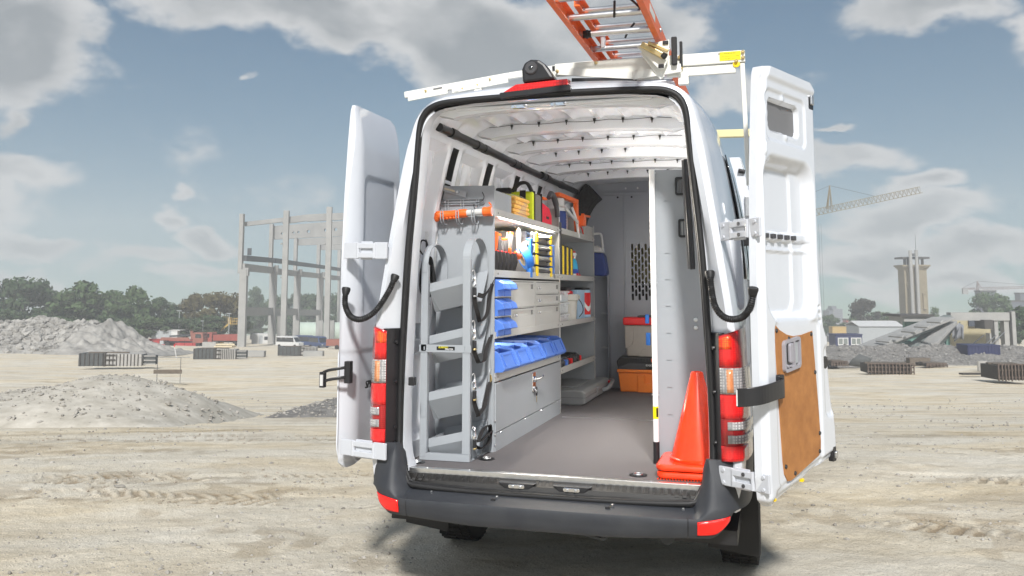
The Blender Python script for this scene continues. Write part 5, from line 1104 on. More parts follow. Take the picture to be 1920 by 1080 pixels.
hinge((.925, -.088, 1.945), (1.055, -.245, 1.95), 0, 0, van); hinge((.900, -.125, .782), (1.055, -.245, .785), 0, 0, van, .095)
hinge((-.925, -.088, 1.873), (-1.115, -.055, 1.877), 0, 0, van); hinge((-.895, -.125, .806), (-1.115, -.065, .806), 0, 0, van, .095)
# corrugated cable sleeves between body and doors
def sleeve(ctrl, label):
    p = smooth_path(ctrl, 26); L_ = [0]
    for a, b in zip(p, p[1:]): L_.append(L_[-1]+(b-a).length)
    n = 210; q = []; 
    for t in np.linspace(0, L_[-1], n): i = min(len(p)-2, max(0, int(np.searchsorted(L_, t))-1)); k = (t-L_[i])/max(1e-6, L_[i+1]-L_[i]); q.append(p[i].lerp(p[i+1], k))
    rs = [.0155+.0022*math.sin(i*2*math.pi/4.2) for i in range(n)]
    c = MB().tube(q, rs, 9).build('cable_sleeve', RUBBER, van, smooth=60)
    for e, f in ((p[0], p[10]), (p[-1], p[-11])): MB().tube([e+(e-f)*.35, e, f], [.023, .025, .018], 10).build('sleeve_boot', RUBBER, c, smooth=60)
sleeve([(.838, -.065, 1.74), (.846, -.095, 1.66), (.866, -.135, 1.575), (.915, -.165, 1.525), (.985, -.20, 1.528), (1.030, -.255, 1.58), (1.046, -.285, 1.66)], '')
sleeve([(-.845, -.070, 1.73), (-.868, -.10, 1.65), (-.93, -.13, 1.545), (-1.01, -.135, 1.50), (-1.08, -.125, 1.515), (-1.128, -.10, 1.58), (-1.136, -.075, 1.66)], '')
# opened side door and roof edge seen along the right flank
rows = []
m = MB()
for z in np.linspace(.75, 2.52, 14):
    x = float(np.interp(z, P_OUT1[:, 1][:26], -P_OUT1[:, 0][:26])); rows.append([(x+.020, 1.35, z), (x+.085, 1.35, z), (x+.095, 1.42, z), (x+.095, 2.75, z), (x+.030, 2.75, z), (x+.020, 1.42, z)])
sdo = m.grid(rows, True).build('sliding_door', WHITE, van, smooth=35); sdo['label'] = 'white side door slid back along the right flank'
z = 2.2; x = float(np.interp(z, P_OUT1[:, 1][:26], -P_OUT1[:, 0][:26])); MB().box(x+.04, 1.325, 2.13, x+.075, 1.349, 2.26).build('door_latch', ZINC, sdo, bevel=.004); MB().cyl((x+.045, 1.34, 2.42), (x+.005, 1.33, 2.43), .014, .014, 10).build('door_buffer', BLACKP, sdo); MB().box(x-.0, 1.30, 1.94, x+.08, 1.348, 2.0).build('runner_arm', BLACKP, sdo, bevel=.004)

# ------------------------------------------------------------------ load space lining
ys_ = np.concatenate([np.linspace(.10, 4.2, 230)]); Pl = full([(.865,.69),(.87,1.0),(.875,1.5),(.862,1.9),(.825,2.2),(.78,2.42)], [(.78,2.42),(.745,2.54),(.69,2.635),(.62,2.685),(.54,2.705)], [(.54,2.705),(.4,2.718),(.2,2.726),(0,2.728)], 84, 14, 26)
nP = len(Pl); YY, II = np.meshgrid(ys_, np.arange(nP), indexing='ij'); PX = np.broadcast_to(Pl[:, 0], YY.shape); PZ = np.broadcast_to(Pl[:, 1], YY.shape)
dn = np.zeros(YY.shape); wall = PZ < 2.56; ph = (YY-.62) % .70
rib = sstep(.125, .155, ph)*sstep(.575, .545, ph)           # 1 in the bays between the pillars
dn += wall*.065*rib*sstep(1.36, 1.42, PZ)*sstep(2.53, 2.49, PZ); phc = np.minimum(ph, .70-ph); dn -= wall*.014*(np.exp(-((phc-.098)/.016)**2))*sstep(1.4, 1.5, PZ)*sstep(2.54, 2.50, PZ)
dn += wall*.022*smin(ph, PZ, .20, 1.55, .50, 2.02, .04, .02)-wall*.022*smin(ph, PZ, .19, 2.10, .34, 2.46, .03, .02)-wall*.022*smin(ph, PZ, .38, 2.10, .52, 2.46, .03, .02)
slot = wall & (phc < .052) & (np.abs(PZ-2.44) < .085); slot |= wall & (phc < .045) & (np.abs(PZ-2.27) < .04)
dn += .05*slot
dn += wall*(.05*smin(YY, PZ, .16, .80, .40, 1.30, .05, .03)+.03*smin(YY, PZ, .14, 1.47, .42, 1.95, .06, .03)); dn -= wall*.008*(np.exp(-((PZ-1.40)/.012)**2)+np.exp(-((PZ-2.03)/.010)**2))
ceil = ~wall; XX = PX; bowy = [.135, .86, 1.50, 2.06, 2.66, 3.30]
near = np.min(np.abs(YY[..., None]-np.array(bowy)), -1)
dn -= ceil*.020*np.clip(np.cos((XX+.02)*2*np.pi/.165)-.45, 0, 1)*1.6*sstep(.06, .10, near)*sstep(.36, .30, near)
dn = dn*sstep(.10, .135, YY)
tn = np.gradient(Pl, axis=0); tn /= np.hypot(tn[:, 0], tn[:, 1])[:, None]; nrm = np.stack([-tn[:, 1], tn[:, 0]], -1)
V = np.stack([PX+nrm[:, 0]*dn, YY, PZ+nrm[:, 1]*dn], -1)
m = MB(); N0 = full([(.772,.69),(.796,.76),(.807,.86),(.804,1.2),(.778,1.79),(.742,2.2),(.722,2.45),(.714,2.53)], [(.714,2.53),(.702,2.595),(.672,2.64),(.62,2.664),(.56,2.672)], [(.56,2.672),(.4,2.678),(.2,2.682),(0,2.683)], 84, 14, 26)
m.grid([row(N0, .10)]+[[tuple(V[i, j]) for j in range(nP)] for i in range(len(ys_))])
CAV = M('slot_shade', (.03, .03, .032), .7)  # shade inside the lining slots, put in as a dark colour
fs = slot[:-1, :-1] | slot[1:, 1:] | slot[1:, :-1] | slot[:-1, 1:]
for i, j in zip(*np.nonzero(fs)): m.mi[(i+1)*(nP-1)+j] = 1
lin = m.build('inner_lining', [INNERW, CAV], van, smooth=38)
for k, y in enumerate(bowy):
    w = .14 if k else .10; rows = []
    for x in np.linspace(-.66, .66, 33):
        zc = float(np.interp(abs(x), [0, .2, .4, .54, .62, .69], [2.728, 2.726, 2.718, 2.705, 2.685, 2.635])); dp = .066*float(sstep(.68, .58, abs(x)))+.004
        rows.append([(x, y-w/2, zc+.006), (x, y-w/2+.012, zc-dp), (x, y-w*.1, zc-dp-.004), (x, y+w*.1, zc-dp-.004), (x, y+w/2-.012, zc-dp), (x, y+w/2, zc+.006)])
    b = MB().grid(rows).build('roof_bow', INNERW, lin, smooth=18)
    if k in (1, 2, 3, 4, 5):
        for j in range(6 if k != 3 else 4):
            x = -.46+j*.178+(.03 if k % 2 else 0); zc = float(np.interp(abs(x), [0, .2, .4, .54], [2.728, 2.726, 2.718, 2.705])); MB().lathe([(.010, .020), (.008, .008), (.004, 0), (.003, -.010), (.001, -.012)], (x, y-w/2-.010, zc-.030), 9).build('wiring_clip', BLACKP, van, smooth=40)
    if k in (1, 4, 2): MB().tube([(x, y-w/2-.014, 2.706-.007*abs(math.sin(x*11+k))-.05*max(0, abs(x)-.45)) for x in np.linspace(-.58, .58, 40)], .0020, 5).build('roof_wire', BLACKP, van)
MB().box(-.55, .062, 2.662, .55, .10, 2.676).build('header_flange', INNERW, lin, bevel=.004)
du = smooth_path([(-.70, .20, 2.60), (-.695, .9, 2.602), (-.69, 2.2, 2.60), (-.655, 3.30, 2.595), (-.63, 3.62, 2.585)], 10)
d_ = MB().tube(du, .026, 12).build('ceiling_duct', BLACKP, van, smooth=60)
for y in (.42, .9, 1.05, 1.75, 1.9, 2.5, 2.65, 3.2): x = -.695 if y < 2.3 else -.67; MB().tube([(x, y-.05, 2.60), (x, y+.05, 2.60)], .031, 12).build('duct_collar', BLACKP, d_, smooth=60)
MB().box(-.80, .125, 1.34, -.66, .14, 1.40)
# bulkhead
bk = thing('bulkhead', 'dark grey steel bulkhead at the front end of the load space', 'bulkhead', (0, 4.15, .70))
MB().box(-.86, 4.15, .70, -.264, 4.17, 2.60).build('left_panel', GREYD, bk, bevel=.003)
holes = []
for c in range(14):
    n = 6 if c % 2 else 7
    for r in range(n):
        x = -.183+c*.0335; z = 2.075-r*.0815-(.041 if c % 2 else 0)
        if z < 1.60 and c not in (0, 2, 4, 6, 8): pass
        holes.append([(x+.0125*math.cos(a), z+(.022 if math.sin(a) > 0 else -.022)+.0125*math.sin(a)) for a in [R(k*36-18+18) for k in range(10)]])
pl = MB().plate([(-.258, .70), (.86, .70), (.86, 2.60), (-.258, 2.60)], holes, 1, 4.150, 4.170).build('mesh_door', GREYD, bk)
MB().box(-.262, 4.140, .70, -.250, 4.149, 2.60).build('door_hinge', GREYD, bk); MB().box(-.86, 4.135, 2.60, .86, 4.17, 2.625).build('header_rail', GREYD, bk, bevel=.003); MB().box(-.80, 4.16, 2.625, .80, 4.17, 2.73).build('header_panel', GREYD, bk); MB().box(-.86, 4.13, .70, .86, 4.149, .725).build('foot_rail', GREYD, bk)
for x in (-.50, -.32, -.18): MB().cyl((x, 4.149, 2.575), (x, 4.145, 2.575), .010, .010, 8).build('bolt', BLACKP, bk)
for x in (-.24, -.12): MB().cyl((x, 4.159, 2.665), (x, 4.154, 2.665), .011, .009, 8).build('header_bolt', ZINC, bk)
OLIVE = M('cab_upholstery', (.30, .27, .12), .9, var=.2, vs=8)
st = thing('cab_seat', 'olive cab seat glimpsed through the slots of the bulkhead', 'seat', (.1, 4.7, .7)); MB().box(-.5, 4.62, 1.72, .6, 4.75, 2.25).build('seat_back', OLIVE, st, bevel=.05); MB().box(-.5, 4.62, 1.3, .6, 5.15, 1.7).build('seat_cushion', NYLON, st, bevel=.05)
a_ = [(-.53, 3.98, 2.63), (-.60, 4.0, 2.56), (-.665, 4.02, 2.44), (-.70, 4.03, 2.30), (-.715, 4.04, 2.05)]
ad = MB(); pp = smooth_path(a_, 5); rows = []
for i, p in enumerate(pp):
    t = (pp[min(i+1, len(pp)-1)]-pp[max(i-1, 0)]).normalized(); nx = t.cross(Vector((0, 1, 0))).normalized(); w = .105-.055*(i/len(pp)); rows.append([p+nx*w+Vector((0, -.09, 0)), p-nx*w*.9+Vector((0, -.09, 0)), p-nx*w*.9+Vector((0, .12, 0)), p+nx*w+Vector((0, .12, 0))])
ad.grid(rows, True); ad.f.append([0, 1, 2, 3]); ad.mi.append(0); ad.build('air_duct', DUCT, van, bevel=.015, smooth=50)

# ------------------------------------------------------------------ left shelving
XS = -.481; XB = -.85; T = .014
sh = thing('shelving_unit', 'grey steel shelving unit along the left wall of the van', 'shelving', (-.66, 2.1, .70))
MB().prism([(XB+.06, .70), (XS, .70), (XS, 2.292), (-.795, 2.300), (-.845, 2.12), (-.855, 1.8), (-.855, .8)], 1, .570, .582).build('end_panel', GREY, sh, bevel=.0015)
MB().box(XS-.03, .583, .70, XS-.001, .592, 2.28).build('end_flange', GREY, sh)
MB().box(-.85, 2.281, .70, XS, 2.290, 2.30).build('divider_panel', GREYW, sh); MB().box(XS-.002, 2.268, .70, XS+.002, 2.302, 2.30).build('divider_flange', GREYW, sh)
MB().box(-.85, 3.693, .70, XS, 3.702, 2.165+.10).build('far_panel', GREY, sh); MB().box(XS-.002, 3.690, .70, XS+.002, 3.712, 2.26).build('far_flange', GREYW, sh)
MB().box(-.86, .592, .70, -.852, 3.69, 2.02).build('back_panel', GREY, sh)
def shelf(y0, y1, zt, zb, name='shelf', matl=GREYW):
    m = MB(); m.box(-.848, y0, zb, XS-.003, y1, zb+.006); m.box(XS-.0015, y0, zb, XS+.003, y1, zt); m.box(XS-.012, y0, zt-.004, XS-.0015, y1, zt); o = m.build(name, matl, sh, bevel=.001)
    k = MB()
    for y in (y0+.06, y1-.06): k.cyl((XS+.003, y, (zt+zb)/2), (XS+.0045, y, (zt+zb)/2), .006, .006, 8)
    k.build('lip_hole', BLACKP, o); return o
for y0, y1, (zs) in ((.584, 2.279, ((2.153, 2.107), (1.780, 1.735), (1.405, 1.363), (1.160, 1.108))), (2.304, 3.688, ((2.153, 2.107), (1.780, 1.735), (1.405, 1.363), (1.045, .997)))):
    for zt, zb in zs: shelf(y0, y1, zt, zb)
m = MB()
for y, zs in ((2.274, (2.13, 1.757, 1.384, 1.03, .80, .74)), (2.296, (2.13, 1.757, 1.384, 1.02)), (3.701, (2.13, 1.757, 1.384, 1.02)), (.586, (1.14, .80, .74, .88))):
    for z in zs: m.lathe([(.0075, 0), (.0075, .003), (.004, .006), (.001, .0065)], (XS+.003, y, z), 8, Matrix.Rotation(R(90), 3, 'Y'))
m.build('shelf_screws', ZINC, sh, kind='stuff')
m = MB(); hx = [(-.62, 1.0), (-.75, 1.2), (-.62, 1.5), (-.74, 1.8)]
for x, y in hx: m.lathe([(.001, -.006), (.007, -.004), (.008, 0)], (x, y, 2.106), 8)
m.build('shelf_underside_bolts', ZINC, sh, kind='stuff')
# low cabinet with drop door
cb = MB().box(XS-.004, .592, .70, XS+.004, 2.268, .807).build('kick_plate', GREY, sh)
dr = MB().box(XS-.004, .594, .811, XS+.006, 2.266, 1.100).build('cabinet_door', GREY, sh, bevel=.0015)
m = MB()
for y in (.70, 1.25, 1.68, 2.17): m.lathe([(.006, 0), (.005, .003), (.001, .004)], (XS+.004, y, .80), 8, Matrix.Rotation(R(90), 3, 'Y'))
m.build('door_rivets', ZINC, dr, kind='stuff')
lk = MB().prism(rrect(1.420, .953, 1.505, 1.088, .012), 0, XS+.006, XS+.012).build('lock_plate', CHROME, dr, bevel=.003)
m = MB(); m.lathe([(.022, 0), (.020, .012), (.012, .016), (.001, .017)], (XS+.012, 1.462, 1.04), 14, Matrix.Rotation(R(90), 3, 'Y')); m.tube([(XS+.026, 1.462, 1.04), (XS+.045, 1.48, 1.045), (XS+.055, 1.53, 1.055), (XS+.05, 1.56, 1.06)], [.008, .008, .007, .006], 8); m.build('lock_handle', CHROME, dr, smooth=50)
m = MB(); m.lathe([(.014, 0), (.013, .010), (.001, .011)], (XS+.012, 1.462, .978), 12, Matrix.Rotation(R(90), 3, 'Y')); m.build('lock_cylinder', CHROME, dr)
ky = thing('key', 'key ring with two keys hanging in the cabinet lock', 'key', (XS+.02, 1.465, .95)); m = MB(); m.tube([(XS+.024, 1.47+.014*math.cos(a), .963+.014*math.sin(a)) for a in np.linspace(0, 6.28, 13)], .0016, 5); m.build('key_ring', ZINC, ky); MB().prism(rrect(1.478, .925, 1.510, .955, .012), 0, XS+.018, XS+.023).build('key_head', BLACKP, ky); MB().prism([(1.489, .926), (1.499, .926), (1.497, .885), (1.493, .880), (1.489, .885)], 0, XS+.0195, XS+.0215).build('key_blade', GOLD, ky); MB().prism(rrect(1.462, .966, 1.492, .988, .010), 0, XS+.022, XS+.027).build('second_key_head', BLACKP, ky)
# drawer cabinet
dc = thing('drawer_cabinet', 'taupe five drawer cabinet on the middle shelf of the left shelving', 'drawer cabinet', (-.66, 1.6, 1.37)); MB().box(-.84, .925, 1.3705, XS-.006, 2.262, 1.722).build('carcass', GREYW, dc, bevel=.002)
MB().box(XS-.006, 1.508, 1.372, XS+.0005, 1.530, 1.720).build('centre_stile', GREYW, dc)
def drawer(y0, y1, z0, z1, knob):
    zh0 = z1-.055; d = MB().plate([(y0, z0), (y1, z0), (y1, z1), (y0, z1)], [[(y0+.035, zh0), (y1-.03, zh0), (y1-.03, z1-.022), (y0+.035, z1-.022)]], 0, XS-.0045, XS+.0015).build('drawer', GREYW, dc)
    MB().box(XS-.030, y0+.035, zh0, XS-.026, y1-.03, z1-.022).build('finger_pull', GREYW, d); MB().box(XS-.028, y1-.06, zh0, XS-.0045, y1-.03, z1-.022).build('pull_end', MGREY, d); MB().box(XS-.026, y0+.035, z1-.0225, XS-.004, y1-.03, z1-.0215).build('pull_top', GREYW, d)
    MB().box(XS+.0015, y0+.03, z1-.0095, XS+.0022, y1-.02, z1-.005).build('drawer_gap', BLACKP, d)
    m = MB(); m.cbox((XS+.008, y0+.05, zh0+.008), (.014, .022, .022)); m.lathe([(.011, 0), (.011, .016), (.008, .019), (.001, .019)], (XS+.0015, y0+.085, zh0+.008), 10, Matrix.Rotation(R(90), 3, 'Y')); m.build('drawer_lock', CHROME, d, bevel=.002)
for z0, z1 in ((1.375, 1.541), (1.546, 1.718)): drawer(.930, 1.505, z0, z1, 0)
for z0, z1 in ((1.375, 1.545), (1.550, 1.630), (1.635, 1.718)): drawer(1.533, 2.258, z0, z1, 0)
for y0, y1 in ((.97, 1.49), (1.56, 2.24)): MB().box(XS+.0016, y0, 1.382, XS+.0024, y1, 1.386).build('bottom_gap', BLACKP, dc)
MB().box(-.84, .60, 1.492, XS+.012, .92, 1.497).build('bin_ledge', GREYW, dc); MB().box(-.84, .60, 1.612, XS+.012, .92, 1.617).build('bin_ledge', GREYW, dc); MB().box(-.84, .598, 1.3705, XS+.012, .92, 1.376).build('bin_ledge', GREYW, dc)
# small blue bins, two to a ledge
def sbin(y, z, label):
    b = thing('storage_bin', label, 'bin', (XS, y, z), 'small blue bins beside the drawers'); w = .142; X0 = XS+.055; pr = lambda x: x
    m = MB(); outer = [(-.80, 0), (X0-.045, 0), (X0-.045, .035), (X0, .045), (X0-.012, .078), (X0-.055, .104), (-.80, .104)]
    m.prism([(x, z+q) for x, q in outer], 1, y, y+w); m.build('bin_body', BLUEBIN, b, bevel=.003)
    MB().add([(X0+.001, y+.02, z+.048), (X0+.001, y+w-.02, z+.048), (X0-.010, y+w-.02, z+.076), (X0-.010, y+.02, z+.076), (X0-.004, y+.02, z+.048), (X0-.004, y+w-.02, z+.048), (X0-.016, y+w-.02, z+.076), (X0-.016, y+.02, z+.076)], [(0,1,2,3),(4,5,6,7),(0,1,5,4),(3,2,6,7)]).build('label_frame', BLUEBIN, b)
    MB().box(X0-.07, y+.008, z+.1042, X0-.058, y+w-.008, z+.107).build('bin_rim', BLUEBIN, b)
for k, z in enumerate((1.3765, 1.4975, 1.6175)):
    for j, y in enumerate((.612, .764)): sbin(y, z, '%s small blue bin on the %s ledge beside the drawers' % (('left', 'right')[j], ('bottom', 'middle', 'top')[k]))
# big blue bins
for k in range(5):
    y0 = .605+k*.334; w = .320; z = 1.1145; nm = ('nearest', 'second', 'middle', 'fourth', 'farthest')[k]
    b = thing('storage_bin', '%s of the five large blue bins on the shelf above the cabinet' % nm, 'bin', (XS, y0, z), 'large blue bins in a row'); X0 = XS+.055; h = .185; t = .006; m = MB()
    m.prism([(-.83, z), (XS-.02, z), (XS+.004, z+.047), (X0-.012, z+.049), (X0, z+.066), (X0-.04, z+.160), (X0-.04-t, z+.160), (X0-t-.002, z+.068), (X0-.020, z+.056), (XS-.026, z+.056), (XS-.026, z+t), (-.83, z+t)], 1, y0+t, y0+w-t)
    sd = [(-.83, z), (XS-.02, z), (XS+.004, z+.047), (X0-.012, z+.049), (X0+.004, z+.066), (X0-.038, z+.166), (X0-.075, z+h), (-.83, z+h)]
    m.prism(sd, 1, y0, y0+t); m.prism(sd, 1, y0+w-t, y0+w); m.prism([(-.83, z), (-.824, z), (-.824, z+h), (-.83, z+h)], 1, y0, y0+w); m.build('bin_body', BLUEBIN, b, bevel=.0025)
    MB().box(-.83+t, y0+t+.001, z+.10, XS-.06, y0+w-t-.001, z+.104).build('bin_contents', BLUEBIN, b) if 0 else None
    [MB().box(x_, y0+t, z+.02, x_+.006, y0+w-t, z+.172).build('bin_divider', BLUEBIN, b) for x_ in (-.56, -.66, -.75)]; MB().box(-.82, y0+w*.5, z+.02, -.50, y0+w*.5+.006, z+.155).build('bin_divider', BLUEBIN, b)
    e = [(X0-.004, z+.080), (X0-.034, z+.150)]; m = MB(); 
    for ya, yb in ((y0+.05, y0+.06), (y0+w-.06, y0+w-.05)): m.add([(e[0][0], ya, e[0][1]), (e[0][0], yb, e[0][1]), (e[1][0], yb, e[1][1]), (e[1][0], ya, e[1][1]), (e[0][0]+.005, ya, e[0][1]+.002), (e[0][0]+.005, yb, e[0][1]+.002), (e[1][0]+.005, yb, e[1][1]+.002), (e[1][0]+.005, ya, e[1][1]+.002)], [(0,1,2,3),(4,5,6,7),(0,1,5,4),(1,2,6,5),(2,3,7,6),(3,0,4,7)])
    m.add([(e[1][0]+.001, y0+.05, e[1][1]-.006), (e[1][0]+.001, y0+w-.05, e[1][1]-.006), (e[1][0]+.006, y0+w-.05, e[1][1]-.004), (e[1][0]+.006, y0+.05, e[1][1]-.004)], [(0, 1, 2, 3)]); m.build('label_frame', BLUEBIN, b)
# lamp strip under the top shelf, and an added fill lamp at its lip
ls = thing('strip_light', 'lit warm strip light under the top shelf above the tool bag', 'light', (-.80, .95, 2.09)); WARM = M('warm_led', (1.0, .74, .40), .5, emit=9); MB().box(-.84, .62, 2.085, -.80, 1.55, 2.106).build('lamp_housing', VWHITE, ls, bevel=.003); MB().box(-.836, .64, 2.079, -.804, 1.53, 2.0848).build('lamp_diffuser', WARM, ls)
def strip_or_fill_lamp(x, y, z, ln, w, tilt):
    la = bpy.data.lights.new('strip_or_fill_light', 'AREA'); la.shape = 'RECTANGLE'; la.size = .04; la.size_y = ln; la.energy = w; la.color = (1, .92, .80); lo = bpy.data.objects.new('strip_or_fill_light', la); col.objects.link(lo); lo.location = (x, y, z); lo.rotation_euler = (0, R(tilt), 0)
strip_or_fill_lamp(-.75, .9, 2.085, .5, 5, -30); MB().box(-.512, .70, 2.097, -.492, 2.2, 2.1066).build('added_fill_housing', VWHITE, ls); strip_or_fill_lamp(-.494, 1.4, 2.092, 1.4, 36, -66)  # long front lamp and its housing are added to brighten the load space
ls2 = thing('strip_light', 'lit strip light behind the large blue bins under the drawer shelf', 'light', (-.82, 1.4, 1.33)); MB().box(-.85, .62, 1.335, -.81, 1.3, 1.3625).build('lamp_housing', VWHITE, ls2, bevel=.003); MB().box(-.8095, .64, 1.328, -.8035, 1.28, 1.358).build('lamp_diffuser', WARM, ls2)
strip_or_fill_lamp(-.79, .95, 1.335, .6, 3, -70)
MB().tube([(-.66, .60, 2.075), (-.66, .61, 1.94)], .006, 8) if 0 else None

# ------------------------------------------------------------------ things on the shelves
Z2 = 1.7412; Z1 = 2.1132; Z3 = 1.3692; Z4 = 1.0032
# tool bag
tb = thing('tool_bag', 'open black tool bag full of tools on the second shelf', 'tool bag', (-.62, .86, Z2)); rows = []
for i in range(49):
    y = .605+.50*i/48; bul = .014*abs(math.sin((y-.605)*math.pi/.083)); rows.append([(-.52+bul, y, Z2+.004), (-.50+bul, y, Z2+.05), (-.492+bul*1.3, y, Z2+.10), (-.497+bul*1.0, y, Z2+.155), (-.512, y, Z2+.158), (-.53, y, Z2+.12)])
f = MB().grid(rows).build('pocket_row', NYLON, tb, smooth=50)
for k in range(6): y = .605+k*.083; MB().tube([(-.497+.004, y+.003+j*.0065, Z2+.158-.006*math.sin(j/12*math.pi)) for j in range(13)], .0042, 6).build('pocket_trim', RED, f)
MB().box(-.80, .603, Z2, -.525, 1.105, Z2+.20).build('bag_body', NYLON, tb, bevel=.02); 
m = MB(); m.ribbon(smooth_path([(-.64, .66, Z2+.20), (-.63, .74, Z2+.265), (-.62, .86, Z2+.285), (-.62, .99, Z2+.262), (-.62, 1.06, Z2+.20)], 6), (.035, 0, 0), .012); m.build('carry_handle', NYLON, tb, bevel=.003); MB().ribbon(smooth_path([(-.60, .93, Z2+.284), (-.59, 1.0, Z2+.272), (-.59, 1.07, Z2+.235)], 5), (.02, 0, 0), .006).build('handle_trim', RED, tb)
def grip(y, z, tilt, l, c1, c2, r, label, x=-.515, cat='tool', name='screwdriver'):
    t = thing(name, label, cat, (x, y, z)); dx, dy = tilt; v = Vector((dx, dy, 1)).normalized(); p = Vector((x, y, z)); m = MB(); m.tube([p-v*.06, p+v*.0, p+v*l*.25, p+v*l*.8, p+v*l*.9], [r*.35, r*.6, r, r, r*.9], 10); m.build('grip', c1, t, smooth=50); MB().tube([p+v*l*.88, p+v*l*.99, p+v*l], [r*.98, r*.9, r*.5], 10).build('grip_end', c2, t, smooth=50); MB().tube([p-v*.06, p+v*.004], r*.8, 8).build('collar', c2, t); return t
grip(.618, Z2+.15, (0, .02), .125, ORANGE, ORANGE, .018, 'thin orange handled tool at the left end of the tool bag'); grip(.672, Z2+.15, (.05, .06), .125, ORANGE, ORANGE, .024, 'thick orange handle, second from the left in the tool bag'); grip(.745, Z2+.15, (0, .05), .118, MGREY, ORANGE, .026, 'grey handle with orange end standing upright in the tool bag'); grip(.905, Z2+.15, (-.0, -.18), .10, MGREY, ORANGE, .026, 'grey handle with orange end leaning left in the tool bag'); grip(1.0, Z2+.16, (.02, .17), .135, MGREY, ORANGE, .026, 'tall grey pliers handle with orange end leaning right in the bag', name='pliers'); grip(.955, Z2+.14, (.05, -.05), .05, ORANGE, ORANGE, .030, 'short orange plastic grip low in the tool bag')
for y, lab in ((.815, 'steel tool blade between the grey handles in the tool bag'), (.855, 'narrow grey tool handle in the middle of the tool bag')): o = MB().tube([(-.52, y, Z2+.10), (-.515, y, Z2+.19), (-.518, y-.01, Z2+.235)], [.010, .013, .003], 7).build('file', MGREY, smooth=50); tag(o, lab, 'tool')
pl_ = thing('pliers', 'pliers with grey and orange grips poking out of the right end of the bag', 'pliers', (-.5, 1.13, Z2+.16)); MB().tube([(-.50, 1.08, Z2+.12), (-.495, 1.14, Z2+.155), (-.49, 1.20, Z2+.19), (-.485, 1.29, Z2+.225)], [.012, .018, .024, .026], 10).build('grip', MGREY, pl_, smooth=50); MB().tube([(-.485, 1.285, Z2+.223), (-.484, 1.31, Z2+.232)], [.0265, .020], 10).build('grip_end', ORANGE, pl_, smooth=50); MB().tube([(-.49, 1.06, Z2+.165), (-.488, 1.12, Z2+.135), (-.488, 1.18, Z2+.145)], [.010, .022, .018], 8).build('second_grip', ORANGE, pl_, smooth=50); MB().tube([(-.50, 1.17, Z2+.16), (-.50, 1.185, Z2+.30), (-.50, 1.17, Z2+.325)], [.012, .022, .008], 8).build('plier_jaw', ZINC, pl_, smooth=50)
tp = thing('tape_roll', 'roll of bright blue tape hanging from the tool bag', 'tape roll', (-.46, 1.22, Z2+.13)); ax = Matrix.Rotation(R(62), 3, 'Y')@Matrix.Rotation(R(-30), 3, 'X'); MB().lathe([(.052, -.026), (.080, -.026), (.080, .026), (.052, .026), (.052, -.026)], (-.462, 1.20, Z2+.135), 30, ax).build('tape', BLUE, tp, smooth=40); MB().lathe([(.046, -.027), (.051, -.027), (.051, .027), (.046, .027), (.046, -.027)], (-.462, 1.20, Z2+.135), 24, ax).build('tape_core', WOOD, tp, smooth=40)
# organiser rack and cases
orr = thing('case_rack', 'blue and black sided rack that holds the organiser cases', 'rack', (-.66, 1.7, Z2)); MB().box(-.82, 1.375, Z2+.002, -.505, 1.395, Z2+.285).build('black_side', DGREY, orr); MB().box(-.80, 1.397, Z2+.002, -.475, 1.450, Z2+.275).build('blue_side', BLUE, orr, bevel=.004); MB().box(-.82, 1.455, Z2+.002, -.53, 1.50, Z2+.33).build('inner_side', MGREY, orr); MB().box(-.80, 2.085, Z2+.002, -.478, 2.115, Z2+.26).build('far_blue_side', BLUEBIN, orr, bevel=.003); MB().box(-.83, 1.375, Z2+.001, -.55, 2.14, Z2+.006).build('rack_base', MGREY, orr)
for k in range(4):
    z = Z2+.012+k*.0815; oc = thing('organiser_case', '%s clear lidded organiser case with yellow latches in the rack' % ('bottom', 'second lowest', 'third', 'top')[k], 'organiser case', (-.66, 1.8, z), 'organiser cases stacked in the rack'); y0, y1 = 1.512, 2.075
    MB().box(-.82, y0, z, -.498, y1, z+.052).build('case_base', DGREY, oc, bevel=.004); MB().box(-.82, y0-.004, z+.0525, -.490, y1+.004, z+.068).build('case_lid', SHEDG, oc, bevel=.004)
    for y in (y0+.035, y1-.115): 
        MB().box(-.497, y-.012, z+.004, -.484, y+.092, z+.066).build('latch_post', SHEDG, oc, bevel=.003); MB().box(-.4835, y+.006, z+.002, -.473, y+.062, z+.072).build('latch', YEL, oc, bevel=.004)
    MB().tube(smooth_path([(-.495, y0+.15, z+.035), (-.462, y0+.19, z+.036), (-.458, y0+.28, z+.037), (-.462, y1-.19, z+.036), (-.495, y1-.14, z+.035)], 4), .011, 8).build('case_handle', DGREY, oc, smooth=50)
# slim black and yellow cases
for k in range(3):
    y = 2.40+k*.155; o = thing('slim_case', '%s of the three upright black and yellow slim cases' % ('nearest', 'middle', 'farthest')[k], 'case', (-.64, y, Z2), 'upright slim cases'); MB().box(-.80, y, Z2, -.492, y+.05, Z2+.285-.006*k).build('black_half', BLACKP, o, bevel=.012); MB().box(-.80, y+.052, Z2, -.490, y+.105, Z2+.275-.006*k).build('yellow_half', YEL, o, bevel=.012); MB().box(-.80, y+.107, Z2, -.492, y+.142, Z2+.285-.006*k).build('second_black_half', BLACKP, o, bevel=.012)
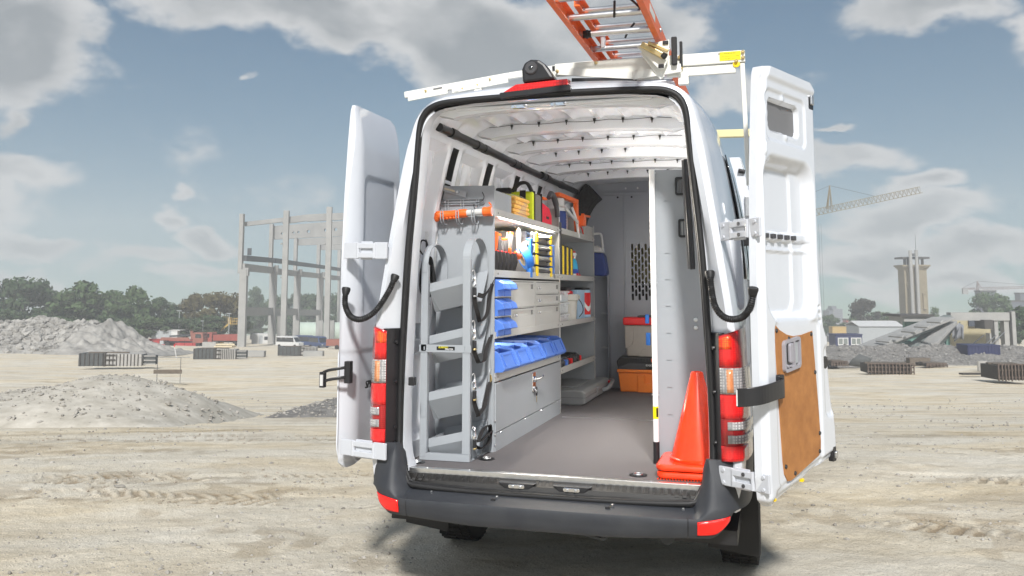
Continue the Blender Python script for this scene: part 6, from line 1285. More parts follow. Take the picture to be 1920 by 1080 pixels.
# spray bottles
def spray(x, y, h, label, trig, lab=True):
    b = thing('spray_bottle', label, 'spray bottle', (x, y, Z2)); rows = []
    pr = [(.064, .040, 0), (.068, .042, .01), (.068, .042, h*.40), (.058, .040, h*.55), (.030, .030, h*.72), (.017, .017, h*.78), (.017, .017, h*.83)]
    g = [[(x+ry*math.sin(a)*.95, y+rx*math.cos(a)*1.35, Z2+z) for a in np.linspace(0, 2*math.pi, 25)[:-1]] for rx, ry, z in pr]
    m = MB().grid(g, True); m.f.append(list(range(24))); m.mi.append(0); m.build('bottle', LIQ, b, smooth=50)
    if lab:
        g = [[(x+(.0425)*math.sin(a), y+.069*1.35*math.cos(a), Z2+z) for a in np.linspace(.25, math.pi-.25, 14)] for z in (h*.08, h*.25, h*.40)]; MB().grid(g).build('paper_label', LABELB, b, smooth=60)
        g = [[(x+(.0432)*math.sin(a), y+.0695*1.35*math.cos(a), Z2+z) for a in np.linspace(.3, math.pi-.3, 14)] for z in (h*.10, h*.23)]; MB().grid(g).build('white_band', WHITEINK, b, smooth=60)
    MB().lathe([(.020, 0), (.020, .02), (.016, .03)], (x, y, Z2+h*.80), 12).build('collar', trig if trig is RED else WHITEINK, b, smooth=40)
    MB().prism([(y-.075, Z2+h*.93), (y-.07, Z2+h*1.0), (y+.05, Z2+h*1.02), (y+.075, Z2+h*.97), (y+.03, Z2+h*.86), (y-.02, Z2+h*.86)], 0, x-.017, x+.017).build('spray_head', WHITEINK if trig is WHITEINK else RED, b, bevel=.006); MB().tube([(x, y-.03, Z2+h*.93), (x+.01, y-.055, Z2+h*.86), (x+.01, y-.05, Z2+h*.80)], .007, 6).build('trigger', RED if trig is WHITEINK else WHITEINK, b); return b
b1 = spray(-.53, 3.02, .235, 'front blue window cleaner bottle with a white spray head and dark label', WHITEINK); text_mesh('Windex', .052, 'label_print', RED, b1, (Vector((-.484, 3.02, Z2+.04)), (0, 1, 0), (0, .1, 1)), .2, .003)
spray(-.60, 2.88, .240, 'blue cleaner bottle half hidden behind the slim cases', WHITEINK, False); b2 = spray(-.60, 3.30, .265, 'rear blue cleaner bottle with a red spray head', RED); 
# top shelf, left bay
o = thing('divider_bin', 'plain grey metal divider box at the left end of the top shelf', 'box', (-.66, .75, Z1)); m = MB(); m.box(XS-.012, .60, Z1, XS-.006, .96, Z1+.155); m.box(-.84, .60, Z1, XS-.012, .606, Z1+.155); m.box(-.84, .954, Z1, XS-.012, .96, Z1+.155); m.build('box_wall', GREY, o)
wp = thing('wipe_pack', 'clear plastic pack of folded orange cloths on the top shelf', 'cloth pack', (-.6, 1.1, Z1))
for k in range(6): MB().cbox((-.60+.004*k, 1.23+.01*math.sin(k), Z1+.02+k*.027), (.20, .40-.012*k, .025), .03*math.sin(k*2)).build('folded_cloth', CLOTH, wp, bevel=.010)
g = [[(-.60+.115*math.sin(a)*(1+.10*math.sin(a*7+z*40)), 1.25+.26*math.cos(a)*(1+.10*math.sin(a*5+z*33)), Z1+z+.008*math.sin(a*9)) for a in np.linspace(0, 2*math.pi, 49)[:-1]] for z in (.004, .04, .09, .14, .175)]
g.append([(-.60+.07*math.sin(a)*(1+.1*math.sin(a*7)), 1.25+.18*math.cos(a)*(1+.1*math.sin(a*5)), Z1+.192) for a in np.linspace(0, 2*math.pi, 49)[:-1]]); m = MB().grid(g, True); o_ = len(m.v); m.f.append(list(range(o_-48, o_))); m.mi.append(0); m.build('plastic_wrap', FILM, wp, smooth=30)
bg1 = thing('tool_bag', 'hi vis yellow and grey zip bag with black handles on the top shelf', 'bag', (-.62, 1.45, Z1)); MB().box(-.80, 1.56, Z1, -.505, 1.62, Z1+.255).build('yellow_front', HIVIS, bg1, bevel=.02); MB().box(-.80, 1.63, Z1, -.505, 1.82, Z1+.25).build('grey_side', GREYBAG, bg1, bevel=.02)
for y in (1.625, 1.828): MB().box(-.805, y-.007, Z1, -.502, y+.007, Z1+.26).build('piping', NYLON, bg1, bevel=.005)
MB().box(-.60, 1.5525, Z1+.0, -.555, 1.5595, Z1+.26).build('webbing', NYLON, bg1, bevel=.001); MB().ribbon(smooth_path([(-.66, 1.58, Z1+.25), (-.64, 1.58, Z1+.285), (-.60, 1.58, Z1+.315), (-.55, 1.58, Z1+.312), (-.515, 1.58, Z1+.25)], 5), (0, .05, 0), .022).build('carry_handle', NYLON, bg1, bevel=.006); MB().cbox((-.72, 1.58, Z1+.26), (.12, .10, .045)).build('strap_bundle', NYLON, bg1, bevel=.015)
bg2 = thing('tool_pouch', 'red soft tool pouch with a black loop on the top shelf', 'pouch', (-.62, 1.85, Z1)); MB().prism([(1.85, Z1), (2.18, Z1), (2.17, Z1+.13), (2.10, Z1+.18), (1.88, Z1+.205), (1.85, Z1+.19)], 0, -.78, -.51).build('pouch_body', REDBAG, bg2, bevel=.02); MB().tube(smooth_path([(-.56, 1.87, Z1+.20), (-.55, 1.89, Z1+.24), (-.55, 1.95, Z1+.23), (-.55, 2.0, Z1+.19)], 5), .009, 8).build('loop', NYLON, bg2, smooth=50); MB().box(-.509, 1.98, Z1+.085, -.5075, 2.06, Z1+.105).build('logo_patch', BLACKINK, bg2)
sa = thing('hand_saw', 'black D shaped saw handle hanging over the shelf divider', 'saw', (-.50, 2.22, Z1)); MB().tube(smooth_path([(-.50, 2.02, Z1+.25), (-.50, 2.08, Z1+.285), (-.50, 2.16, Z1+.28), (-.495, 2.24, Z1+.22), (-.49, 2.27, Z1+.12)], 6), [.018]*7+[.024]*12+[.020]*6, 10).build('saw_handle', DGREY, sa, smooth=50); MB().cbox((-.478, 2.305, Z1-.02), (.012, .05, .20)).build('saw_blade', BLACKP, sa, bevel=.002); MB().box(-.55, 1.93, Z1+.235, -.52, 2.06, Z1+.25).build('orange_tool', ORANGE, sa)
# top shelf, right bay
jg = thing('water_jug', 'blue and white insulated water jug standing on the top shelf', 'jug', (-.60, 2.66, Z1)); MB().lathe([(.085, 0), (.09, .01), (.088, .05)]+[(.089+.002*(k % 2), .06+.012*k) for k in range(11)]+[(.088, .20)], (-.60, 2.66, Z1), 24).build('jug_body', NAVY, jg, smooth=40); MB().lathe([(.094, .20), (.096, .205), (.096, .225), (.075, .245), (.075, .30), (.072, .31), (.001, .31)], (-.60, 2.66, Z1), 24).build('jug_lid', VWHITE, jg, smooth=40); MB().bar((-.50, 2.62, Z1+.215), (-.47, 2.95, Z1+.125), .014, .03).build('jug_handle', VWHITE, jg, bevel=.004)
rl = thing('cable_reel', 'bright orange plastic reel stand with a crank on the top shelf', 'reel', (-.6, 3.0, Z1)); m = MB(); m.bar((-.56, 2.56, Z1+.335), (-.50, 3.02, Z1+.315), .05, .035); m.bar((-.50, 3.0, Z1+.33), (-.50, 3.05, Z1-.0), .035, .075, (0, 1, 0)); m.bar((-.62, 2.98, Z1+.27), (-.60, 3.0, Z1+.0), .03, .06, (0, 1, 0)); m.build('reel_frame', ORANGE, rl, bevel=.006); m = MB(); m.lathe([(.001, 0), (.028, 0), (.028, .05), (.001, .05)], (-.485, 3.10, Z1+.135), 12, Matrix.Rotation(R(90), 3, 'Y')); m.bar((-.46, 3.08, Z1+.13), (-.46, 3.12, Z1+.21), .03, .04); m.bar((-.46, 3.10, Z1+.20), (-.44, 3.32, Z1+.205), .018, .018); m.cbox((-.47, 3.11, Z1+.15), (.06, .10, .09)); m.build('reel_crank', ORANGE, rl, bevel=.005)
MB().lathe([(.085, -.012), (.095, -.012), (.095, .012), (.085, .012)], (-.60, 2.98, Z1+.13), 26, Matrix.Rotation(R(90), 3, 'Y')).build('reel_drum', WHITEINK, rl, smooth=40); MB().tube(smooth_path([(-.50, 3.16, Z1+.12), (-.49, 3.22, Z1+.08), (-.485, 3.25, Z1+.02), (-.485, 3.25, Z1-.005)], 6), .007, 6).build('red_line', RED, rl); MB().tube(smooth_path([(-.52, 2.93, Z1+.26), (-.485, 2.94, Z1+.15), (-.48, 3.0, Z1+.03), (-.48, 3.02, Z1+.0)], 6), .011, 6).build('white_line', WHITEINK, rl)
MB().box(0, 0, 0, 1, 1, 1) if 0 else None
bkx = thing('parts_tray', 'grey divided tray at the far end of the top shelf', 'tray', (-.66, 3.45, Z1)); m = MB(); m.box(XS-.012, 3.30, Z1, XS-.006, 3.685, Z1+.13); m.box(-.84, 3.30, Z1, XS-.012, 3.306, Z1+.20); m.box(-.84, 2.31, Z1, -.836, 3.68, Z1+.14); m.build('tray_wall', GREYW, bkx)
# third shelf
for k in range(3):
    z = Z3+k*.0945; o = thing('parts_box', '%s clear parts box in the stack on the third shelf' % ('bottom', 'middle', 'top')[k], 'parts box', (-.6, 2.52, z), 'stacked clear parts boxes'); MB().box(-.80, 2.34, z, -.505, 2.70, z+.070).build('box_body', CLEAR, o, bevel=.006); MB().box(-.805, 2.33, z+.0705, -.495, 2.71, z+.090).build('box_lid', CLEAR, o, bevel=.004); MB().box(-.496, 2.49, z+.055, -.488, 2.56, z+.088).build('box_latch', CLEAR, o, bevel=.003); MB().box(-.78, 2.37, z+.003, -.53, 2.67, z+.03).build('box_parts', (CLOTH, SHEDG, REDBAG)[2-k] if k != 2 else SKYBLUE, o)
    if k == 2: MB().box(-.5045, 2.38, z+.012, -.5035, 2.44, z+.055).build('paper_label', WHITEINK, o)
bu = thing('bucket', 'pale plastic bucket with a dark wire handle on the third shelf', 'bucket', (-.60, 2.95, Z3)); MB().lathe([(.105, 0), (.112, .005), (.128, .19), (.140, .20), (.140, .25), (.133, .25), (.118, .01), (.001, .01)], (-.61, 2.93, Z3), 30).build('bucket_body', BUCKET, bu, smooth=40); MB().tube(smooth_path([(-.50, 3.03, Z3+.225), (-.47, 3.09, Z3+.16), (-.46, 3.08, Z3+.10), (-.475, 3.0, Z3+.055)], 6), .004, 6).build('bail_handle', BLACKP, bu); MB().cbox((-.495, 3.04, Z3+.225), (.03, .03, .03)).build('bail_lug', BUCKET, bu, bevel=.005)
gr_ = thing('grease_gun', 'red and black tool lying in the bucket', 'tool', (-.62, 2.88, Z3+.25)); MB().cbox((-.60, 2.86, Z3+.262), (.16, .20, .035)).build('red_body', RED, gr_, bevel=.012); MB().cbox((-.61, 2.86, Z3+.295), (.16, .20, .032)).build('black_top', BLACKP, gr_, bevel=.014)
cx_ = thing('carton', 'pale blue carton behind the bucket on the third shelf', 'carton', (-.62, 3.30, Z3)); MB().box(-.80, 3.13, Z3, -.52, 3.44, Z3+.285).build('carton_wall', SKYBLUE, cx_, bevel=.002); MB().box(-.80, 3.30, Z3+.2852, -.52, 3.302, Z3+.287).build('carton_flap', SKYBLUE, cx_)
cn = thing('spray_can', 'red and pale blue can standing at the end of the third shelf', 'can', (-.55, 3.53, Z3)); MB().lathe([(.075, 0), (.077, .004), (.077, .275), (.07, .285)], (-.565, 3.55, Z3), 24).build('can_body', SKYBLUE, cn, smooth=40); g = [[(-.565+.0778*math.cos(a), 3.55+.0778*math.sin(a), Z3+z) for a in np.linspace(-1.9, .9, 14)] for z in (.06, .26)]; MB().grid(g).build('red_label', RED, cn, smooth=60); MB().lathe([(.072, .285), (.074, .29), (.070, .305), (.001, .308)], (-.565, 3.55, Z3), 24).build('can_cap', BLACKP, cn, smooth=40); g = [[(-.565+.0784*math.cos(a), 3.55+.0784*math.sin(a), Z3+.15+.045*(j-.5)+.04*math.sin(a*3)) for a in np.linspace(-1.6, .0, 10)] for j in (0, 1)]; MB().grid(g).build('label_swoosh', WHITEINK, cn, smooth=60)
# fourth shelf: cordless tools
dk = thing('drill_kit', 'black clear lidded drill kit with red and blue parts on the fourth shelf', 'drill kit', (-.6, 2.7, Z4)); MB().box(-.80, 2.33, Z4, -.51, 3.18, Z4+.035).build('kit_tray', MGREY, dk, bevel=.006); MB().box(-.79, 2.34, Z4+.0955, -.52, 3.16, Z4+.100).build('kit_lid', FILM, dk)
for k, (y, r, c) in enumerate(((2.42, .045, DGREY), (2.53, .035, DGREY), (2.68, .05, DGREY), (2.86, .055, BLACKP), (2.98, .045, DGREY), (3.08, .05, BLACKP))): MB().lathe([(r*.7, -.10), (r, -.09), (r, .08), (r*.6, .10), (.001, .10)], (-.60, y, Z4+.05+.01*(k % 2)), 12, Matrix.Rotation(R(90), 3, 'Y')).build('drill_part', c, dk, smooth=40)
for y, c, nm in ((2.36, BLUE, 'blue_case'), (2.60, BLUEBIN, 'blue_clip'), (2.77, RED, 'red_clip'), (3.13, RED, 'red_clip')): MB().cbox((-.515, y, Z4+(.02 if c is BLUE else .045)), (.05, .11 if c is BLUE else .04, .04 if c is BLUE else .075)).build(nm, c, dk, bevel=.005)
# grey case on the floor
gc = thing('tool_case', 'flat grey tool case lying on the floor under the shelves', 'case', (-.6, 3.5, .70)); MB().prism([(-.84, .7008), (-.42, .7008), (-.38, .715), (-.38, .80), (-.41, .822), (-.84, .822)], 1, 2.75, 3.95).build('case_body', CASEG, gc, bevel=.012); MB().box(-.84, 2.748, .762, -.377, 3.952, .766).build('case_seam', MGREY, gc); MB().box(-.70, 2.95, .823, -.50, 3.60, .832).build('lid_panel', CASEG, gc, bevel=.006); MB().tube(smooth_path([(-.385, 3.55, .745), (-.345, 3.60, .755), (-.335, 3.75, .785), (-.345, 3.88, .80), (-.385, 3.92, .795)], 5), .018, 10).build('case_handle', CASEG, gc, smooth=50); MB().cbox((-.378, 3.86, .79), (.02, .06, .02)).build('red_catch', RED, gc, bevel=.003); MB().cbox((-.378, 3.30, .765), (.015, .08, .05)).build('case_catch', CASEG, gc, bevel=.003)
# jug hanging on the end of the shelving
hj = thing('water_jug', 'dark blue water jug hanging by its white handle on the shelf end', 'jug', (-.45, 3.78, 1.78)); MB().prism([(-.50, 1.790), (-.39, 1.782), (-.365, 1.81), (-.395, 1.99), (-.415, 2.005), (-.50, 2.01)], 1, 3.735, 3.90).build('jug_body', NAVY, hj, bevel=.018); MB().prism([(-.50, 2.012), (-.408, 2.007), (-.42, 2.055), (-.46, 2.075), (-.50, 2.07)], 1, 3.74, 3.895).build('jug_lid', VWHITE, hj, bevel=.012); MB().tube(smooth_path([(-.415, 3.82, 2.03), (-.420, 3.82, 2.10), (-.432, 3.82, 2.18), (-.46, 3.82, 2.195), (-.50, 3.81, 2.19)], 5), .012, 8).build('jug_handle', VWHITE, hj, smooth=50)
# ladder like upright behind the shelf end
up = thing('upright_post', 'narrow grey upright with cross slats behind the shelf end', 'upright', (-.42, 3.95, .70)); MB().box(-.475, 4.12, .70, -.41, 4.13, 1.80).build('post_web', GREYD, up); MB().box(-.412, 4.02, .70, -.408, 4.13, 1.80).build('post_flange', GREYD, up)
for z in (.74, 1.09, 1.42, 1.79): MB().box(-.475, 4.0, z, -.41, 4.119, z+.008).build('post_slat', GREY, up)
# cooler and tool box at the bulkhead
tx = thing('tool_box', 'orange tool box with a black lid standing at the bulkhead', 'tool box', (-.02, 3.95, .70)); m = MB(); m.prism([(-.265, .702), (.20, .702), (.215, .88), (-.285, .88)], 1, 3.83, 4.10); m.build('box_base', TOOLOR, tx, bevel=.012); MB().prism([(-.10, .702), (.16, .702), (.16, .785), (-.03, .785), (-.03, .86), (-.10, .86)], 1, 3.812, 3.829).build('base_rib', TOOLOR, tx, bevel=.004)
MB().box(-.292, 3.815, .881, .22, 4.11, .91).build('box_rim', TOOLOR, tx, bevel=.006); MB().prism([(-.285, .911), (.215, .911), (.21, .985), (.18, 1.025), (-.265, 1.025), (-.30, .985)], 1, 3.83, 4.11).build('box_lid', BLACKP, tx, bevel=.012); MB().prism([(-.285, .93), (-.24, .945), (-.18, .97), (-.02, .97), (-.02, .912), (-.28, .912)], 1, 3.818, 3.829).build('lid_step', DGREY, tx, bevel=.003)
for k in range(9): MB().box(-.10+k*.014, 3.822, .985, -.094+k*.014, 3.8295, 1.015).build('vent_fin', BLACKP, tx)
MB().prism(rrect(.03, .985, .10, 1.015, .004), 1, 3.816, 3.8295).build('orange_button', ORANGE, tx); MB().box(-.075, 3.823, .940, .14, 3.8295, .962).build('name_plate', BLACKINK, tx); text_mesh('RIDGID PRO', .024, 'name_print', WHITEINK, tx, (Vector((.03, 3.8215, .951)), (1, 0, 0), (0, 0, 1)), 0, .001)
co = thing('cooler', 'taupe cooler with a red lid standing on the black tool box', 'cooler', (0, 3.95, 1.03)); MB().prism([(-.205, 1.028), (.21, 1.028), (.235, 1.32), (-.225, 1.32)], 1, 3.86, 4.10).build('cooler_body', COOLER, co, bevel=.018); MB().prism([(-.09, 1.03), (.20, 1.03), (.20, 1.10), (-.055, 1.10)], 1, 3.850, 3.8595).build('foot_recess', DGREY if 0 else COOLER, co, bevel=.004); MB().prism([(-.215, 1.10), (-.15, 1.14), (-.135, 1.2), (-.135, 1.31), (-.22, 1.31)], 1, 3.852, 3.8595).build('side_panel', COOLER, co, bevel=.006); MB().box(-.237, 3.845, 1.322, .245, 4.11, 1.395).build('cooler_lid', RED, co, bevel=.014); MB().box(-.10, 3.86, 1.396, .2, 4.09, 1.412).build('lid_pad', DGREY, co, bevel=.006); MB().prism(rrect(.05, 1.135, .13, 1.21, .006), 1, 3.8555, 3.8597).build('logo_patch', GREYBAG, co)
bl_ = thing('blue_strap', 'blue plastic strip hanging beside the cooler, half hidden by the white bar', 'strip', (.03, 3.2, 1.2)); MB().box(.055, 3.3, 1.17, .095, 3.33, 1.28).build('lower_strip', BLUE, bl_, bevel=.008); MB().box(.05, 3.3, 1.36, .085, 3.33, 1.44).build('upper_strip', BLUE, bl_, bevel=.008)

# ------------------------------------------------------------------ right side: end panel, white pole, cone
rp = thing('end_panel', 'tall grey slotted end panel of the right shelving', 'panel', (.65, .53, .70)); sl = [rrect(x, z, x+.026, z+.012, .002, 1) for x in (.552, .752) for z in (2.155, 1.855, 1.705, 1.555, 1.405, 1.255, 1.105, .955)]
MB().plate([(.478, .70), (.87, .70), (.872, 1.5), (.86, 1.9), (.82, 2.2), (.775, 2.34), (.478, 2.345)], sl, 1, .530, .534).build('slotted_plate', GREY, rp); MB().box(.479, .5345, .705, .80, .539, 2.30).build('slot_backing', GREY, rp); MB().box(.470, .528, .70, .4775, .60, 2.345).build('edge_flange', GREY, rp)
MB().bar((.600, .526, 2.27), (.672, .526, 2.33), .006, .03, (0, 0, 1)).build('brace', GREY, rp); m = MB()
for x, z, r in ((.665, 2.322, .010), (.716, 1.492, .014), (.716, 1.448, .014)): m.lathe([(r, 0), (r*.8, .006), (.001, .007)], (x, .529, z), 10, Matrix.Rotation(R(90), 3, 'X'))
m.build('bright_bolts', ZINC, rp, kind='stuff')
wb = thing('white_pole', 'white pole with a black foot and yellow sticker on the end panel edge', 'pole', (.49, .51, .70)); MB().cyl((.4885, .505, .82), (.4885, .505, 2.345), .0155, .0155, 16).build('tube', WHITEINK, wb, smooth=50); MB().cyl((.4885, .505, .702), (.4885, .505, .8195), .018, .018, 16).build('black_foot', BLACKP, wb, smooth=50)
g = [[(.4885+.0160*math.cos(a), .505+.0160*math.sin(a), z) for a in np.linspace(R(-160), R(-20), 10)] for z in (.945, 1.012)]; MB().grid(g).build('sticker', STICK, wb, smooth=60); g = [[(.4885+.0163*math.cos(a), .505+.0163*math.sin(a), z) for a in np.linspace(R(-75), R(-30), 6)] for z in (.955, 1.005)]; MB().grid(g).build('sticker_print', BLACKINK, wb, smooth=60)
m = MB()
for z in (2.325, 1.075, 1.70): m.bar((.468, .505, z), (.509, .505, z), .010, .008)
m.build('pole_clip', ZINC, wb)
hl = thing('black_tube', 'black folded curtain tube in slotted brackets on the end panel', 'tube', (.68, .45, 1.8)); MB().tube([(.690, .43, 2.385), (.694, .42, 2.2), (.705, .40, 2.0), (.715, .38, 1.80), (.718, .378, 1.77)], [.014, .016, .017, .018, .014], 10).build('tube', BLACKP, hl, smooth=50); MB().tube([(.672, .46, 2.385), (.680, .45, 2.1), (.695, .43, 1.775)], .010, 6).build('rail', MGREY, hl)
for z, x in ((2.245, .618), (2.005, .632)):
    f = MB().plate(rrect(x, z-.052, x+.075, z+.052, .012), [rrect(x+.010, z-.040, x+.064, z+.040, .008)], 1, .505, .522).build('bracket', BLACKP, hl)
    for k in range(3): MB().box(x+.018+k*.015, .508, z-.037, x+.026+k*.015, .514, z+.037).build('bracket_slot', MGREY if z > 2.1 else SHEDG, f)
# traffic cones
cone1 = thing('traffic_cone', 'bright orange traffic cone nested in the lower cone', 'traffic cone', (.735, .30, .735)); cc_ = (.735, .30)
MB().lathe([(.150, .775), (.152, .787), (.142, .790), (.032, 1.222), (.029, 1.228), (.022, 1.229), (.022, 1.20)], (*cc_, 0), 40).build('cone_body', CONE, cone1, smooth=40)
MB().prism(rrect(cc_[0]-.205, cc_[1]-.20, cc_[0]+.205, cc_[1]+.20, .05), 2, .742, .774).build('cone_base', CONE, cone1, bevel=.012)
cone2 = thing('traffic_cone', 'lower orange traffic cone of which only the ribbed base shows', 'traffic cone', (.735, .30, .701)); MB().prism(rrect(cc_[0]-.20, cc_[1]-.205, cc_[0]+.205, cc_[1]+.20, .05), 2, .706, .738).build('cone_base', CONE, cone2, bevel=.010)
MB().lathe([(.12, .738), (.118, .760), (.11, .765)], (*cc_, 0), 24).build('cone_body', CONE, cone2, smooth=40)
for k in range(26): MB().cbox((cc_[0]-.19+k*.0152, cc_[1]-.195, .7035), (.007, .02, .005)).build('base_nub', CONE, cone2)

# ------------------------------------------------------------------ bottle rack
rk = thing('tank_rack', 'grey steel bottle rack with sloping trays inside the left rear corner', 'rack', (-.66, .24, .70))
def flat(pts, w, t, name, wv): return MB().ribbon(pts, wv, t).build(name, GREY, rk, bevel=.0012)
YF, YR = .235, .545
for nm, x0, w, zt, y1, yb in (('left_hoop', -.795, .042, 1.80, .235, .56), ('right_hoop', -.538, .046, 1.835, .235, .56)):
    r = (yb-y1)/2; x = x0; front = MB().box(x0-w/2, YF, .742, x0+w/2, YF+.030, zt).build('front_upright', GREY, rk, bevel=.0015)
    arc = [(x0, y1+.003, zt)]+[(x0, (y1+yb)/2-(r-.003)*math.cos(a), zt+(r*.78)*math.sin(a)) for a in np.linspace(.0, math.pi, 26)]+[(x0, yb-.003, zt-.7)]
    flat(arc[0:1]+arc[1:], .0, .005, nm, (w, 0, 0))
fr2 = MB(); fr2.box(-.816, YF-.001, .702, -.515, YF+.028, .741); fr2.build('bottom_bar', GREY, rk, bevel=.0015); cbm = MB().plate([(-.822, 1.305), (-.508, 1.305), (-.508, 1.347), (-.822, 1.347)], [rrect(-.795, 1.315, -.788, 1.337, .003, 2), rrect(-.548, 1.315, -.541, 1.337, .003, 2)], 1, YF-.004, YF-.0012).build('front_bar', GREY, rk)
MB().box(-.715, YF-.0048, 1.3165, -.605, YF-.0042, 1.3375).build('sticker', BLACKINK, rk); text_mesh('KARGO', .0165, 'sticker_print', YELINK, rk, (Vector((-.675, YF-.0056, 1.3325)), (1, 0, 0), (0, 0, 1)), .2, .0008); text_mesh('MASTER', .0135, 'sticker_print', WHITEINK, rk, (Vector((-.640, YF-.0056, 1.3220)), (1, 0, 0), (0, 0, 1)), .2, .0006)
MB().box(-.816, YF+.03, .7015, -.515, .56, .7045).build('base_sheet', GREY, rk); MB().box(-.80, .555, .704, -.50, .5605, 1.55).build('rear_sheet', GREY, rk); MB().box(-.66, .548, .704, -.63, .5545, 1.70).build('rear_stiffener', GREY, rk)
for k, z in enumerate((1.655, 1.255+.035, .985, .772)):
    z = (1.695, 1.395, 1.075, .815)[k]; m = MB(); x0, x1 = -.772, -.563; dz = .055
    # a trough that rises to the right: lip, face and sloping underside
    A = [(x0, z), (x1, z+dz)]; sec = [(.262, .0), (.262, -.048), (.345, -.165), (.42, -.165), (.50, -.055), (.545, .02), (.541, .02), (.496, -.05), (.418, -.160), (.348, -.160), (.266, -.047), (.266, 0)]
    rows = [[(x, y, zz+h) for y, h in sec] for x, zz in ((x0, z), (x1+.055, z+dz+.006))]; m.grid(rows, True); m.f += [list(range(12)), list(range(12, 24))]; m.mi += [0, 0]; t = m.build('tray', GREY, rk)
    MB().add([(x0, .262, z+.001), (x0, .262, z-.047), (x0+.012, .300, z-.105), (x0+.03, .345, z-.164), (x0, .52, z-.03), (x0, .52, z)], [(0, 1, 2, 3, 4, 5)]).build('tray_end', GREY, t)
m = MB()
for z in (1.79, 1.34, .97, .75): m.prism(rrect(-.812, z-.03, -.78, z+.03, .008), 1, YF-.004, YF-.0005)
m.build('weld_plate', GREY, rk, kind='stuff')
def strap(k, ring, clip, pts, end, w=.026):
    s = thing('strap', '%s black webbing strap with metal clips on the bottle rack' % ('top', 'second', 'third', 'lowest')[k], 'strap', ring, 'straps hanging on the bottle rack'); X = -.495
    MB().tube([(X-.01, ring[1]+.012+.026*math.cos(a), ring[2]+.026*math.sin(a)) for a in np.linspace(-2.2, 2.4, 14)], .0028, 6).build('hook_ring', VWHITE, s)
    c = clip; m = MB(); m.tube([(X, c[1], c[2]+.05), (X, c[1]-.004, c[2]+.035), (X, c[1]+.004, c[2]+.02), (X, c[1], c[2])], [.005, .009, .007, .010], 8); m.cbox((X, c[1], c[2]-.005), (.012, .03, .014)); m.build('snap_hook', CHROME, s, smooth=50)
    MB().cbox((X, c[1]+.002, c[2]-.040), (.016, .030, .045)).build('buckle', BLACKP, s, bevel=.003); MB().cbox((X+.002, c[1]+.004, c[2]-.067), (.012, .034, .010)).build('buckle_bar', GOLD if k else ZINC, s, bevel=.002)
    MB().ribbon(smooth_path([(X, c[1]+.002, c[2]-.05)]+[(X+.004*((i % 2)*2-1), y, z) for i, (y, z) in enumerate(pts)]+[(X, end[0], end[1])], 8), (w*.9, w*.2, w*.25), .0035).build('webbing', NYLON, s)
    MB().tube([(X+.002, end[0]+.0, end[1]-.01), (X+.002, end[0]+.008, end[1]+.02), (X+.002, end[0]-.002, end[1]+.04)], [.006, .008, .004], 7).build('end_hook', ZINC if k < 2 else GOLD, s, smooth=50); MB().tube([(X, end[0]+.02*math.cos(a)+.012, end[1]+.055+.024*math.sin(a)) for a in np.linspace(0, 6.28, 13)], .0015, 5).build('end_ring', ZINC, s)
    return s
strap(0, (-.5, .246, 1.745), (-.5, .250, 1.690), [(.262, 1.60), (.30, 1.52), (.37, 1.475), (.47, 1.52), (.535, 1.62), (.575, 1.70), (.54, 1.655), (.44, 1.625), (.34, 1.63), (.30, 1.64)][:6], (.590, 1.715)); strap(1, (-.5, .249, 1.459), (-.5, .252, 1.39), [(.262, 1.31), (.29, 1.265), (.35, 1.242), (.42, 1.25), (.48, 1.31)], (.595, 1.41))
strap(2, (-.5, .252, 1.161), (-.5, .256, 1.11), [(.27, 1.02), (.31, .955), (.34, .945), (.42, .985), (.50, 1.05)], (.545, 1.115)); strap(3, (-.5, .256, .866), (-.5, .262, .84), [(.28, .785), (.33, .765), (.40, .752), (.50, .765), (.56, .80), (.52, .865), (.42, .85), (.33, .80)], (.585, .825))
MB().ribbon(smooth_path([(-.492, .30, 1.63), (-.488, .40, 1.625), (-.486, .50, 1.665), (-.484, .585, 1.715)], 6), (.006, .006, .026), .003).build('strap_tail', NYLON, bpy.data.objects['strap'])
# wire rack and work light
wl = thing('wire_hooks', 'grey wire hook strip screwed to the shelf end panel', 'hook rack', (-.67, .56, 2.18)); m = MB(); m.tube([(x, .562, z) for x, z in rrect(-.828, 2.180, -.540, 2.212, .015, 4)], .0032, 6, True); m.tube([(-.82, .560, 2.196), (-.55, .560, 2.196)], .0028, 6)
for x in (-.785, -.685, -.585):
    for dx in (-.0085, .0085): m.tube(smooth_path([(x+dx, .562, 2.215), (x+dx, .560, 2.12), (x+dx*1.2, .545, 2.065), (x+dx, .505, 2.058), (x+dx, .478, 2.085), (x+dx*.9, .472, 2.135)], 5), .0034, 6)
    m.tube([(x-.008, .472, 2.135), (x, .471, 2.142), (x+.008, .472, 2.135)], .0034, 6)
m.build('wire', GREY, wl, smooth=60); MB().lathe([(.008, 0), (.006, .006), (.001, .007)], (-.795, .557, 2.197), 10, Matrix.Rotation(R(90), 3, 'X')).build('screw', ZINC, wl)
wk = thing('work_light', 'orange hand held inspection lamp lying in the wire hooks', 'work light', (-.67, .515, 2.12)); ax = Matrix.Rotation(R(90), 3, 'Y'); P0 = Vector((-.845, .515, 2.112)); P1 = Vector((-.470, .515, 2.131)); L = lambda t: P0.lerp(P1, t)
MB().tube([L(0), L(.02), L(.10), L(.12), L(.30), L(.42), L(.52), L(.56)], [.018, .026, .028, .025, .023, .026, .027, .024], 16).build('grip', ORANGE, wk, smooth=40); m = MB()
for t in np.linspace(.16, .40, 5): m.ell(L(t)+Vector((0, -.003, -.022)), (.011, .016, .010), 10, 6)
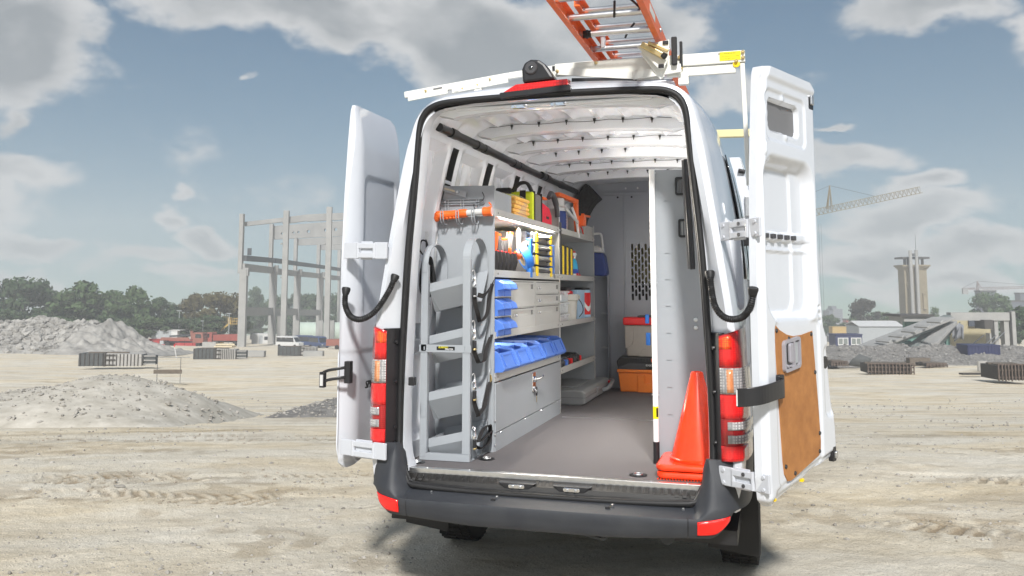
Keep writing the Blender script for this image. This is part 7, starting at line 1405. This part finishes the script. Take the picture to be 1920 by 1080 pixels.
m.build('finger_ridges', ORANGE, wk, smooth=60); MB().tube([L(.56), L(.84)], .020, 16).build('lamp_tube', VWHITE, wk, smooth=50); MB().cbox(L(.68)+Vector((0, -.019, .004)), (.085, .004, .012)).build('tube_print', RED, wk) if 0 else None
MB().tube([L(.83), L(.84), L(.88), L(.90), L(.98), L(.985)], [.024, .029, .029, .027, .031, .028], 18).build('lamp_head', ORANGE, wk, smooth=40); MB().tube([L(.984), L(.992)], .024, 16).build('head_lens', CLEAR, wk); MB().ell(L(.03)+Vector((0, 0, -.014)), (.022, .026, .026)).build('pommel', ORANGE, wk, smooth=60)
MB().tube(smooth_path([L(.70)+Vector((0, -.012, .02)), L(.66)+Vector((0, .02, .055)), L(.78)+Vector((0, .03, .07)), L(.82)+Vector((0, .03, .095)), L(.79)+Vector((0, .03, .125))], 5), .0026, 6).build('hang_wire', BLACKP, wk)
MB().bar(L(.93)+Vector((.0, .0, .055)), L(.97)+Vector((0, 0, .035)), .008, .008).build('orange_tag', ORANGE, wk)
cbz = [(-.845, .51, 2.105), (-.880, .50, 2.06), (-.892, .49, 1.99), (-.880, .47, 1.93)]; MB().tube(smooth_path(cbz+[(-.87, .44, 1.88), (-.868, .43, 1.84)], 6), .0055, 7).build('cord', RUBBER, wk, smooth=60)
m = MB()
for k in range(6):
    c = Vector((-.858+.008*(k % 3), .40+.006*k, 1.735)); m.tube([(c.x+.034*math.cos(a)*(1+.12*math.sin(k*2)), c.y+.02*math.sin(a+k), c.z+(.115+.008*math.sin(k*3))*math.sin(a)) for a in np.linspace(0, 6.28, 29)], .0052, 6, True, False)
m.tube(smooth_path([(-.87, .41, 1.86), (-.905, .42, 1.90), (-.90, .44, 1.955), (-.865, .44, 1.94), (-.85, .42, 1.86)], 6), .0052, 6); m.tube(smooth_path([(-.86, .42, 1.63), (-.855, .43, 1.60), (-.85, .45, 1.57)], 4), .0052, 6); m.build('cord_coil', RUBBER, wk, smooth=60); MB().box(-.905, .478, 1.955, -.872, .480, 2.012).build('paper_tag', WHITEINK, wk)
# bracket from the wall to the top of the end panel
br = thing('wall_bracket', 'slotted steel bracket bolted between van wall and shelf panel', 'bracket', (-.80, .55, 2.27)); d_ = Vector((.20, 0, -.062)); MB().bar((-.86, .555, 2.302), (-.655, .555, 2.240), .006, .038).build('bracket_bar', GREY, br, bevel=.001); MB().box(-.875, .548, 2.262, -.835, .556, 2.345).build('wall_plate', GREY, br, bevel=.002); m = MB()
for t in (.0, .12, .72): p = Vector((-.86, .551, 2.302)).lerp(Vector((-.655, .551, 2.240)), t); m.lathe([(.009, 0), (.007, .007), (.001, .008)], p, 10, Matrix.Rotation(R(90), 3, 'X'))
m.build('bracket_bolt', ZINC, br); MB().cyl((-.90, .55, 2.30), (-.875, .55, 2.30), .013, .013, 10).build('rubber_foot', RUBBER, br); m = MB()
for t in (.38, .55): p = Vector((-.86, .5515, 2.302)).lerp(Vector((-.655, .5515, 2.240)), t); m.bar(p-Vector((.016, 0, -.005)), p+Vector((.016, 0, -.005)), .002, .010)
m.build('bracket_slot', YELINK if 0 else WOOD, br)
wp2 = MB().box(-.875, .30, 1.375, -.80, .305, 1.465).build('side_plate', GREY); tag(wp2, 'small drilled grey plate on the van wall behind the bottle rack', 'bracket')
for x, y, lab in ((-.80, .16, 'round black floor lashing eye in the left rear corner'), (-.455, .36, 'black floor lashing eye beside the bottle rack'), (.435, .17, 'black floor lashing eye near the white pole')):
    o = thing('lashing_eye', lab, 'lashing eye', (x, y, .70), 'floor lashing eyes'); MB().lathe([(.045, .7005), (.048, .704), (.036, .7045), (.030, .7015), (.001, .7012)], (x, y, 0), 20).build('cup', BLACKP, o, smooth=40); MB().tube([(x+.022*math.cos(a), y+.022*math.sin(a), .707) for a in np.linspace(0, 6.28, 15)], .004, 6).build('ring', ZINC, o)
MB().box(-.785, -.012, 1.14, -.752, .028, 1.185).build('latch_block', BLACKP, van, bevel=.004)

# ------------------------------------------------------------------ ladder rack and ladder
lr = thing('ladder_rack', 'cream drop down ladder rack across the van roof', 'ladder rack', (0, .3, 2.8))
m = MB().box(.0, .17, 2.853, 1.03, .215, 2.917); m.build('rear_crossbar', CREAM, lr, bevel=.004); MB().box(-.02, .165, 2.84, .62, .168, 2.872).build('crossbar_web', CREAM, lr) 
MB().bar((.02, .155, 2.870), (.46, .155, 2.815), .012, .045).build('lower_link', CREAM, lr, bevel=.003); MB().bar((.44, .148, 2.812), (.70, .148, 2.838), .014, .046).build('lower_link', CREAM, lr, bevel=.003); MB().box(.62, .18, 2.80, .98, .205, 2.846).build('slide_rail', CREAM, lr, bevel=.003); MB().box(-.0, .2, 2.80, .6, .23, 2.82).build('lower_rail', CREAM, lr, bevel=.002)
MB().bar((.10, .16, 2.815), (.46, .16, 2.793), .012, .02).build('gas_strut', BLACKP, lr)
MB().box(.90, .166, 2.866, 1.008, .1695, 2.912).build('warning_sticker', STICK, lr)
for i, (t, s, dz) in enumerate((('RECOMMENDED:', .0125, .0135), ('Load Long Extension Ladder', .0085, -.001), ('On THIS Rear Hook First.', .0085, -.0145))): text_mesh(t, s, 'sticker_print', BLACKINK, lr, (Vector((.954 if i else .940, .1655, 2.889+dz)), (1, 0, 0), (0, 0, 1)), 0, .0003)
for (x, z) in ((.02, 2.868), (.235, 2.905), (.985, 2.858), (.70, 2.842), (.69, 2.90), (1.02, 2.905), (1.02, 2.875)): MB().lathe([(.010, 0), (.009, .007), (.004, .010), (.001, .010)], (x, .165 if x > .6 or x == .235 else .148, z), 10, Matrix.Rotation(R(90), 3, 'X')).build('bolt', GOLD, lr)
MB().lathe([(.010, 0), (.018, .002), (.018, .012), (.010, .014)], (.985, .185, 2.845), 18, Matrix.Rotation(R(90), 3, 'X')).build('yellow_roller', YEL, lr, smooth=40)
for x in (.705,): MB().box(x-.025, .175, 2.755, x+.03, .215, 2.846).build('rack_foot', CREAM, lr, bevel=.003)
for x in (-.6, -.2, .3): MB().box(x-.025, .6, 2.76, x+.025, .64, 2.955+.06*min(0, x)+.02).build('rack_foot', CREAM, lr, bevel=.003)
MB().bar((1.015, .19, 2.85), (1.030, .20, 2.20), .024, .024).build('drop_post', CREAM, lr, bevel=.004); MB().bar((.60, 1.9, 2.78), (1.06, 1.9, 2.77), .05, .055).build('side_step', GOLD if 0 else M('aged_cream', (.62, .57, .32), .5, var=.05), lr, bevel=.004); MB().bar((1.04, 1.9, 2.80), (1.05, 1.9, 1.95), .03, .03).build('drop_post', CREAM, lr, bevel=.004)
# front crossbar, bowed over the roof
bowp = [(-1.10, .62, 2.905), (-.80, .62, 2.938), (-.40, .62, 2.982), (.0, .62, 3.015), (.3, .62, 3.02)]; m = MB()
for a, b in zip(bowp, bowp[1:]): m.bar(a, Vector(b)+(Vector(b)-Vector(a)).normalized()*.0, .028, .040)
fb_ = m.build('front_crossbar', CREAM, lr, bevel=.003); m = MB()
for a, b in zip(bowp[:3], bowp[1:3]): m.bar(Vector(a)+Vector((.03, -.02, -.032)), Vector(b)+Vector((0, -.02, -.032)), .012, .028)
m.build('slide_bar', CREAM, fb_, bevel=.002); MB().cbox((-.74, .60, 2.925), (.03, .02, .05)).build('bar_bracket', CREAM, fb_, bevel=.002); m = MB()
for x, z in ((-.74, 2.945), (-.70, 2.918), (-.52, 2.967), (-.95, 2.92), (-.6, 2.935)): m.lathe([(.008, 0), (.007, .006), (.001, .007)], (x, .60, z), 8, Matrix.Rotation(R(90), 3, 'X'))
m.build('bar_bolt', GOLD, fb_); MB().bar((-.90, .6045, 2.928), (-.84, .6045, 2.935), .002, .010).build('bar_slot', MGREY, fb_); MB().bar((-.12, .604, 3.005), (.0, .604, 3.014), .003, .03).build('maker_sticker', BLACKINK, fb_); text_mesh('KARGO', .026, 'sticker_print', WHITEINK, fb_, (Vector((-.06, .6015, 3.009)), (1, 0, .075), (0, 0, 1)), .2, .0012)
# latch plate with a gold bolt and the rubber stops
lp_ = MB().prism([(.47, 2.960), (.645, 2.985), (.640, 2.885), (.615, 2.830), (.585, 2.83)], 1, .10, .106).build('latch_plate', CREAM, lr, bevel=.002); MB().bar((.50, .085, 2.965), (.62, .075, 2.885), .030, .030).build('latch_bolt', GOLD, lp_, bevel=.004); MB().bar((.535, .08, 2.97), (.64, .075, 2.915), .016, .018).build('latch_rod', GOLD, lp_, bevel=.003); MB().cyl((.612, .07, 2.893), (.625, .065, 2.884), .017, .017, 12).build('bolt_end', BLACKP, lp_)
for x, z in ((.625, 2.968), (.600, 2.842)): MB().cbox((x, .096, z), (.030, .012, .020)).build('plate_stop', BLACKP, lp_, bevel=.003)
MB().bar((.50, .12, 2.935), (.60, .15, 2.79), .012, .032).build('latch_arm', CREAM, lr, bevel=.003); MB().cbox((.668, .12, 2.925), (.030, .02, .155)).build('rubber_stop', RUBBER, lr, bevel=.006); MB().cbox((.700, .16, 2.915), (.015, .02, .14)).build('rubber_stop', RUBBER, lr, bevel=.004)
# ladder
ld_ = thing('extension_ladder', 'orange fibreglass extension ladder lying on the roof rack', 'ladder', (.38, 1.0, 3.0))
def rail(x, z, y0, y1, s, hh, nm): 
    m = MB(); pr = [(0, -hh), (s*.030, -hh), (s*.030, -hh+.006), (s*.006, -hh+.010), (s*.006, hh-.010), (s*.030, hh-.006), (s*.030, hh), (0, hh)]
    m.prism([(x+a, z+b) for a, b in pr], 1, y0, y1); return m.build(nm, FIBER, ld_)
rail(.165, 3.035, -.72, 3.9, 1, .042, 'outer_rail'); rail(.595, 3.035, -.78, 3.9, -1, .042, 'outer_rail'); rail(.215, 3.115, -.3, 3.7, 1, .036, 'fly_rail'); rail(.560, 3.115, -.6, 3.7, -1, .036, 'fly_rail')
for k in range(14): y = -.56+k*.305; MB().tube([(.17, y, 3.035), (.178, y, 3.035), (.182, y, 3.035), (.578, y, 3.035), (.582, y, 3.035), (.59, y, 3.035)], [.023, .023, .0175, .0175, .023, .023], 12).build('rung', ALU, ld_, smooth=40)
for k in range(13): y = -.43+.02+k*.305; MB().tube([(.22, y, 3.115), (.228, y, 3.115), (.232, y, 3.115), (.548, y, 3.115), (.555, y, 3.115)], [.021, .021, .0155, .0155, .021], 12).build('fly_rung', ALU, ld_, smooth=40)
MB().cbox((.185, -.735, 3.03), (.075, .10, .07)).build('ladder_foot', RUBBER, ld_, bevel=.008); MB().bar((.22, -.70, 3.05), (.30, -.66, 3.05), .03, .02).build('foot_bracket', ZINC, ld_); 
for x in (.205, .575): MB().tube([(x, .05, 3.035), (x+(.012 if x < .3 else -.012), .05, 3.035)], .024, 12).build('rung_sleeve', BLACKP, ld_)
MB().tube([(.19, .05, 3.035), (.235, .05, 3.035)], .0205, 12).build('rung_lock', BLACKP, ld_); MB().cbox((.26, .25, 3.05), (.025, .03, .09)).build('rung_hook', ZINC, ld_, bevel=.005); m = MB(); m.tube(smooth_path([(.47, -.62, 3.10), (.49, -.48, 3.07), (.53, -.3, 3.06), (.55, -.22, 3.05)], 5), .006, 6); m.tube(smooth_path([(.43, -.35, 3.07), (.42, -.30, 3.04), (.415, -.28, 3.01)], 4), .006, 6); m.tube(smooth_path([(.46, .1, 3.09), (.42, .14, 3.06), (.40, .16, 3.03)], 4), .006, 6); m.build('rope', BLACKP, ld_)
for y in (-.5, .1, .5): MB().cyl((.598, y, 3.04), (.604, y, 3.04), .012, .010, 10).build('rail_rivet', ZINC, ld_)
MB().box(.5955, -.30, 3.02, .5965, -.10, 3.06).build('rail_label', CREAM, ld_)

# ------------------------------------------------------------------ haze
hz = MB().box(-900, -200, -60, 900, 900, 75).build('haze', [], None) if 0 else None
me = bpy.data.meshes.new('haze'); b_ = MB().box(-1, -1, -1, 1, 1, 1); me.from_pydata(b_.v, [], b_.f); ho = bpy.data.objects.new('haze', me); col.objects.link(ho); ho['kind'] = 'stuff'
ho.scale = (760, 760, 57); ho.location = (0, 0, 17); ho.display_type = 'WIRE'
hm = bpy.data.materials.new('haze'); hm.use_nodes = True; nt = hm.node_tree; nt.nodes.clear(); oo = nt.nodes.new('ShaderNodeOutputMaterial'); pv = nt.nodes.new('ShaderNodeVolumePrincipled'); pv.inputs['Color'].default_value = (.92, .95, 1, 1); pv.inputs['Density'].default_value = .0013; pv.inputs['Anisotropy'].default_value = .25; nt.links.new(pv.outputs[0], oo.inputs['Volume']); me.materials.append(hm)
